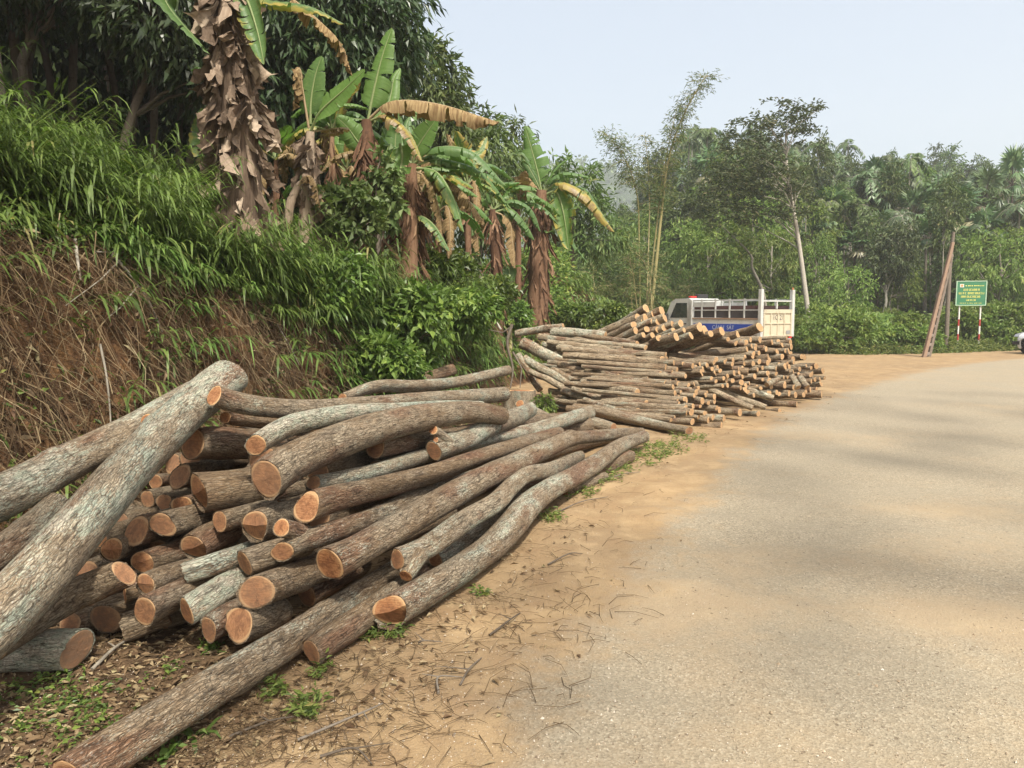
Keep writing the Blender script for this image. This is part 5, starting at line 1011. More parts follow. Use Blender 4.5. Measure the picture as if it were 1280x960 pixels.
# ------------------------------------------------------------------ bamboo
def bamboo(label, group, base, top, r, seed, leafn, tipbend=(0, 0, 0), start=.35, name='bamboo_culm', lm=None, spray=.9, up=.0):
    g = np.random.default_rng(seed); e = empty(name, base, 0, label, 'bamboo', group); tm, cm = MB(), MB()
    b = np.array(base); T = np.array(top) - b; n = 22; t = np.linspace(0, 1, n)
    P = T * t[:, None] + np.array(tipbend) * (np.maximum(t - .6, 0) ** 2 / .16)[:, None]; P[0, 2] -= .1
    tm.tube(P, r * (1 - .8 * t ** 1.3), 7)
    for k in range(leafn):
        u_ = g.uniform(start, 1) ** .85; c = np.array([np.interp(u_, t, P[:, q]) for q in range(3)])
        d = rdir(1, -.2, .7, g)[0]; L = spray * g.uniform(.3, 1) * (1.25 - .5 * u_); q = c + d * L * (1, 1, .8)
        q[2] -= .25 * L; bp = np.array([c, (c + q) / 2 + (0, 0, .12 * L), q]); tm.tube(bp, np.array((.012, .008, .004)), 3)
        m = 11; ww = g.uniform(.25, 1.05, m)[:, None]; pos = c + (q - c) * ww + (0, 0, .1 * L) * (ww * (1 - ww) * 4) + g.normal(0, .09, (m, 3))
        V, F = leaves(pos, norm(d + rdir(m, g=g) * .9 + (0, 0, -.55)), rdir(m, .1, 1, g), g.uniform(.13, .24, m), .035, .1, .15)
        cm.add(V, F, 0, np.repeat(np.clip(g.uniform(0, 1, m), 0, 1), 4))
    tm.build('culm', MCULM, e); cm.build('foliage', lm or ML_BAMBOO, e, smooth=False); return e
Yb = 32.5
bamboo('tallest yellow bamboo culm bending right at its tip high above the trees', None, ong(808, Yb), at(846, 85, Yb), .085, 1, 160, (1.25, 0, -.25), .5, spray=1.0)
bamboo('second tall bamboo culm just left of the tallest one', None, ong(803, Yb + .3), at(838, 130, Yb), .055, 2, 75, (.3, 0, -.1), .5, spray=.8)
bamboo('slender bamboo culm arching left with a loose spray of leaves on the sky', None, ong(800, Yb + .6), at(797, 150, Yb), .045, 3, 130, (-1.3, 0, -.55), .66, spray=1.25)
bamboo('thin bamboo culm with a small spray between the arching and the tallest one', None, ong(806, Yb + .5), at(815, 165, Yb), .04, 4, 55, (-.3, 0, -.1), .6, spray=.9)
g = np.random.default_rng(31)
for i in range(34):
    px = g.uniform(745, 880); Y = g.uniform(31.5, 38); h = g.uniform(2.4, 4.3) * (1.15 if 770 < px < 850 else .9); q = ong(px, Y)
    if q[0] > 6.2 and Y < 35: Y += 3.5; q = ong(px, Y)
    bamboo('short bushy bamboo culm in the clump left of the truck', 'short bamboo culms of the clump', q, q + (g.normal(0, .6), g.normal(0, .5), h), .028, 60 + i, 62, (g.normal(0, .7), 0, -.3), .12, spray=.85)
# ------------------------------------------------------------------ banana plants
def banana_leaf_mesh(P, width, seed, torn=.5, side=None, roll=0., hang=.35, dry=False, petiole=.12):
    g = np.random.default_rng(seed); C = crom(P, 8); L = np.concatenate([[0], np.cumsum(np.linalg.norm(np.diff(C, axis=0), axis=1))])
    n = 30; t = np.linspace(0, 1, n); C = np.stack([np.interp(t * L[-1], L, C[:, k]) for k in range(3)], 1); Lt = L[-1]
    T = norm(np.gradient(C, axis=0)); up = np.array((0, 0, 1.))
    Sd = norm(np.cross(T, up) + 1e-4 * np.array((1, 0, 0))); 
    if side is not None: Sd = norm(np.asarray(side, float) - (np.asarray(side) * T).sum(1, keepdims=True) * T)
    N = np.cross(Sd, T); cr, sr = math.cos(roll), math.sin(roll); Sd, N = cr * Sd + sr * N, -sr * Sd + cr * N
    mb = MB(); rad = .020 * np.clip(1.1 - t, .15, 1) * (width / .4) ** .5; mb.tube(C, rad, 5, 0, 0)
    mb.b[-1] = np.stack([0 * mb.b[-1][:, 0], np.repeat(t, 5), 0 * mb.b[-1][:, 0]], 1)
    wid = width / 2 * np.sin(np.clip((t - petiole) / (1 - petiole), 0, 1) ** .62 * math.pi) ** .55 * (t > petiole); wid[-1] = .01
    for sgn in (-1, 1):
        k = 0
        while t[k] < petiole: k += 1
        while k < n - 1:
            run = 1 if g.uniform() < torn * .55 else int(g.integers(2, 7) if torn > .2 else 9); k2 = min(n - 1, k + run)
            ex = g.uniform(.0, 1) * torn; fw = g.normal(0, .12) * torn; cut = g.uniform(.75, 1.) if torn > .3 else 1
            q = 5; rows = []; bks = []
            for kk in range(k, k2 + 1):
                for a in range(q):
                    f = a / (q - 1); wv = wid[kk] * f * cut; h = hang + ex * .9
                    # gently arched lamina that hangs more toward its edge
                    ang = .42 - (f ** 1.2) * h * 1.7
                    p = C[kk] + sgn * Sd[kk] * wv * math.cos(ang * .8) + N[kk] * wv * math.sin(ang) * .8 - up * wv * max(0, ex - .3) * f + T[kk] * wv * (.22 + fw)
                    if dry: p = p + g.normal(0, .012 * f, 3) - up * wv * .5 * f
                    # pleats along the veins
                    p = p + N[kk] * .006 * ((kk % 2) * 2 - 1) * f
                    rows.append(p); bks.append((sgn * f, t[kk], seed % 7))
            m = k2 - k + 1
            if m > 2:   # shrink the strip's rim so tears gape
                R_ = np.array(rows).reshape(m, q, 3); mid = R_.mean(0)
                for a in range(2, q): R_[0, a] += (R_[1, a] - R_[0, a]) * .35 * (a / q); R_[-1, a] += (R_[-2, a] - R_[-1, a]) * .35 * (a / q)
                rows = R_.reshape(-1, 3)
            F = [(i * q + a, i * q + a + 1, (i + 1) * q + a + 1, (i + 1) * q + a) for i in range(m - 1) for a in range(q - 1)]
            mb.add(np.array(rows), F, 0, g.uniform(), np.array(bks)); k = k2
    return mb
def dead_scrap(seed, L=.42, W=.16):
    """one dry, folded, hanging piece of leaf sheath: a crumpled pleat that widens downwards and ends in a ragged point"""
    g = np.random.default_rng(seed); nx, nz = 6, 7; V = []
    fo, tw, fl, sk = g.uniform(.35, 1.1) * g.choice((-1, 1)), g.normal(0, .7), g.uniform(.05, .45), g.normal(0, .25); tip = g.uniform(-.4, .4)
    for i in range(nz):
        f = i / (nz - 1); wv = W * (.45 + 1.0 * f) * (1 if f < .8 else .75)
        for j in range(nx):
            u_ = j / (nx - 1) - .5; a = tw * f
            x_, y_ = u_ * wv, fo * abs(u_ - sk * .3) * wv * 1.2 + .25 * wv * math.sin(u_ * 7 + seed + f * 2)
            zz = -L * f + (L * .42 * abs(u_ - tip) * (f ** 3)) + g.normal(0, .012)
            V.append((x_ * math.cos(a) - y_ * math.sin(a), .015 + fl * L * f ** 1.6 * .6 + x_ * math.sin(a) + y_ * math.cos(a) + g.normal(0, .007), zz))
    F = [(i * nx + j, i * nx + j + 1, (i + 1) * nx + j + 1, (i + 1) * nx + j) for i in range(nz - 1) for j in range(nx - 1)]
    return MB().add(V, F, 0, g.uniform())
SCR = [dead_scrap(800 + k, .26 + .07 * (k % 3), .075 + .02 * (k % 4)).mesh('dead_leaf', MDEAD, False) for k in range(10)]
SCRR = []
for k in range(6):
    me = dead_scrap(820 + k, .5, .06).mesh('dead_leaf', MDEADR, False); SCRR.append(me)
def banana(label, path, rad, leaves_, Y, nscrap, seed, mat=MDEAD, scr=SCR, scz=(.05, .98), scs=1.0, group='banana plants on the bank', cloak=1.0):
    """path: photo pixels of the false trunk from the foot up; leaves_: (pixel points base..tip, width px, dist change, opts)"""
    g = np.random.default_rng(seed); foot_ = ong(path[0][0], Y); e = empty('banana_plant', foot_, 0, label, 'banana plant', group)
    b = np.array(foot_); P = [np.array((0, 0, -.15))] + [at(x, y, Y) - b for x, y in path[1:]]
    C = crom(P, 8); t = np.linspace(0, 1, len(C)); rr = np.interp(t, np.linspace(0, 1, len(rad)), rad) * mpp(Y) / 2
    mb = MB().tube(C, rr * (1 + .06 * np.sin(t * 40)), 12); mb.build('trunk', mat, e)
    for k in range(nscrap):
        u_ = scz[0] + (scz[1] - scz[0]) * ((k + g.uniform()) / nscrap); c = np.array([np.interp(u_, t, C[:, q]) for q in range(3)])
        r_ = np.interp(u_, t, rr); a = k * 2.399 + g.uniform(-.4, .4)
        s_ = g.uniform(.6, 1.25) * scs
        o = link('dead_leaf', scr[g.integers(len(scr))], e, c + np.array((math.cos(a), math.sin(a), 0)) * r_ * .9, (g.uniform(-.05, .5), g.normal(0, .38), a - math.pi / 2 + g.normal(0, .5)), (s_, s_ * cloak, s_))
    for i, lf in enumerate(leaves_):
        pts, wpx, dy = lf[0], lf[1], lf[2]; o_ = lf[3] if len(lf) > 3 else {}
        n = len(pts); Pl = [at(x, y, Y + o_.get('y0', 0) + dy * k / (n - 1)) - b for k, (x, y) in enumerate(pts)]
        dry = o_.get('dry', .1)
        mb = banana_leaf_mesh(np.array(Pl), wpx * mpp(Y) * 1.25, seed * 50 + i, o_.get('torn', .5), o_.get('side'), o_.get('roll', 0), o_.get('hang', .35), dry > .7, o_.get('pet', .12))
        ob = mb.build('leaf', MBAND if dry > .7 else MBAN, e); ob['dry'] = float(dry)
        if dry > .7: ob.name = 'dead_frond'
    return e
banana('tall thick banana plant cloaked from top to foot in hanging grey-brown dead leaves', [(302, 318), (300, 230), (296, 140), (290, 60), (284, -10), (280, -60)], [54, 50, 46, 36, 26, 20],
       [([(290, -25), (330, 0), (385, 8), (430, 30)], 24, -.4, dict(dry=.35, hang=.5)), ([(292, -25), (308, -2), (322, 40), (330, 80)], 30, -.5, dict(dry=.3, hang=.4, side=(1, -.3, 0))), ([(285, -20), (250, -40), (205, -5), (262, 68)], 26, -.3, dict(dry=.1, torn=.15)),
        ([(360, -5), (400, 28), (425, 55), (440, 95)], 22, .2, dict(dry=.75, torn=.6, pet=.03)), ([(268, -60), (230, -90), (190, -60), (170, -10)], 34, .2), ([(290, -60), (310, -120), (340, -140), (380, -120)], 34, .3)],
       8.2, 290, 1, cloak=1.25, scs=.95)
banana('green young banana sprout leaning on the dark side of the thick dead-leaved trunk', [(272, 330), (271, 200), (270, 125)], [9, 8, 6],
       [([(270, 130), (258, 140), (252, 175), (256, 215)], 26, 0, dict(dry=.3, side=(1, -.6, 0))), ([(271, 125), (262, 100), (250, 85), (238, 88)], 14, 0, dict(dry=.1)), ([(271, 125), (276, 95), (280, 70), (283, 60)], 20, 0, dict(dry=.05, side=(1, -.6, 0)))], 8.9, 0, 2, mat=MCULM)
banana('banana plant with a bright upright glowing leaf and a curled brown hanging one', [(380, 330), (384, 240), (388, 165)], [22, 18, 10],
       [([(388, 165), (400, 140), (430, 112), (456, 87)], 24, -.3, dict(dry=.0, torn=.1, side=(.4, 0, 1), hang=.1)), ([(388, 155), (389, 125), (394, 95), (402, 70)], 28, 0, dict(dry=.05, torn=.1, side=(1, -.4, 0), hang=.2)),
        ([(386, 160), (378, 110), (374, 85), (366, 138)], 24, 0, dict(dry=.9, torn=.5, pet=.25)), ([(389, 160), (410, 135), (440, 130), (462, 137)], 14, .3, dict(dry=.2)), ([(388, 165), (430, 160), (420, 165), (398, 170)], 14, .2, dict(dry=.7))], 9.2, 60, 3, scz=(.05, .95), scs=.8)
banana('ragged banana plant in the middle of the clump with rust-red hanging sheaths', [(468, 330), (464, 250), (460, 190), (458, 150)], [30, 26, 20, 12],
       [([(460, 150), (468, 110), (478, 70), (490, 35)], 34, 0, dict(dry=.12, torn=.7, side=(1, -.3, 0), hang=.2)), ([(462, 148), (490, 128), (545, 130), (624, 153)], 27, -.3, dict(dry=.85, torn=.65, hang=.7, pet=.08)),
        ([(455, 150), (440, 148), (428, 144), (420, 143)], 10, 0, dict(dry=.1)), ([(460, 190), (448, 178), (435, 160), (421, 146)], 24, -.2, dict(dry=.0, torn=.3, side=(.7, 0, .7))), ([(460, 152), (485, 145), (510, 165), (528, 202)], 26, -.3, dict(dry=.55, torn=.6, hang=.5)),
        ([(463, 200), (440, 190), (415, 198), (400, 217)], 18, -.2, dict(dry=.68, hang=.5)), ([(500, 180), (503, 195), (500, 215), (495, 247)], 30, -.2, dict(dry=.25, side=(1, -.3, 0), pet=.02)), ([(462, 160), (485, 130), (492, 100), (500, 85)], 18, .2, dict(dry=.05, torn=.2, side=(1, 0, 0)))], 10.3, 120, 4, MDEADR, SCRR, scz=(.05, .85), scs=.8, cloak=.65)
banana('banana plant with one bright yellow-green young blade and long arching grey-green fronds', [(512, 340), (512, 270), (515, 205)], [24, 20, 12],
       [([(516, 205), (520, 188), (532, 168), (546, 148)], 24, -.2, dict(dry=.0, torn=.05, side=(.8, 0, -.5), hang=.05)), ([(516, 205), (545, 185), (590, 190), (632, 232)], 24, -.2, dict(dry=.2, hang=.6)), ([(515, 205), (540, 195), (570, 205), (612, 225)], 18, .3, dict(dry=.2, hang=.5)),
        ([(514, 205), (512, 180), (508, 160), (512, 145)], 16, .2, dict(dry=.1, side=(1, 0, 0))), ([(516, 270), (530, 272), (545, 285), (562, 314)], 20, -.3, dict(dry=.3, hang=.5)), ([(516, 215), (540, 208), (570, 212), (590, 208)], 14, 0, dict(dry=.05)), ([(515, 210), (545, 215), (565, 245), (580, 290)], 22, -.3, dict(dry=.3, hang=.6)),
        ([(514, 210), (490, 205), (480, 225), (472, 262)], 20, -.2, dict(dry=.8, hang=.6)), ([(516, 208), (550, 200), (600, 215), (640, 262)], 20, .1, dict(dry=.25, hang=.6)), ([(515, 212), (535, 225), (548, 260), (552, 300)], 18, -.1, dict(dry=.85)), ([(515, 206), (500, 188), (480, 180), (462, 196)], 18, .1, dict(dry=.2)), ([(516, 206), (548, 190), (585, 200), (604, 240)], 20, .5, dict(dry=.15, hang=.5))], 10.9, 110, 5, MDEADR, SCRR, scz=(.05, .9), scs=.75, cloak=.6)
banana('small banana plant half hidden between the ragged clump and the yellow-edged one', [(622, 372), (620, 310), (615, 262)], [16, 14, 8],
       [([(616, 265), (612, 245), (618, 232), (650, 228)], 24, 0, dict(dry=.1, torn=.2)), ([(614, 262), (600, 245), (588, 240), (575, 232)], 22, 0, dict(dry=.1)), ([(616, 265), (600, 258), (592, 270), (590, 295)], 24, -.2, dict(dry=.0, torn=.15, side=(1, -.4, 0))),
        ([(618, 265), (640, 262), (660, 285), (668, 300)], 22, 0, dict(dry=.2, hang=.6)), ([(618, 262), (632, 240), (650, 232), (672, 236)], 20, .2, dict(dry=.2)), ([(616, 262), (590, 262), (570, 275), (560, 300)], 20, 0, dict(dry=.6)), ([(617, 264), (636, 275), (640, 300), (644, 335)], 18, -.1, dict(dry=.8)), ([(615, 262), (604, 252), (596, 275), (598, 320)], 18, -.1, dict(dry=.9)), ([(617, 262), (640, 250), (664, 262), (676, 290)], 18, .1, dict(dry=.2, hang=.6))], 16.5, 80, 6, MDEADR, SCRR, scs=.85, cloak=.6)
banana('banana plant nearest the far pile with yellow-edged drooping leaves and a red-brown trunk', [(672, 392), (673, 330), (675, 275), (677, 238)], [26, 24, 20, 12],
       [([(677, 240), (672, 215), (664, 185), (656, 157)], 30, 0, dict(dry=.1, torn=.8, side=(1, -.2, 0), hang=.25)), ([(676, 240), (668, 222), (655, 200), (640, 182)], 13, 0, dict(dry=.1, side=(.6, 0, .8))), ([(679, 240), (685, 225), (697, 208), (713, 197)], 14, 0, dict(dry=.05, torn=.1)),
        ([(680, 240), (692, 222), (712, 216), (736, 222)], 18, -.2, dict(dry=.1, torn=.4)), ([(680, 240), (700, 228), (735, 245), (768, 290)], 25, -.4, dict(dry=.48, torn=.5, hang=.7)), ([(680, 244), (695, 240), (704, 265), (711, 312)], 30, -.3, dict(dry=.35, torn=.6, side=(1, -.4, 0), hang=.3)),
        ([(675, 242), (650, 228), (630, 232), (612, 248)], 24, -.2, dict(dry=.15, torn=.3)), ([(678, 242), (700, 236), (730, 236), (750, 262)], 18, .2, dict(dry=.3, hang=.7)), ([(676, 242), (660, 222), (640, 222), (628, 228)], 14, .2, dict(dry=.75)), ([(675, 300), (682, 290), (688, 290), (692, 288)], 18, -.2, dict(dry=.0, torn=.1)),
        ([(676, 250), (690, 245), (715, 300), (735, 330)], 14, 0, dict(dry=.2))], 19.5, 110, 7, MDEADR, SCRR, scz=(.03, .96), scs=1.15, cloak=.7)
banana('leaning bare banana stub between the thick trunk and the first clump', [(352, 322), (360, 270), (372, 232)], [14, 12, 8], [([(372, 236), (380, 222), (392, 225), (400, 260)], 16, 0, dict(dry=.9))], 9.0, 10, 8, scs=.7)
banana('dead drooping banana plant, only rags left, between the bright-leaved and the ragged one', [(420, 330), (420, 285), (418, 248)], [26, 22, 14], [([(418, 250), (405, 238), (398, 262), (392, 300)], 26, 0, dict(dry=.9)), ([(418, 250), (432, 240), (442, 262), (446, 300)], 22, 0, dict(dry=.9))], 9.7, 70, 9, scs=.95)
banana('small bright-leaved banana sucker at the foot of the yellow-edged plant', [(738, 425), (739, 405), (740, 388)], [5, 4, 3], [([(740, 390), (738, 378), (733, 372), (728, 368)], 14, 0, dict(dry=.0, torn=.0, side=(1, 0, 0)))], 13.2, 0, 10, mat=MCULM) if False else None
banana('small banana sucker with one heart-shaped bright leaf beside the small banana plant', [(638, 385), (638, 360), (638, 340)], [5, 4, 3], [([(638, 345), (636, 336), (637, 342), (639, 352)], 15, -.1, dict(dry=.0, torn=.0, side=(1, 0, 0), pet=.1)), ([(638, 342), (642, 334), (652, 332), (658, 338)], 12, -.1, dict(dry=.0, torn=0.))], 17.5, 0, 11, mat=MCULM)

def auto_banana(label, px, pb, pt, Y, n, seed, dryp=.3, L=(45, 80), tw=12, nscrap=26):
    g = np.random.default_rng(seed); lv = []
    for k in range(n):
        a = math.pi * (.5 + (k + .5 - n / 2) / n * 1.15) + g.uniform(-.15, .15); ln = g.uniform(*L); c_, s_ = math.cos(a), math.sin(a)
        p0 = (px, pt); p1 = (px + c_ * ln * .4, pt - (s_ * .55 + .12) * ln); p2 = (px + c_ * ln * .8, pt - (s_ * .75 - .1) * ln); p3 = (px + c_ * ln * 1.1, pt - (s_ * .8 - .5 + .3 * s_) * ln)
        dry = g.uniform(.72, .95) if g.uniform() < dryp else g.uniform(0, .55)
        if s_ > .85: p3 = (px + c_ * ln, pt - ln * 1.05); p2 = (px + c_ * ln * .7, pt - ln * .75)
        lv.append(([p0, p1, p2, p3], g.uniform(16, 25), g.uniform(-.8, .8), dict(dry=dry, torn=g.uniform(.2, .8), hang=g.uniform(.3, .7), **(dict(side=(1, g.uniform(-.6, .6), 0)) if s_ > .85 else {}))))
    for k in range(max(2, n // 3)):
        ln = g.uniform(30, 60); dx = g.uniform(-26, 26); lv.append(([(px, pt), (px + dx * .8, pt - 6), (px + dx, pt + ln * .5), (px + dx * .8, pt + ln)], 16, g.uniform(-.3, .3), dict(dry=.9, torn=.7, hang=.7)))
    return banana(label, [(px + g.uniform(-4, 4), pb), (px, (pb + pt) / 2), (px, pt)], [tw, tw * .8, tw * .5], lv, Y, nscrap, seed + 60, MDEADR, SCRR, scs=.7, cloak=.6)
auto_banana('banana plant right of the ragged one, its fronds crossing over the long brown leaf base', 492, 330, 215, 12.0, 10, 1, L=(48, 84))
auto_banana('low banana plant under the arching grey-green fronds', 548, 345, 265, 12.8, 10, 2, L=(44, 74), tw=10)
auto_banana('banana plant filling the gap left of the small half-hidden one', 585, 350, 232, 14.5, 10, 3, L=(42, 70), tw=10)
auto_banana('banana plant behind the bright-leaved and the dead drooping ones', 432, 320, 215, 11.6, 9, 4, L=(44, 80), tw=12)
auto_banana('slim banana plant between the small half-hidden and the yellow-edged ones', 648, 370, 262, 18.5, 8, 5, L=(28, 50), tw=9, nscrap=16)
auto_banana('banana plant in deep shade behind the thick banana trunk', 345, 320, 200, 10.8, 6, 6, L=(36, 60), tw=10, dryp=.5)
auto_banana('tall young banana plant whose fronds cross in front of the dark crown', 415, 310, 165, 10.6, 8, 7, L=(46, 78), tw=11)
auto_banana('banana plant low in front of the small half-hidden one', 528, 335, 240, 11.4, 8, 8, L=(40, 72), tw=10, dryp=.4)
# ------------------------------------------------------------------ bank growth
g = np.random.default_rng(41)
def scatter_bank(n, ylo, yhi, slo, shi, dens=None):
    o = []
    while len(o) < n:
        y = g.uniform(ylo, yhi, n); s = g.uniform(slo, shi, n); x = foot(y) - s / .92
        k = np.ones(n, bool) if dens is None else g.uniform(0, 1, n) < dens(x, y, s)
        vis = (x > -.78 * y - .6)
        o += list(zip(x[k & vis], y[k & vis]))
    a = np.array(o[:n]); return np.stack([a[:, 0], a[:, 1], G(a[:, 0], a[:, 1])], 1)
# bamboo-like grass: tufts of arching stems with narrow leaves
def grass(label, n, ylo, yhi, slo, shi, L, lm, seed, dens=None, up=.5, nst=5, per=9, wd=.022, name='bamboo_grass'):
    P = scatter_bank(n, ylo, yhi, slo, shi, dens); mb = MB(); gg = np.random.default_rng(seed)
    k = nst; base = np.repeat(P, k, 0) + gg.normal(0, .06, (n * k, 3)) * (1, 1, 0); m = len(base)
    az = gg.normal(-.5, 1.3, m); d = np.stack([np.cos(az), np.sin(az) , 0 * az], 1); ln = (gg.uniform(.5, 1.25, m) * (1 + .45 * wav(base[:, 0], base[:, 1], .9, 15)))[:, None] * L
    d[:, 0] += .35; tall = gg.uniform(up * .5, up * 1.2, m)[:, None]
    tip = base + d * ln * .75 + np.array((0, 0, 1)) * ln * tall
    # stems
    V = np.stack([base, base + (0.006, 0, 0), tip + (.003, 0, 0), tip], 1); midp = (base + tip) / 2 + (0, 0, .12 * L)
    V = np.stack([base - (.003, 0, 0), base + (.003, 0, 0), midp + (.003, 0, 0), midp - (.003, 0, 0), tip + (.0015, 0, 0), tip - (.0015, 0, 0)], 1).reshape(-1, 3)
    i = (np.arange(m) * 6)[:, None]; mb.add(V, np.concatenate([i + (0, 1, 2, 3), i + (3, 2, 4, 5)]), 0, .9)
    u_ = gg.uniform(.25, 1, (m, per)); q = (1 - u_)[..., None] * base[:, None] * 1.0 + u_[..., None] * tip[:, None] + (u_ * (1 - u_) * 4 * .12 * L)[..., None] * np.array((0, 0, 1))
    q = q.reshape(-1, 3); dd = np.repeat(d, per, 0) * .8 + rdir(len(q), -.5, .7, gg) * .9 + (0, 0, -.05)
    V, F3, F4 = blades(q, dd, gg.uniform(.5, 1.25, len(q)) * .2, wd * gg.uniform(.7, 1.3, len(q)), gg.uniform(.3, 1., len(q)))
    rv = np.repeat(np.clip(np.repeat(gg.uniform(0, .5, m), per) + gg.uniform(0, .5, len(q)), 0, 1), 6)
    mb.add(V, F3, 0, rv); mb.F.append(F4 + mb.n - len(V)); mb.M.append(np.zeros(len(F4), int))
    return tag(mb.build(name, lm, smooth=False), label, kind='stuff')
grass('bright green bamboo-like grass arching down over the top of the bank', 1900, 2.5, 13, .7, 5.5, .62, ML_GRASS, 1, lambda x, y, s: np.clip(1.2 - s / 5.5, 0, 1) * (s < 1.5 + 4.5 * (1 - sm(y, 7.6, 10.5))) * (s > .8 + .6 * (1 - sm(y, 5, 8.5))) * (wav(x, y, .7, 25) > -.75), up=.8, nst=4, per=11, wd=.019)
grass('narrow-leaved grass hanging over the brow of the bank', 480, 3, 12.8, .45, 1.8, .45, ML_GRASS, 2, lambda x, y, s: s > .45 + .5 * (1 - sm(y, 5, 9)), up=.15, nst=3, per=10, wd=.018)
grass('feathery light green grass spilling down the bank face', 230, 6.2, 12.8, .3, 1.2, .36, ML_GRASS, 8, lambda x, y, s: (wav(x, y, 1.1, 35) > .1) | (s > .9), up=.25, nst=3, per=9, wd=.02)
grass('thin sparse weeds rooted in the bank face', 340, 3, 12.5, .1, 1.3, .3, ML_GRASS, 3, None, up=.3, nst=2, per=5, wd=.024, name='bank_weeds')
grass('low mixed weeds behind the far log pile', 520, 13.5, 26, .3, 4.5, .5, ML_BUSH, 4, None, up=.5, nst=4, per=8, wd=.045, name='weeds')
grass('low weeds under the banana plants', 420, 8.5, 15, 1.6, 5.5, .45, ML_BUSH, 5, None, up=.6, nst=4, per=8, wd=.05, name='weeds')
# dry roots and dead grass hanging on the cut bank
P = scatter_bank(13500, 2.8, 12.9, .0, 1.9, lambda x, y, s: s < 1.2 + .7 * (1 - sm(y, 5, 9))); gg = np.random.default_rng(6); n = len(P)
hgt = gg.uniform(.0, .9, n)[:, None]; st_ = P + np.array((.02, -.01, .02)); rt = np.array((.92, -.38, 0))
L = gg.uniform(.12, .6, n)[:, None]; a = gg.normal(0, .9, n)[:, None]
tang = np.array((.38, .92, 0)); d0 = norm(tang * a + rt * gg.uniform(.0, .5, (n, 1)) + np.array((0, 0, -1.)) * gg.uniform(.2, 1, (n, 1)) + gg.normal(0, .25, (n, 3)))
p1 = st_ + d0 * L * .5 + rt * L * .22 + gg.normal(0, .02, (n, 3)); p2 = p1 + (d0 + np.array((0, 0, -.5)) + gg.normal(0, .35, (n, 3))) * L * .5
w0 = gg.uniform(.0015, .006, n)[:, None] * tang; mb = MB()
V = np.stack([st_ - w0, st_ + w0, p1 + w0 * .8, p1 - w0 * .8, p2 + w0 * .4, p2 - w0 * .4], 1).reshape(-1, 3); i = (np.arange(n) * 6)[:, None]
mb.add(V, np.concatenate([i + (0, 1, 2, 3), i + (3, 2, 4, 5)]), 0, np.repeat(gg.uniform(0, .9, n), 6))
tag(mb.build('dry_roots', MD_ROOT, smooth=False), 'brown dry roots and dead grass hanging on the cut bank', kind='stuff')
# dead leaf litter clinging to the bank
P = scatter_bank(6500, 2.8, 13, .0, 2.4); n = len(P)
V, F = leaves(P + gg.normal(0, .03, (n, 3)) + (0.03, 0, .03), rdir(n, -.8, .3, gg), rdir(n, .0, 1, gg), gg.uniform(.05, .16, n), gg.uniform(.012, .04, n), .2, .3)
tag(MB().add(V, F, 0, np.repeat(gg.uniform(0, .9, n), 4)).build('leaf_litter', MD_LITTER, smooth=False), 'dead brown leaves caught on the bank', kind='stuff')
# fallen dry branches lying on the bank face
def stick(name, label, pts, r0, mat=MTRUNK, group=None, side=()):
    b = np.array(pts[0]); e = empty(name, b, 0, label, 'branch', group); mb = MB(); P = crom([np.array(p) - b for p in pts], 6)
    mb.tube(P, np.linspace(r0, r0 * .4, len(P)), 6, 0, 0, True)
    for s in side: mb.tube(np.array([np.array(p) - b for p in s]), np.linspace(r0 * .6, r0 * .2, len(s)), 5)
    mb.build('stem', mat, e); return e
def bankpt(px, py, off=.12):
    """first meeting of a photo ray with the bank, pulled a little towards the camera"""
    Y = 2.5
    while Y < 40:
        p = at(px, py, Y)
        if Gp(p[0], p[1]) > p[2]: break
        Y += .03
    return at(px, py, Y - off - .05)
bp = lambda *a: bankpt(*a)
stick('dry_branch', 'forked dry tan branch fallen on the middle of the bank, beneath the grass', [bp(140, 318), bp(160, 340), bp(185, 375), bp(203, 415)], .014, MTRUNK, side=([bp(150, 325), bp(125, 350), bp(82, 382)], [bp(172, 358), bp(150, 385), bp(135, 397)], [bp(120, 315), bp(150, 316), bp(190, 312)]))
stick('dry_branch', 'short upright dry stick with two fresh leaves high on the left bank', [bp(94, 300), bp(97, 325), bp(101, 350)], .016)
stick('dry_branch', 'thin pale stem hanging down the lower part of the left bank', [bp(125, 430), bp(133, 470), bp(138, 520), bp(137, 540)], .010)
stick('dry_branch', 'thin straight dry stick slanting on the bank above the highest crooked log', [bp(346, 405), bp(362, 432), bp(374, 456)], .008)
stick('dry_branch', 'pale debarked pole end sticking up beside the earth corner above the stump', [at(602, 370, 12.3), at(612, 390, 12.2), at(626, 412, 12.1)], .045)
stick('dry_branch', 'mass of thick bent root at the earth corner above the stump', [at(640, 405, 11.9), at(634, 430, 11.85), at(641, 460, 11.8), at(638, 485, 11.7)], .03, MTRUNKD, side=([at(640, 408, 11.9), at(628, 416, 11.9), at(610, 412, 12)], [at(641, 440, 11.8), at(652, 460, 11.7), at(650, 485, 11.6)]))

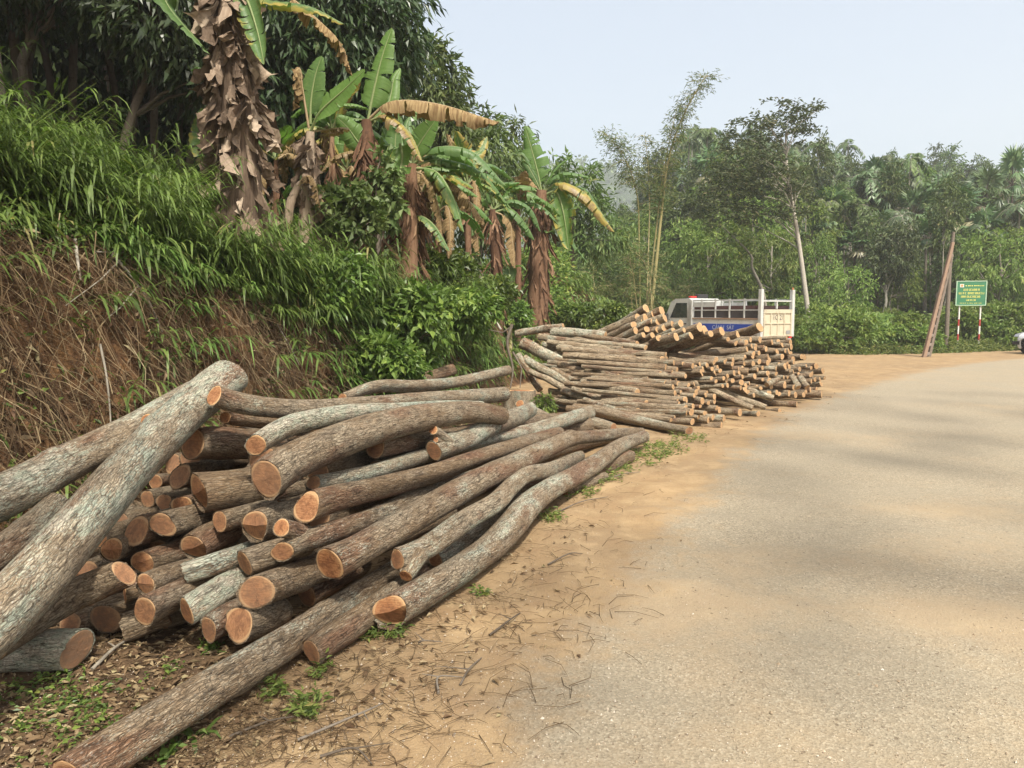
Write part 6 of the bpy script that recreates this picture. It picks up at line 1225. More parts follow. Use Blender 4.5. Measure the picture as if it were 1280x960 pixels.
# leafy shrubs on the brow
def shrub(label, px, py, Y, rpx, rpy, n, seed, lm=ML_BUSH, leafL=.095, leafW=.055, name='leafy_shrub', group=None, cat='shrub', droop=.35, per=16):
    q = at(px, py, Y); b = np.array((q[0], Y, Gp(q[0], Y))); rel = q - b; e = empty(name, b, 0, label, cat, group)
    rx, rz = rpx * mpp(Y), rpy * mpp(Y); g_ = np.random.default_rng(seed + 900); bl = []
    for k in range(6):
        a_ = g_.uniform(-.75, .75); f_ = g_.uniform(.35, .6); bl.append((rel[0] + rx * a_, g_.uniform(-.3, .3) * rx, rel[2] + rz * g_.uniform(-.6, .55 * (1 - a_ * a_)), rx * f_, rx * f_ * .8, rz * f_ * 1.15, n // 5))
    tm, cm = tree_meshes(max(.3, rel[2]), .02, bl, seed, leafL=leafL, leafW=leafW, per=per, droop=droop, spread=.16)
    tm.build('stem', MTRUNKD, e); cm.build('foliage', lm, e, smooth=False); return e
shrub('dense glossy-leaved shrub on the brow of the bank above the middle of the near pile', 505, 415, 9.7, 74, 50, 300, 1, droop=.4, leafL=.13, leafW=.065)
shrub('bright green shrub topping the bank left of the earth corner', 545, 388, 11.0, 66, 30, 230, 2, leafL=.12, leafW=.06)
shrub('shrub with larger leaves hanging down the bank face behind the topmost crooked log', 470, 455, 8.9, 45, 28, 140, 3, leafL=.12, leafW=.06)
shrub('small shrub under the thick dead-leaved banana trunk', 400, 350, 8.6, 50, 34, 180, 4, leafL=.10, leafW=.05)
shrub('dark green climber draped over the banana clump stems', 425, 262, 9.4, 42, 30, 48, 5, leafL=.13, leafW=.085, lm=ML_MID)
shrub('leafy climber hanging on the ragged banana plant', 470, 240, 9.8, 22, 42, 40, 6, leafL=.12, leafW=.08, lm=ML_MID)
shrub('yellow-green shrub behind the earth corner', 600, 370, 12.9, 44, 26, 200, 7)
shrub('low shrub between the red-brown banana trunk and the far pile', 715, 400, 20, 48, 15, 260, 8, leafL=.15, leafW=.08)
shrub('small shrub left of the red-brown banana trunk', 640, 393, 17.5, 30, 16, 120, 9, leafL=.13, leafW=.07)
shrub('low bright shrub left of the high stack of logs', 765, 398, 18.5, 30, 14, 120, 10, leafL=.12)
shrub('low weedy bush at the rear corner of the truck', 1010, 420, 29.5, 32, 9, 90, 12, leafL=.16, leafW=.08, droop=.1)
shrub('shrub in the hollow under the small banana plant', 560, 335, 13.0, 50, 26, 170, 13, leafL=.13)
shrub('low leafy shrub beside the leaning pole foot', 1110, 418, 31.5, 50, 14, 200, 14, leafL=.2, leafW=.10, lm=ML_LIGHT)
shrub('pale bush behind the sign posts', 1215, 412, 36.5, 60, 18, 210, 15, leafL=.2, leafW=.10, lm=ML_LIGHT)
shrub('leafy bush at the right frame edge behind the white car', 1290, 405, 36, 50, 22, 160, 16, leafL=.2, leafW=.10, lm=ML_LIGHT)
# a green tuft beside the stump
shrub('tiny bright green tuft right of the stump', 682, 508, 10.6, 10, 8, 22, 17, leafL=.07, leafW=.035, name='weed_tuft', cat='weed')
g = np.random.default_rng(50)
P = scatter_bank(900, 2.8, 13, .0, 1.8); P = np.repeat(P, 7, 0) + g.normal(0, .05, (6300, 3)) + (.06, -.02, .05)
V, F = leaves(P, rdir(6300, -.7, .6, g), rdir(6300, .0, 1, g), g.uniform(.03, .085, 6300), g.uniform(.015, .035, 6300), .2, .2)
tag(MB().add(V, F, 0, np.repeat(g.uniform(0, 1, 6300), 4)).build('bank_weeds', ML_BUSH, smooth=False), 'small round-leaved weeds dotted over the cut bank', kind='stuff')
# ------------------------------------------------------------------ litter and small plants on the sand
g = np.random.default_rng(51)
def sand_pts(n, dens):
    o = []
    while len(o) < n:
        px = g.uniform(0, 1280, n); py = 440 + (960 - 440) * g.uniform(0, 1, n) ** .8
        for a, b in zip(px, py):
            if g.uniform() < dens(a, b): q = gp(a, b); o.append((q[0], q[1], Gp(q[0], q[1]) + .012))
    return np.array(o[:n])
def pile_band(px, py):  # 1 along the edge of the near pile, fading over the sand
    ex = np.interp(py, [500, 545, 600, 700, 790, 840, 960], [1040, 850, 720, 620, 540, 440, 260]); d = (px - ex) / (py - 400) * 200
    return float(np.clip(1 - d / 170, 0, 1) if d > -30 else .75)
def ribbons(P, L, w, mat, name, label, up=.01, rnd=(0, .9), curve=.3):
    n = len(P); a = g.uniform(0, 6.28, n); d = np.stack([np.cos(a), np.sin(a), g.normal(0, .05, n)], 1); s = np.stack([-np.sin(a), np.cos(a), 0 * a], 1)
    L = np.broadcast_to(L, (n,))[:, None]; c = g.normal(0, curve, n)[:, None] * s; mb = MB()
    for k0 in range(n):
        pass
    A = P; B = P + (d + c * .5) * L * .5 + (0, 0, up); C = P + (d - c * .3) * L + g.normal(0, .1, (n, 3)) * L * (1, 1, .15)
    C[:, 2] = np.maximum(C[:, 2], P[:, 2]); w = np.broadcast_to(w, (n,))[:, None]; z = np.array((0, 0, 1.))
    # three-sided twigs
    rows = []
    for Q, f in ((A, 1), (B, .8), (C, .45)):
        rows += [Q - s * w * f, Q + s * w * f, Q + z * w * f * 1.6]
    V = np.stack(rows, 1).reshape(-1, 3); i = (np.arange(n) * 9)[:, None]; F = []
    for r_ in (0, 3):
        for j in range(3): F.append(i + (r_ + j, r_ + (j + 1) % 3, r_ + 3 + (j + 1) % 3, r_ + 3 + j))
    mb.add(V, np.concatenate(F), 0, np.repeat(g.uniform(*rnd, n), 9)); return tag(mb.build(name, mat, smooth=False), label, kind='stuff')
P = sand_pts(2600, lambda a, b: pile_band(a, b) ** 1.5 * (1 if a > 200 else .8))
ribbons(P, g.uniform(.04, .22, len(P)), .0016, MD_ROOT, 'twig_litter', 'small dry twigs and straw scattered on the sand along the logs', rnd=(.0, .7))
P = sand_pts(3400, lambda a, b: (1 - min(1, abs(a - (95 + (960 - b) * .55)) / 260)) * (b > 760) + .25 * pile_band(a, b) ** 3)
V, F = leaves(P, rdir(len(P), -.1, .25, g), rdir(len(P), .5, 1, g), g.uniform(.02, .07, len(P)), g.uniform(.008, .025, len(P)), .2, .2)
tag(MB().add(V, F, 0, np.repeat(g.uniform(0, .88, len(P)), 4)).build('bark_litter', MD_LITTER, smooth=False), 'bark flakes and dead leaves on the earth around the log ends', kind='stuff')
# wood chips and stones
P = sand_pts(11000, lambda a, b: .25 + .75 * (b > 700)); n = len(P); r_ = g.uniform(.0012, .0038, n) * (1 + 1.3 * (g.uniform(0, 1, n) > .97))
o8 = np.array([(1, 0, -.3), (0, 1, -.3), (-1, 0, -.3), (0, -1, -.3), (.1, .1, .8)]); rot = g.uniform(0, 6.28, n)
B = o8[None] * r_[:, None, None] * g.uniform(.6, 1.3, (n, 1, 3)); Bx = B[..., 0] * np.cos(rot)[:, None] - B[..., 1] * np.sin(rot)[:, None]; By = B[..., 0] * np.sin(rot)[:, None] + B[..., 1] * np.cos(rot)[:, None]
V = (P[:, None] + np.stack([Bx, By, B[..., 2]], -1) - (0, 0, .004)).reshape(-1, 3); i = (np.arange(n) * 5)[:, None]
def pebble_mat():
    b = NB('pebble'); r = b.attr('rnd').outputs['Fac']
    return b.done(b.pr(b.ramp(r, [(0, (.16, .12, .085)), (.4, (.34, .26, .17)), (.75, (.50, .41, .30)), (1, (.62, .56, .47))]), .9))
MPEB = pebble_mat()
tag(MB().add(V, np.concatenate([i + (0, 1, 4), i + (1, 2, 4), i + (2, 3, 4), i + (3, 0, 4)]), 0, np.repeat(g.uniform(0, 1, n), 5)).build('pebbles', MPEB, smooth=False), 'fine grit and pebbles on the road and the sand', kind='stuff')
# low green ground cover
def cover(name, label, blobs, per, L, W, lm, seed):
    gg = np.random.default_rng(seed); PP = []
    for px, py, rp, n in blobs:
        q = gp(px, py); a = gg.uniform(0, 6.28, n); r = np.sqrt(gg.uniform(0, 1, n)) * rp * mpp(q[1]); x = q[0] + r * np.cos(a); y = q[1] + r * np.sin(a) * 1.6
        PP.append(np.stack([x, y, G(x, y)], 1))
    P = np.repeat(np.vstack(PP), per, 0); n = len(P); P = P + gg.normal(0, .012, (n, 3)); P[:, 2] = np.abs(gg.normal(0, .025, n)) + G(P[:, 0], P[:, 1]) + .008
    V, F = leaves(P, rdir(n, -.1, .5, gg), rdir(n, .4, 1, gg), gg.uniform(.6, 1.3, n) * L, W * gg.uniform(.7, 1.2, n), .15, .2)
    return tag(MB().add(V, F, 0, np.repeat(gg.uniform(0, 1, n), 4)).build(name, lm, smooth=False), label, kind='stuff')
cover('ground_cover', 'creeping green weeds on the earth at the lower left', [(75, 852, 26, 26), (30, 900, 26, 14), (70, 888, 30, 18), (120, 880, 36, 22), (20, 870, 24, 12), (110, 905, 40, 10), (60, 935, 40, 8), (200, 850, 24, 8), (205, 938, 20, 10), (260, 815, 14, 10), (150, 905, 20, 8)], 5, .028, .015, ML_BUSH, 1)
cover('ground_cover', 'thin strips of low weeds on the sand by the far end of the near pile', [(790, 575, 40, 70), (830, 560, 30, 60), (750, 600, 30, 50), (720, 615, 30, 40), (860, 548, 24, 40), (810, 565, 30, 60), (770, 590, 30, 40), (690, 650, 18, 20), (600, 740, 10, 8), (470, 790, 14, 26), (495, 800, 10, 10), (385, 885, 20, 24), (400, 845, 10, 8), (340, 860, 20, 14)], 6, .045, .014, ML_LIGHT, 2)
# single weeds on the ground near the camera
def tuft(label, px, py, n, L, seed, wd=.018, lm=ML_GRASS):
    gg = np.random.default_rng(seed); q = gp(px, py); e = empty('grass_tuft', (q[0], q[1], Gp(q[0], q[1])), 0, label, 'weed', 'single weeds on the sand')
    a = gg.uniform(0, 6.28, n); d = np.stack([np.cos(a), np.sin(a), gg.uniform(.5, 2.2, n)], 1)
    V, F3, F4 = blades(gg.normal(0, .012, (n, 3)) * (1, 1, 0), d, gg.uniform(.6, 1.1, n) * L, wd, gg.uniform(.3, 1, n)); rv = np.repeat(gg.uniform(0, .9, n), 6)
    mb = MB(); mb.add(V, F3, 0, rv); mb.F.append(F4); mb.M.append(np.zeros(len(F4), int)); mb.build('blades', lm, e, smooth=False)
tuft('largest grass tuft, broad-bladed, right beside the long straight log near the bottom', 243, 918, 12, .15, 1, .02)
tuft('two-leaved weed at the bottom edge beside the long straight log', 207, 945, 9, .11, 2, .028)
tuft('thin grass tuft under the face of the two-step-cut log', 478, 792, 22, .10, 3, .006)
tuft('sparse grass tuft alone on the sand right of the dusty-faced log', 520, 742, 12, .07, 4, .006)
tuft('small flat grass tuft on the sand below the short dusty-faced log', 382, 885, 16, .09, 5, .008)
tuft('small weed at the foot of the pile below the narrow oval face', 265, 818, 12, .08, 6, .014)
# larger twigs lying on the sand
for k, (a, b_, lab) in enumerate([((575, 855), (602, 822), 'bent twig standing out on the sand in the lower middle'), ((372, 922), (480, 880), 'long thin twig on the sand in front of the long straight log'), ((548, 868), (578, 845), 'thick short twig below the bent one'),
                                  ((285, 915), (375, 890), 'curved twig beside the long twig'), ((523, 804), (553, 800), 'short dark twig right of the two-step-cut log'), ((685, 706), (728, 692), 'lone straight twig on the sand right of the crooked log'),
                                  ((400, 945), (465, 952), 'thin twig at the bottom edge of the photo'), ((612, 790), (650, 770), 'small twig left of the grey road patch'), ((115, 835), (175, 790), 'pale curved stick on the earth under the narrow-faced logs'),
                                  ((700, 640), (760, 622), 'dark twig near the sand bend of the crooked log'), ((760, 600), (800, 592), 'little twig beside the strip of low weeds')]):
    q0, q1 = gp(*a, .012), gp(*b_, .012); mid = (q0 + q1) / 2 + (0, 0, .02) + rng.normal(0, .03, 3) * (1, 1, 0)
    q0[2] += Gp(q0[0], q0[1]); q1[2] += Gp(q1[0], q1[1]); mid[2] += Gp(mid[0], mid[1])
    stick('twig', lab, [q0, mid, q1], .006 if k != 8 else .010, MTRUNKD if k != 8 else MTRUNK, 'twigs on the sand', side=([mid, mid + rng.normal(0, .06, 3) * (1, 1, .1) + (0, 0, .01)],))

# ------------------------------------------------------------------ police truck
MWHITE = plain('truck_white', (.50, .51, .48), .5, .7, 5); MCREAM = plain('tailgate_cream', (.52, .47, .34), .6, .7, 5)
MBLUE = plain('truck_blue', (.012, .055, .36), .4, .2, 3); MDARKR = plain('bed_maroon', (.11, .05, .045), .8, .4, 3); MBLK = plain('black_rubber', (.025, .025, .026), .8, .3)
MGREY = plain('grey_steel', (.30, .30, .29), .5, .3, 5, .2); MRED = plain('light_red', (.55, .03, .02), .3, .05); MBL2 = plain('light_blue', (.02, .08, .55), .3, .05); MBEDD = plain('bed_dark', (.055, .05, .05), .8, .3)
MRIM = plain('wheel_rim', (.45, .45, .46), .35, .3, 8, .7)
def glass_mat():
    b = NB('window_glass'); return b.done(b.pr((.02, .026, .028), .06, Specular_IOR_Level=.8, Coat_Weight=.3))
MGLASS = glass_mat()
def bev(o, w=.02, seg=2):
    m = o.modifiers.new('bevel', 'BEVEL'); m.width = w; m.segments = seg; m.limit_method = 'ANGLE'; m.angle_limit = R(40); return o
def text_mesh(txt, size, mat, name, parent, M, extr=.002):
    c = bpy.data.curves.new(name, 'FONT'); c.body = txt; c.size = size; c.extrude = extr; c.align_x = 'CENTER'; c.align_y = 'CENTER'
    o = bpy.data.objects.new(name, c); COL.objects.link(o); bpy.context.view_layer.update()
    me = bpy.data.meshes.new_from_object(o.evaluated_get(bpy.context.evaluated_depsgraph_get())); bpy.data.objects.remove(o)
    me.materials.clear(); me.materials.append(mat); o = bpy.data.objects.new(name, me); COL.objects.link(o); o.parent = parent; o.matrix_local = M; return o
def wheel(parent, x, y, r, wd, hub=MRIM):
    s = 1 if y > 0 else -1; prof = [(r * .62, -wd / 2), (r * .93, -wd / 2), (r, -wd * .36), (r, wd * .36), (r * .93, wd / 2), (r * .62, wd / 2)]
    def lathe(pr, n=28):
        V = [(x + q * math.cos(a), y + z, r + q * math.sin(a)) for q, z in pr for a in np.arange(n) * 2 * math.pi / n]
        F = [(i * n + j, i * n + (j + 1) % n, (i + 1) * n + (j + 1) % n, (i + 1) * n + j) for i in range(len(pr) - 1) for j in range(n)]; return V, F
    t = MB().add(*lathe(prof)).build('wheel', MBLK, parent)
    MB().add(*lathe([(r * .63, s * wd * .40), (r * .55, s * wd * .42), (r * .5, s * wd * .2), (r * .2, s * wd * .24), (r * .16, s * wd * .34), (.001, s * wd * .34)])).build('rim', hub, t)
def prism(mb, prof, y0, y1, m=0):
    """closed outline in x, z pulled across y"""
    n = len(prof); V = [(x, y0, z) for x, z in prof] + [(x, y1, z) for x, z in prof]; i = np.arange(n)
    mb.add(V, np.stack([i, (i + 1) % n, n + (i + 1) % n, n + i], 1), m)
    for off, fl in ((0, 1), (n, 0)):
        c = len(prof); cen = np.mean(prof, 0); VV = V[off:off + n] + [(cen[0], y0 if off == 0 else y1, cen[1])]; f = np.stack([i, (i + 1) % n, np.full(n, n)], 1)
        mb.add(VV, f if fl else f[:, ::-1], m)
    return mb
# local frame: +x = front, +y = left side, origin under the rear gate
rear = at(968, 440, 28.2); hx = Vector((-.535, .845, 0)).normalized()
tr = empty('police_truck', (rear[0] + .05, rear[1], Gp(rear[0], rear[1])), math.atan2(hx.y, hx.x), 'white police pickup truck with a blue stripe and railed bed behind the far pile', 'truck')
HW = .86
b = MB()
prism(b, [(3.45, .62), (3.45, 1.98), (3.62, 2.06), (4.35, 2.05), (4.62, 1.93), (4.98, 1.22), (5.1, 1.02), (5.12, .55), (4.9, .42), (4.75, .42), (4.72, .62), (4.55, .82), (4.28, .82), (4.1, .62), (4.08, .42), (3.45, .42)], -HW + .04, HW - .04)
b.V = [v * (1, 1, 1) + (0, 0, .09) * (v[:, 2:3] > 1) for v in b.V]; bev(b.build('cab', MWHITE, tr, smooth=False), .05, 3)
for s in (1, -1):
    d_ = MB(); prism(d_, [(3.7, 1.38), (3.72, 1.97), (4.32, 1.97), (4.66, 1.38)], s * (HW - .05), s * (HW - .035)); w_ = d_.build('side_window', MGLASS, tr, smooth=False)
    d_ = MB(); prism(d_, [(3.64, .62), (3.64, 1.27), (4.70, 1.27), (4.74, .86), (4.6, .84), (4.28, .84), (4.05, .62)], s * (HW - .045), s * (HW - .03)); dd = bev(d_.build('cab_door', MWHITE, tr, smooth=False), .008)
    MB().box(3.72, 3.86, s * (HW - .03), s * (HW - .01), 1.12, 1.16).build('door_handle', MBLK, dd, smooth=False)
    mm = MB(); mm.box(4.7, 4.78, s * (HW + .02), s * (HW + .16), 1.25, 1.55); mm.tube(np.array([(4.66, s * (HW - .06), 1.3), (4.74, s * (HW + .06), 1.32)]), .012, 6); bev(mm.build('side_mirror', MBLK, tr, smooth=False), .02)
    MB().box(4.98, 5.12, s * (HW - .3), s * (HW - .06), .82, .98).build('headlight', MRIM, tr, smooth=False)
d_ = MB(); d_.add([(4.625, -HW + .14, 1.90), (4.625, HW - .14, 1.90), (4.955, HW - .12, 1.27), (4.955, -HW + .12, 1.27)], [(0, 1, 2, 3)]); d_.V[0] += np.array((.012, 0, .008)); d_.build('windscreen', MGLASS, tr, smooth=False)
lb = MB().box(3.85, 4.05, -.5, .5, 2.14, 2.17).build('light_bar', MGREY, tr, smooth=False)
bev(MB().box(3.86, 4.02, .12, .45, 2.17, 2.25).build('red_lamp', MRED, lb, smooth=False), .03); bev(MB().box(3.84, 4.04, -.5, .08, 2.17, 2.33).build('dark_lamp', MBLK, lb, smooth=False), .03)
fr = MB(); 
for s in (.38, -.38): fr.box(.0, 4.2, s - .04, s + .04, .42, .56)
for x in (.4, 1.4, 2.4, 3.2): fr.box(x, x + .07, -.36, .36, .44, .54)
fr.build('chassis', MBLK, tr, smooth=False)
for x, rr in ((4.42, .30), (1.05, .30)):
    for s in (1, -1): wheel(tr, x, s * (HW - .12), rr, .17)
MB().box(.03, 3.38, -HW, HW, .70, .78).build('bed_floor', MGREY, tr, smooth=False)
for s in (1, -1):
    sp_ = MB().box(.10, 3.36, s * HW - .018, s * HW + .018, .78, 1.33); bd = bev(sp_.build('side_board', MWHITE, tr, smooth=False), .008)
    MB().box(.2, 3.28, s * HW + s * .018, s * HW + s * .026, .88, 1.16).build('blue_stripe', MBLUE, bd, smooth=False)
    pm = Matrix.Translation((1.75, s * (HW + .030), 1.02)) @ Matrix.Rotation(math.pi if s > 0 else 0, 4, 'Z') @ Matrix.Rotation(math.pi / 2, 4, 'X')
    text_mesh('CẢNH  SÁT', .21, plain('stripe_letter', (.42, .47, .62), .5, .1) if s > 0 else bpy.data.materials['stripe_letter'], 'stripe_lettering', bd, pm)
    MB().box(.10, 3.36, s * HW - .03, s * HW + .03, 1.331, 1.385).build('wooden_rail', plain('rail_wood', (.30, .20, .13), .8, .3) if s > 0 else bpy.data.materials['rail_wood'], tr, smooth=False)
    MB().box(.12, 3.34, s * (HW - .07), s * (HW - .055), 1.39, 1.68).build('inner_board', MBEDD, tr, smooth=False)
    MB().box(.12, 3.34, s * (HW - .07), s * (HW - .055), 1.685, 1.84).build('upper_board', MDARKR, tr, smooth=False)
    for z in (1.66, 1.97, 2.03): MB().box(.12, 3.36, s * HW - .014, s * HW + .014, z, z + (.04 if z < 2 else .05)).build('side_rail', MWHITE, tr, smooth=False) if z != 1.97 else None
    for x in (.75, 1.45, 2.15, 2.85): MB().box(x, x + .05, s * HW - .022, s * HW + .022, 1.386, 2.10).build('rail_post', MWHITE, tr, smooth=False)
    MB().box(2.2, 3.34, s * HW - .012, s * HW + .012, 1.80, 1.99).build('sign_board', MWHITE, tr, smooth=False)
    bev(MB().box(3.36, 3.44, s * HW - .05, s * HW + .05, .70, 2.08).build('front_post', MWHITE, tr, smooth=False), .01)
    pst = MB().box(-.05, .09, s * HW - .07, s * HW + .07, .70, 2.42); bev(pst.build('corner_post', MWHITE, tr, smooth=False), .012)
bev(MB().box(.0, .05, -HW + .07, HW - .07, 1.98, 2.03).build('rear_rail', MWHITE, tr, smooth=False), .005)
MB().box(.0, .05, -.03, .03, 1.72, 1.98).build('rear_rail_post', MWHITE, tr, smooth=False)
cg = bev(MB().box(-.045, -.02, -.16 - HW + .16, -HW + .1, 2.42, 2.5).build('post_cap', plain('rusty_cap', (.35, .14, .06), .8, .4), tr, smooth=False), .01)
tg = bev(MB().box(-.03, .0, -HW + .075, HW - .075, .72, 1.70).build('tailgate', MCREAM, tr, smooth=False), .004)
for k in range(5):
    y = -HW + .10 + k * (2 * HW - .24) / 4; MB().box(-.062, -.031, y - .0, y + .045, .75, 1.56).build('tailgate_rib', MCREAM, tg, smooth=False)
MB().box(-.066, -.031, -HW + .078, HW - .078, 1.56, 1.698).build('tailgate_band', MCREAM, tg, smooth=False)
for z in (1.17,): 
    MB().box(-.058, -.031, -HW + .10, HW - .10, z, z + .035).build('tailgate_rib', MCREAM, tg, smooth=False)
MB().box(-.066, -.031, -HW + .078, HW - .078, .722, .76).build('tailgate_band', MCREAM, tg, smooth=False)
text_mesh('11C 21', .25, plain('number_paint', (.10, .09, .08), .7, .2), 'tailgate_number', tg, Matrix.Translation((-.036, .02, 1.40)) @ Matrix.Rotation(-math.pi / 2, 4, 'Z') @ Matrix.Rotation(math.pi / 2, 4, 'X'))
MB().box(-.045, -.031, -.70, -.50, .80, .93).build('number_plate', MGREY, tg, smooth=False)
bev(MB().box(-.10, -.02, -.7, .7, .52, .64).build('rear_bumper', MGREY, tr, smooth=False), .01)
for s in (1, -1): MB().box(-.06, -.01, s * .72 - .08, s * .72 + .08, .645, .705).build('tail_lamp', MRED, tr, smooth=False)
MB().tube(np.array([(3.3, -.3, .8), (3.3, -.3, 2.0), (.1, -.2, 1.9)]), .02, 6).build('load_bar', MGREY, tr) if False else None

# ------------------------------------------------------------------ forest sign
b0 = at(1210, 437, 32.5); sg = empty('forest_sign', (b0[0], 32.5, Gp(b0[0], 32.5)), R(-14), 'green notice board with yellow lines of writing on two red and white banded posts', 'sign')
zb = sg.location.z; W2, z0, z1 = .565, at(1210, 382, 32.5)[2] - zb, at(1210, 351, 32.5)[2] - zb
MGRN = plain('board_green', (.04, .19, .09), .6, .55, 5); MYEL = plain('letter_yellow', (.75, .68, .16), .5, .1); MGRNE = plain('board_edge', (.42, .58, .40), .5, .2); MPR = plain('post_red', (.42, .045, .035), .6, .3, 8); MPW = plain('post_white', (.72, .68, .60), .6, .3, 8)
MORG = plain('emblem_orange', (.62, .25, .06), .5, .1)
bd = bev(MB().box(-W2, W2, -.02, .02, z0, z1).build('board', MGRN, sg, smooth=False), .004)
fm = MB(); fm.box(-W2 - .012, -W2 + .022, -.032, .03, z0, z1); fm.box(W2 - .022, W2 + .012, -.032, .03, z0, z1); fm.box(-W2 + .022, W2 - .022, -.032, .03, z1 - .03, z1); fm.box(-W2 + .022, W2 - .022, -.032, .03, z0, z0 + .03); fm.build('board_frame', MGRNE, bd, smooth=False)
gg = np.random.default_rng(5)
def line(zf, x0, x1, h, seed, mat=MYEL):
    """a row of small upright strokes: the writing is too far away to be read"""
    g_ = np.random.default_rng(seed); mb = MB(); x = x0
    while x < x1 - .02:
        wd = g_.uniform(.028, .05); z = z0 + zf * (z1 - z0); k = g_.integers(4)
        mb.box(x, x + .012, -.0245, -.0205, z - h / 2, z + h / 2)
        if k != 0: mb.box(x + .0125, x + wd - .0005, -.0245, -.0205, z + h / 2 - .012, z + h / 2)
        if k > 1: mb.box(x + .0125, x + wd - .0005, -.0245, -.0205, z - .006, z + .006)
        if k != 2: mb.box(x + .0125, x + wd - .0005, -.0245, -.0205, z - h / 2, z - h / 2 + .012)
        if k != 1: mb.box(x + wd, x + wd + .011, -.0245, -.0205, z - h / 2, z + h / 2)
        x += wd + .024
        if g_.uniform() < .22: x += .03
    o = mb.build('writing', mat, bd, smooth=False); o['kind'] = 'stuff'
line(.80, -.23, .46, .035, 1); line(.64, -.30, .32, .085, 2); line(.50, -.47, .46, .085, 3); line(.36, -.38, .36, .085, 4); line(.22, -.18, .17, .07, 5); line(.10, -.42, .42, .022, 6)
em = MB().box(-.44, -.29, -.0245, -.0205, z0 + .74 * (z1 - z0), z0 + .87 * (z1 - z0)).build('emblem', MPW, bd, smooth=False)
MB().tube(np.array([(-.365, -.029, z0 + .805 * (z1 - z0)), (-.365, -.0248, z0 + .805 * (z1 - z0))]), .045, 16, cap=True).build('emblem_disc', MORG, em)
for sx in (-.40, .40):
    pb = MB(); zt = z1 - .04; zs = [-.3, .18, .5, .9, 1.2, zt]
    n = 14; zz = [-.3, .36, .36001, .68, .68001, 1.06, 1.06001, 1.4, 1.40001, zt]
    po = MB().tube(np.array([(sx, .055, -.3), (sx, .055, zt)]), .034, 14, cap=True).build('post', MPW, sg)
    for a_, c_ in ((.42, .68), (1.02, 1.3)): MB().tube(np.array([(sx, .055, a_), (sx, .055, c_)]), .036, 14).build('red_band', MPR, po)
    MB().tube(np.array([(sx, .055, -.28), (sx, .055, .16)]), .037, 14).build('mud_band', plain('mud', (.25, .15, .08), .9, .3) if sx < 0 else bpy.data.materials['mud'], po)

# ------------------------------------------------------------------ leaning concrete ladder pole
MRUST = plain('stained_concrete', (.29, .195, .135), .9, .6, 9); MCON = plain('grey_concrete', (.22, .18, .145), .9, .5, 8)
pb = at(1155, 447, 27.3); po = empty('leaning_utility_pole', (pb[0], pb[1], 0), 0, 'rust-stained two-legged concrete pole leaning right at the road edge, stepped rungs between its legs', 'utility pole')
base = np.array(pb) * (1, 1, 0)
def bar(p, q, wx, wy, name, mat, parent):
    p, q = np.array(p, float) - base, np.array(q, float) - base; T = norm(q - p); u_ = norm(np.cross(T, (0, 1., 0))); v_ = np.cross(T, u_); V = []
    for c, f in ((p, 1), (q, .8)):
        for a_, b_ in ((-1, -1), (1, -1), (1, 1), (-1, 1)): V.append(c + u_ * wx * a_ * f + v_ * wy * b_ * f)
    return bev(MB().add(V, [(0, 3, 2, 1), (4, 5, 6, 7), (0, 1, 5, 4), (1, 2, 6, 5), (2, 3, 7, 6), (3, 0, 4, 7)]).build(name, mat, parent, smooth=False), .012)
L0, L1 = at(1154, 450, 27.3), at(1191, 303, 27.3); R0, R1 = at(1161, 446, 27.8), at(1190, 318, 27.45)
bar(L0, L1, .058, .075, 'leg', MRUST, po); bar(R0, R1, .050, .07, 'leg', MCON, po)
for k in range(11):
    f = .04 + k * .085; a_, c_ = L0 + (L1 - L0) * f, R0 + (R1 - R0) * (f * 1.02); bar(a_ * .8 + c_ * .2, a_ * .2 + c_ * .8, .055, .045, 'rung', MCON, po)
# thin grey trunk right behind it
bb_ = ong(1180, 31); e = empty('slender_tree', bb_, 0, 'dead grey stem standing right behind the leaning utility pole', 'tree'); MB().tube(crom([np.zeros(3), at(1187, 340, 31) - bb_, at(1192, 290, 31) - bb_], 4), np.linspace(.09, .06, 9), 7).build('trunk', MTRUNKD, e)

# ------------------------------------------------------------------ white car entering at the right edge
cp = at(1268, 449, 29.0); ca = empty('parked_car', (cp[0] + .62, 29.0, Gp(cp[0], 29.)), R(196), 'white hatchback cut off by the right edge of the photo', 'car')
MCAR = plain('car_white', (.60, .61, .62), .25, .12, 3)
def loft(secs, name, mat, parent, wsub=0):
    n = len(secs[0]); V = np.array(secs).reshape(-1, 3); F = [(i * n + j, i * n + j + 1, (i + 1) * n + j + 1, (i + 1) * n + j) for i in range(len(secs) - 1) for j in range(n - 1)]
    o = MB().add(V, F).build(name, mat, parent); m = o.modifiers.new('subd', 'SUBSURF'); m.levels = m.render_levels = 2; return o
# local: -x... front at x = 0, car runs back to x = -3.9
xs = [.02, -.06, -.35, -.95, -1.25, -1.9, -2.7, -3.3, -3.75, -3.9]; hood = [.62, .74, .88, .98, 1.02, 1.04, 1.04, 1.03, .98, .7]; hw = [.55, .72, .80, .83, .84, .84, .84, .82, .76, .62]
secs = []
for x, h, wv in zip(xs, hood, hw):
    secs.append([(x, -wv * .86, .22), (x, -wv, .32), (x, -wv, .6), (x, -wv * .97, h - .10), (x, -wv * .86, h), (x, 0, h + .03), (x, wv * .86, h), (x, wv * .97, h - .10), (x, wv, .6), (x, wv, .32), (x, wv * .86, .22)])
secs = [[(secs[0][0][0] + .0, y * .8, z) for _, y, z in secs[0]]] + secs
body = loft(secs, 'body', MCAR, ca)
xs = [-1.0, -1.55, -2.0, -2.8, -3.4, -3.72]; hh = [1.02, 1.36, 1.47, 1.49, 1.40, 1.08]; ww = [.72, .62, .60, .60, .60, .66]
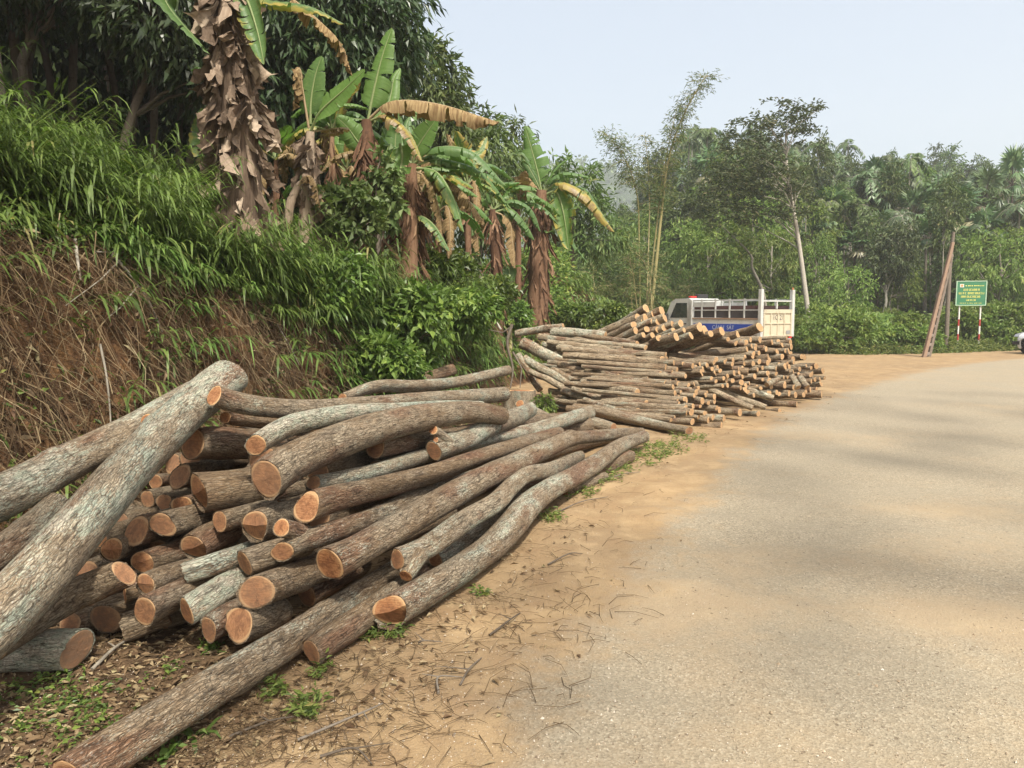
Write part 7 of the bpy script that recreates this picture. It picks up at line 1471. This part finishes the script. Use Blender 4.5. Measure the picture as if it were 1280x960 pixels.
secs = [[(x, -.79, .98), (x, -wv - .03, max(1.0, h - .12)), (x, -wv * .86, h), (x, 0, h + .02), (x, wv * .86, h), (x, wv + .03, max(1.0, h - .12)), (x, .79, .98)] for x, h, wv in zip(xs, hh, ww)]
loft(secs, 'cabin', MGLASS, ca)
secs = [[(x, -wv * .9, h + .012), (x, 0, h + .035), (x, wv * .9, h + .012)] for x, h, wv in zip([-1.85, -2.1, -2.8, -3.3], [1.44, 1.475, 1.49, 1.44], [.56, .58, .58, .56])]; loft(secs, 'roof', MCAR, ca)
for s in (1, -1):
    for x in (-.68, -3.15): wheel(ca, x, s * .76, .30, .19)
    hl = MB(); prism(hl, [(-.02, .66), (-.10, .76), (-.48, .84), (-.30, .70)], s * .60, s * .79); bev(hl.build('headlight', MRIM, ca, smooth=False), .02)
    fg = MB(); prism(fg, [(.025, .36), (.03, .50), (-.22, .46), (-.2, .38)], s * .5, s * .815); bev(fg.build('fog_lamp_recess', MBLK, ca, smooth=False), .02)
    mm = MB().box(-1.2, -1.05, s * .86, s * 1.0, .98, 1.1); bev(mm.build('side_mirror', MCAR, ca, smooth=False), .03)
gr = MB().box(-.05, .035, -.3, .3, .53, .61); bev(gr.build('grille', MBLK, ca, smooth=False), .015)
MB().box(-.08, .03, -.34, .34, .28, .37).build('lower_grille', MBLK, ca, smooth=False)
MB().box(.04, .06, -.24, .24, .40, .49).build('number_plate', MPW, ca, smooth=False)

# ------------------------------------------------------------------ far ridge, earth bank behind, haze
def ridge(name, label, y0, x0, x1, hfun, n=90, m=14, mat=None):
    x = np.linspace(x0, x1, n); mb = MB(); rows = []
    for j in range(m):
        f = j / (m - 1); rows.append(np.stack([x, 0 * x + y0 + f * 130, hfun(x) * sm(np.array(f), 0, 1) + (2.5 * wav(x, 0 * x + f * 90, 13, 3) if j else -3)], 1))
    V = np.vstack(rows); i = (np.arange(m - 1)[:, None] * n + np.arange(n - 1)[None]).ravel(); mb.add(V, np.stack([i, i + 1, i + n + 1, i + n], 1))
    return tag(mb.build(name, mat), kind='structure'), V
def wood_mat_far():
    b = NB('far_wood'); P = b.n('NewGeometry').outputs['Position']; nz = b.noise(P, .12, 6, .75); c = b.ramp(nz, [(.3, (.03, .045, .022)), (.6, (.06, .085, .035)), (.8, (.09, .11, .05))])
    return b.done(b.pr(c, .95, b.bump(nz, 1., 4.), Specular_IOR_Level=.1))
MFAR = wood_mat_far()
hf = lambda x: 66 + 14 * np.sin(x * .012 + 1.1) + 6 * np.sin(x * .04)
_, VR = ridge('distant_hill', '', 330, -500, 700, hf, mat=MFAR)
g = np.random.default_rng(71); n = 5200; k = g.integers(0, len(VR), n); c = VR[k] + g.normal(0, 5, (n, 3)) * (1, 1, .25); c = c[(c[:, 2] > 14)]
mb = MB(); n = len(c); D = rdir(n * 9, -.2, 1, g); Pp = np.repeat(c, 9, 0) + D * g.uniform(1., 3.2, (n * 9, 1)); V, F = leaves(Pp, rdir(n * 9, g=g), D, g.uniform(1.6, 3.4, n * 9), 2.0, .2, .1)
mb.add(V, F, 0, np.repeat(g.uniform(0, .9, n * 9), 4)); tag(mb.build('distant_wood', ML_MID, smooth=False), 'blue-hazed wooded ridge far behind the gap beside the tall bamboo', kind='stuff')
# leafy mass filling the wooded hill between its single trees
g = np.random.default_rng(72); n = 15000; px = g.uniform(735, 1420, n); Y = g.uniform(38, 98, n); X_ = (px - 640) / FPX * Y; Z_ = G(X_, Y); hh = g.uniform(.0, 1.9, n) * np.clip((Y - 40) / 20, .22, 1)
P = np.stack([X_, Y, Z_ + hh], 1); cl = np.repeat(P, 7, 0) + g.normal(0, .35, (n * 7, 3)); V, F = leaves(cl, rdir(n * 7, -.9, .4, g), rdir(n * 7, .0, 1, g), g.uniform(.25, .55, n * 7), .17, .2, .2)
tag(MB().add(V, F, 0, np.repeat(np.clip(np.repeat(g.uniform(0, .6, n), 7) + g.uniform(0, .4, n * 7), 0, 1), 4)).build('undergrowth', ML_MID, smooth=False), 'tangled undergrowth between the trees of the far hillside', kind='stuff')
g = np.random.default_rng(73); n = 4600; px = g.uniform(560, 712, n); Y = g.uniform(15, 34, n); X_ = (px - 640) / FPX * Y; s_ = foot(Y) - X_; kk = s_ > 1.; X_, Y = X_[kk], Y[kk]; n = len(Y)
P = np.stack([X_, Y, G(X_, Y) + g.uniform(0, .7, n)], 1); cl = np.repeat(P, 6, 0) + g.normal(0, .12, (n * 6, 3)); V, F = leaves(cl, rdir(n * 6, -.6, .6, g), rdir(n * 6, .0, 1, g), g.uniform(.08, .2, n * 6), .07, .2, .2)
tag(MB().add(V, F, 0, np.repeat(g.uniform(0, 1, n * 6), 4)).build('undergrowth', ML_LIGHT, smooth=False), 'weeds and undergrowth on the slope behind the banana plants', kind='stuff')

# weeds along the far edge of the dirt lot, and dry growth on the earth mound
g = np.random.default_rng(74); n = 7200; X_ = g.uniform(8, 34, n); Y_ = np.interp(X_, [-50, 4, 9, 13, 16, 22, 40, 80], [36, 34, 31.8, 29.0, 29.8, 32.6, 43, 62]) + g.uniform(-.25, 3.4, n) ** 1.0; P = np.stack([X_, Y_, G(X_, Y_) + g.uniform(0, .35, n) * np.clip(Y_ - np.interp(X_, [-50, 4, 9, 13, 16, 22, 40, 80], [36, 34, 31.8, 29.0, 29.8, 32.6, 43, 62]) + .3, .15, 1)], 1)
cl = np.repeat(P, 6, 0) + g.normal(0, .07, (n * 6, 3)); V, F = leaves(cl, rdir(n * 6, -.4, .8, g), rdir(n * 6, .0, 1, g), g.uniform(.08, .2, n * 6), .05, .2, .2)
tag(MB().add(V, F, 0, np.repeat(g.uniform(0, 1, n * 6), 4)).build('weeds', ML_LIGHT, smooth=False), 'low weeds along the far edge of the dirt lot under the sign', kind='stuff')
n = 3200; X_ = g.normal(1.6, 1.6, n); Y_ = g.normal(25, 2.2, n); kk = foot(Y_) - X_ > .1; X_, Y_ = X_[kk], Y_[kk]; n = len(X_); P = np.stack([X_, Y_, G(X_, Y_)], 1)
V, F3, F4 = blades(P, rdir(n, -.2, .7, g), g.uniform(.2, .6, n), .02, g.uniform(.5, 1.6, n)); mb = MB(); mb.add(V, F3, 0, np.repeat(g.uniform(.2, .85, n), 6)); mb.F.append(F4); mb.M.append(np.zeros(len(F4), int))
tag(mb.build('dry_growth', MD_LITTER, smooth=False), 'dry reddish brown growth hanging on the earth mound beyond the far pile', kind='stuff')
HAZE = .0011
hz = MB().box(-560, 760, -45, 520, -6, 130).build('haze', [], None, smooth=False)
m, t = newmat('haze_air'); o_ = t.nodes.new('ShaderNodeOutputMaterial'); pv = t.nodes.new('ShaderNodeVolumePrincipled')
pv.inputs['Color'].default_value = (.95, .97, 1, 1); pv.inputs['Density'].default_value = HAZE; pv.inputs['Anisotropy'].default_value = .2
t.links.new(pv.outputs[0], o_.inputs['Volume']); hz.data.materials.append(m); hz['kind'] = 'stuff'; hz['label'] = 'pale haze in the air'
m.cycles.homogeneous_volume = True if hasattr(m.cycles, 'homogeneous_volume') else None
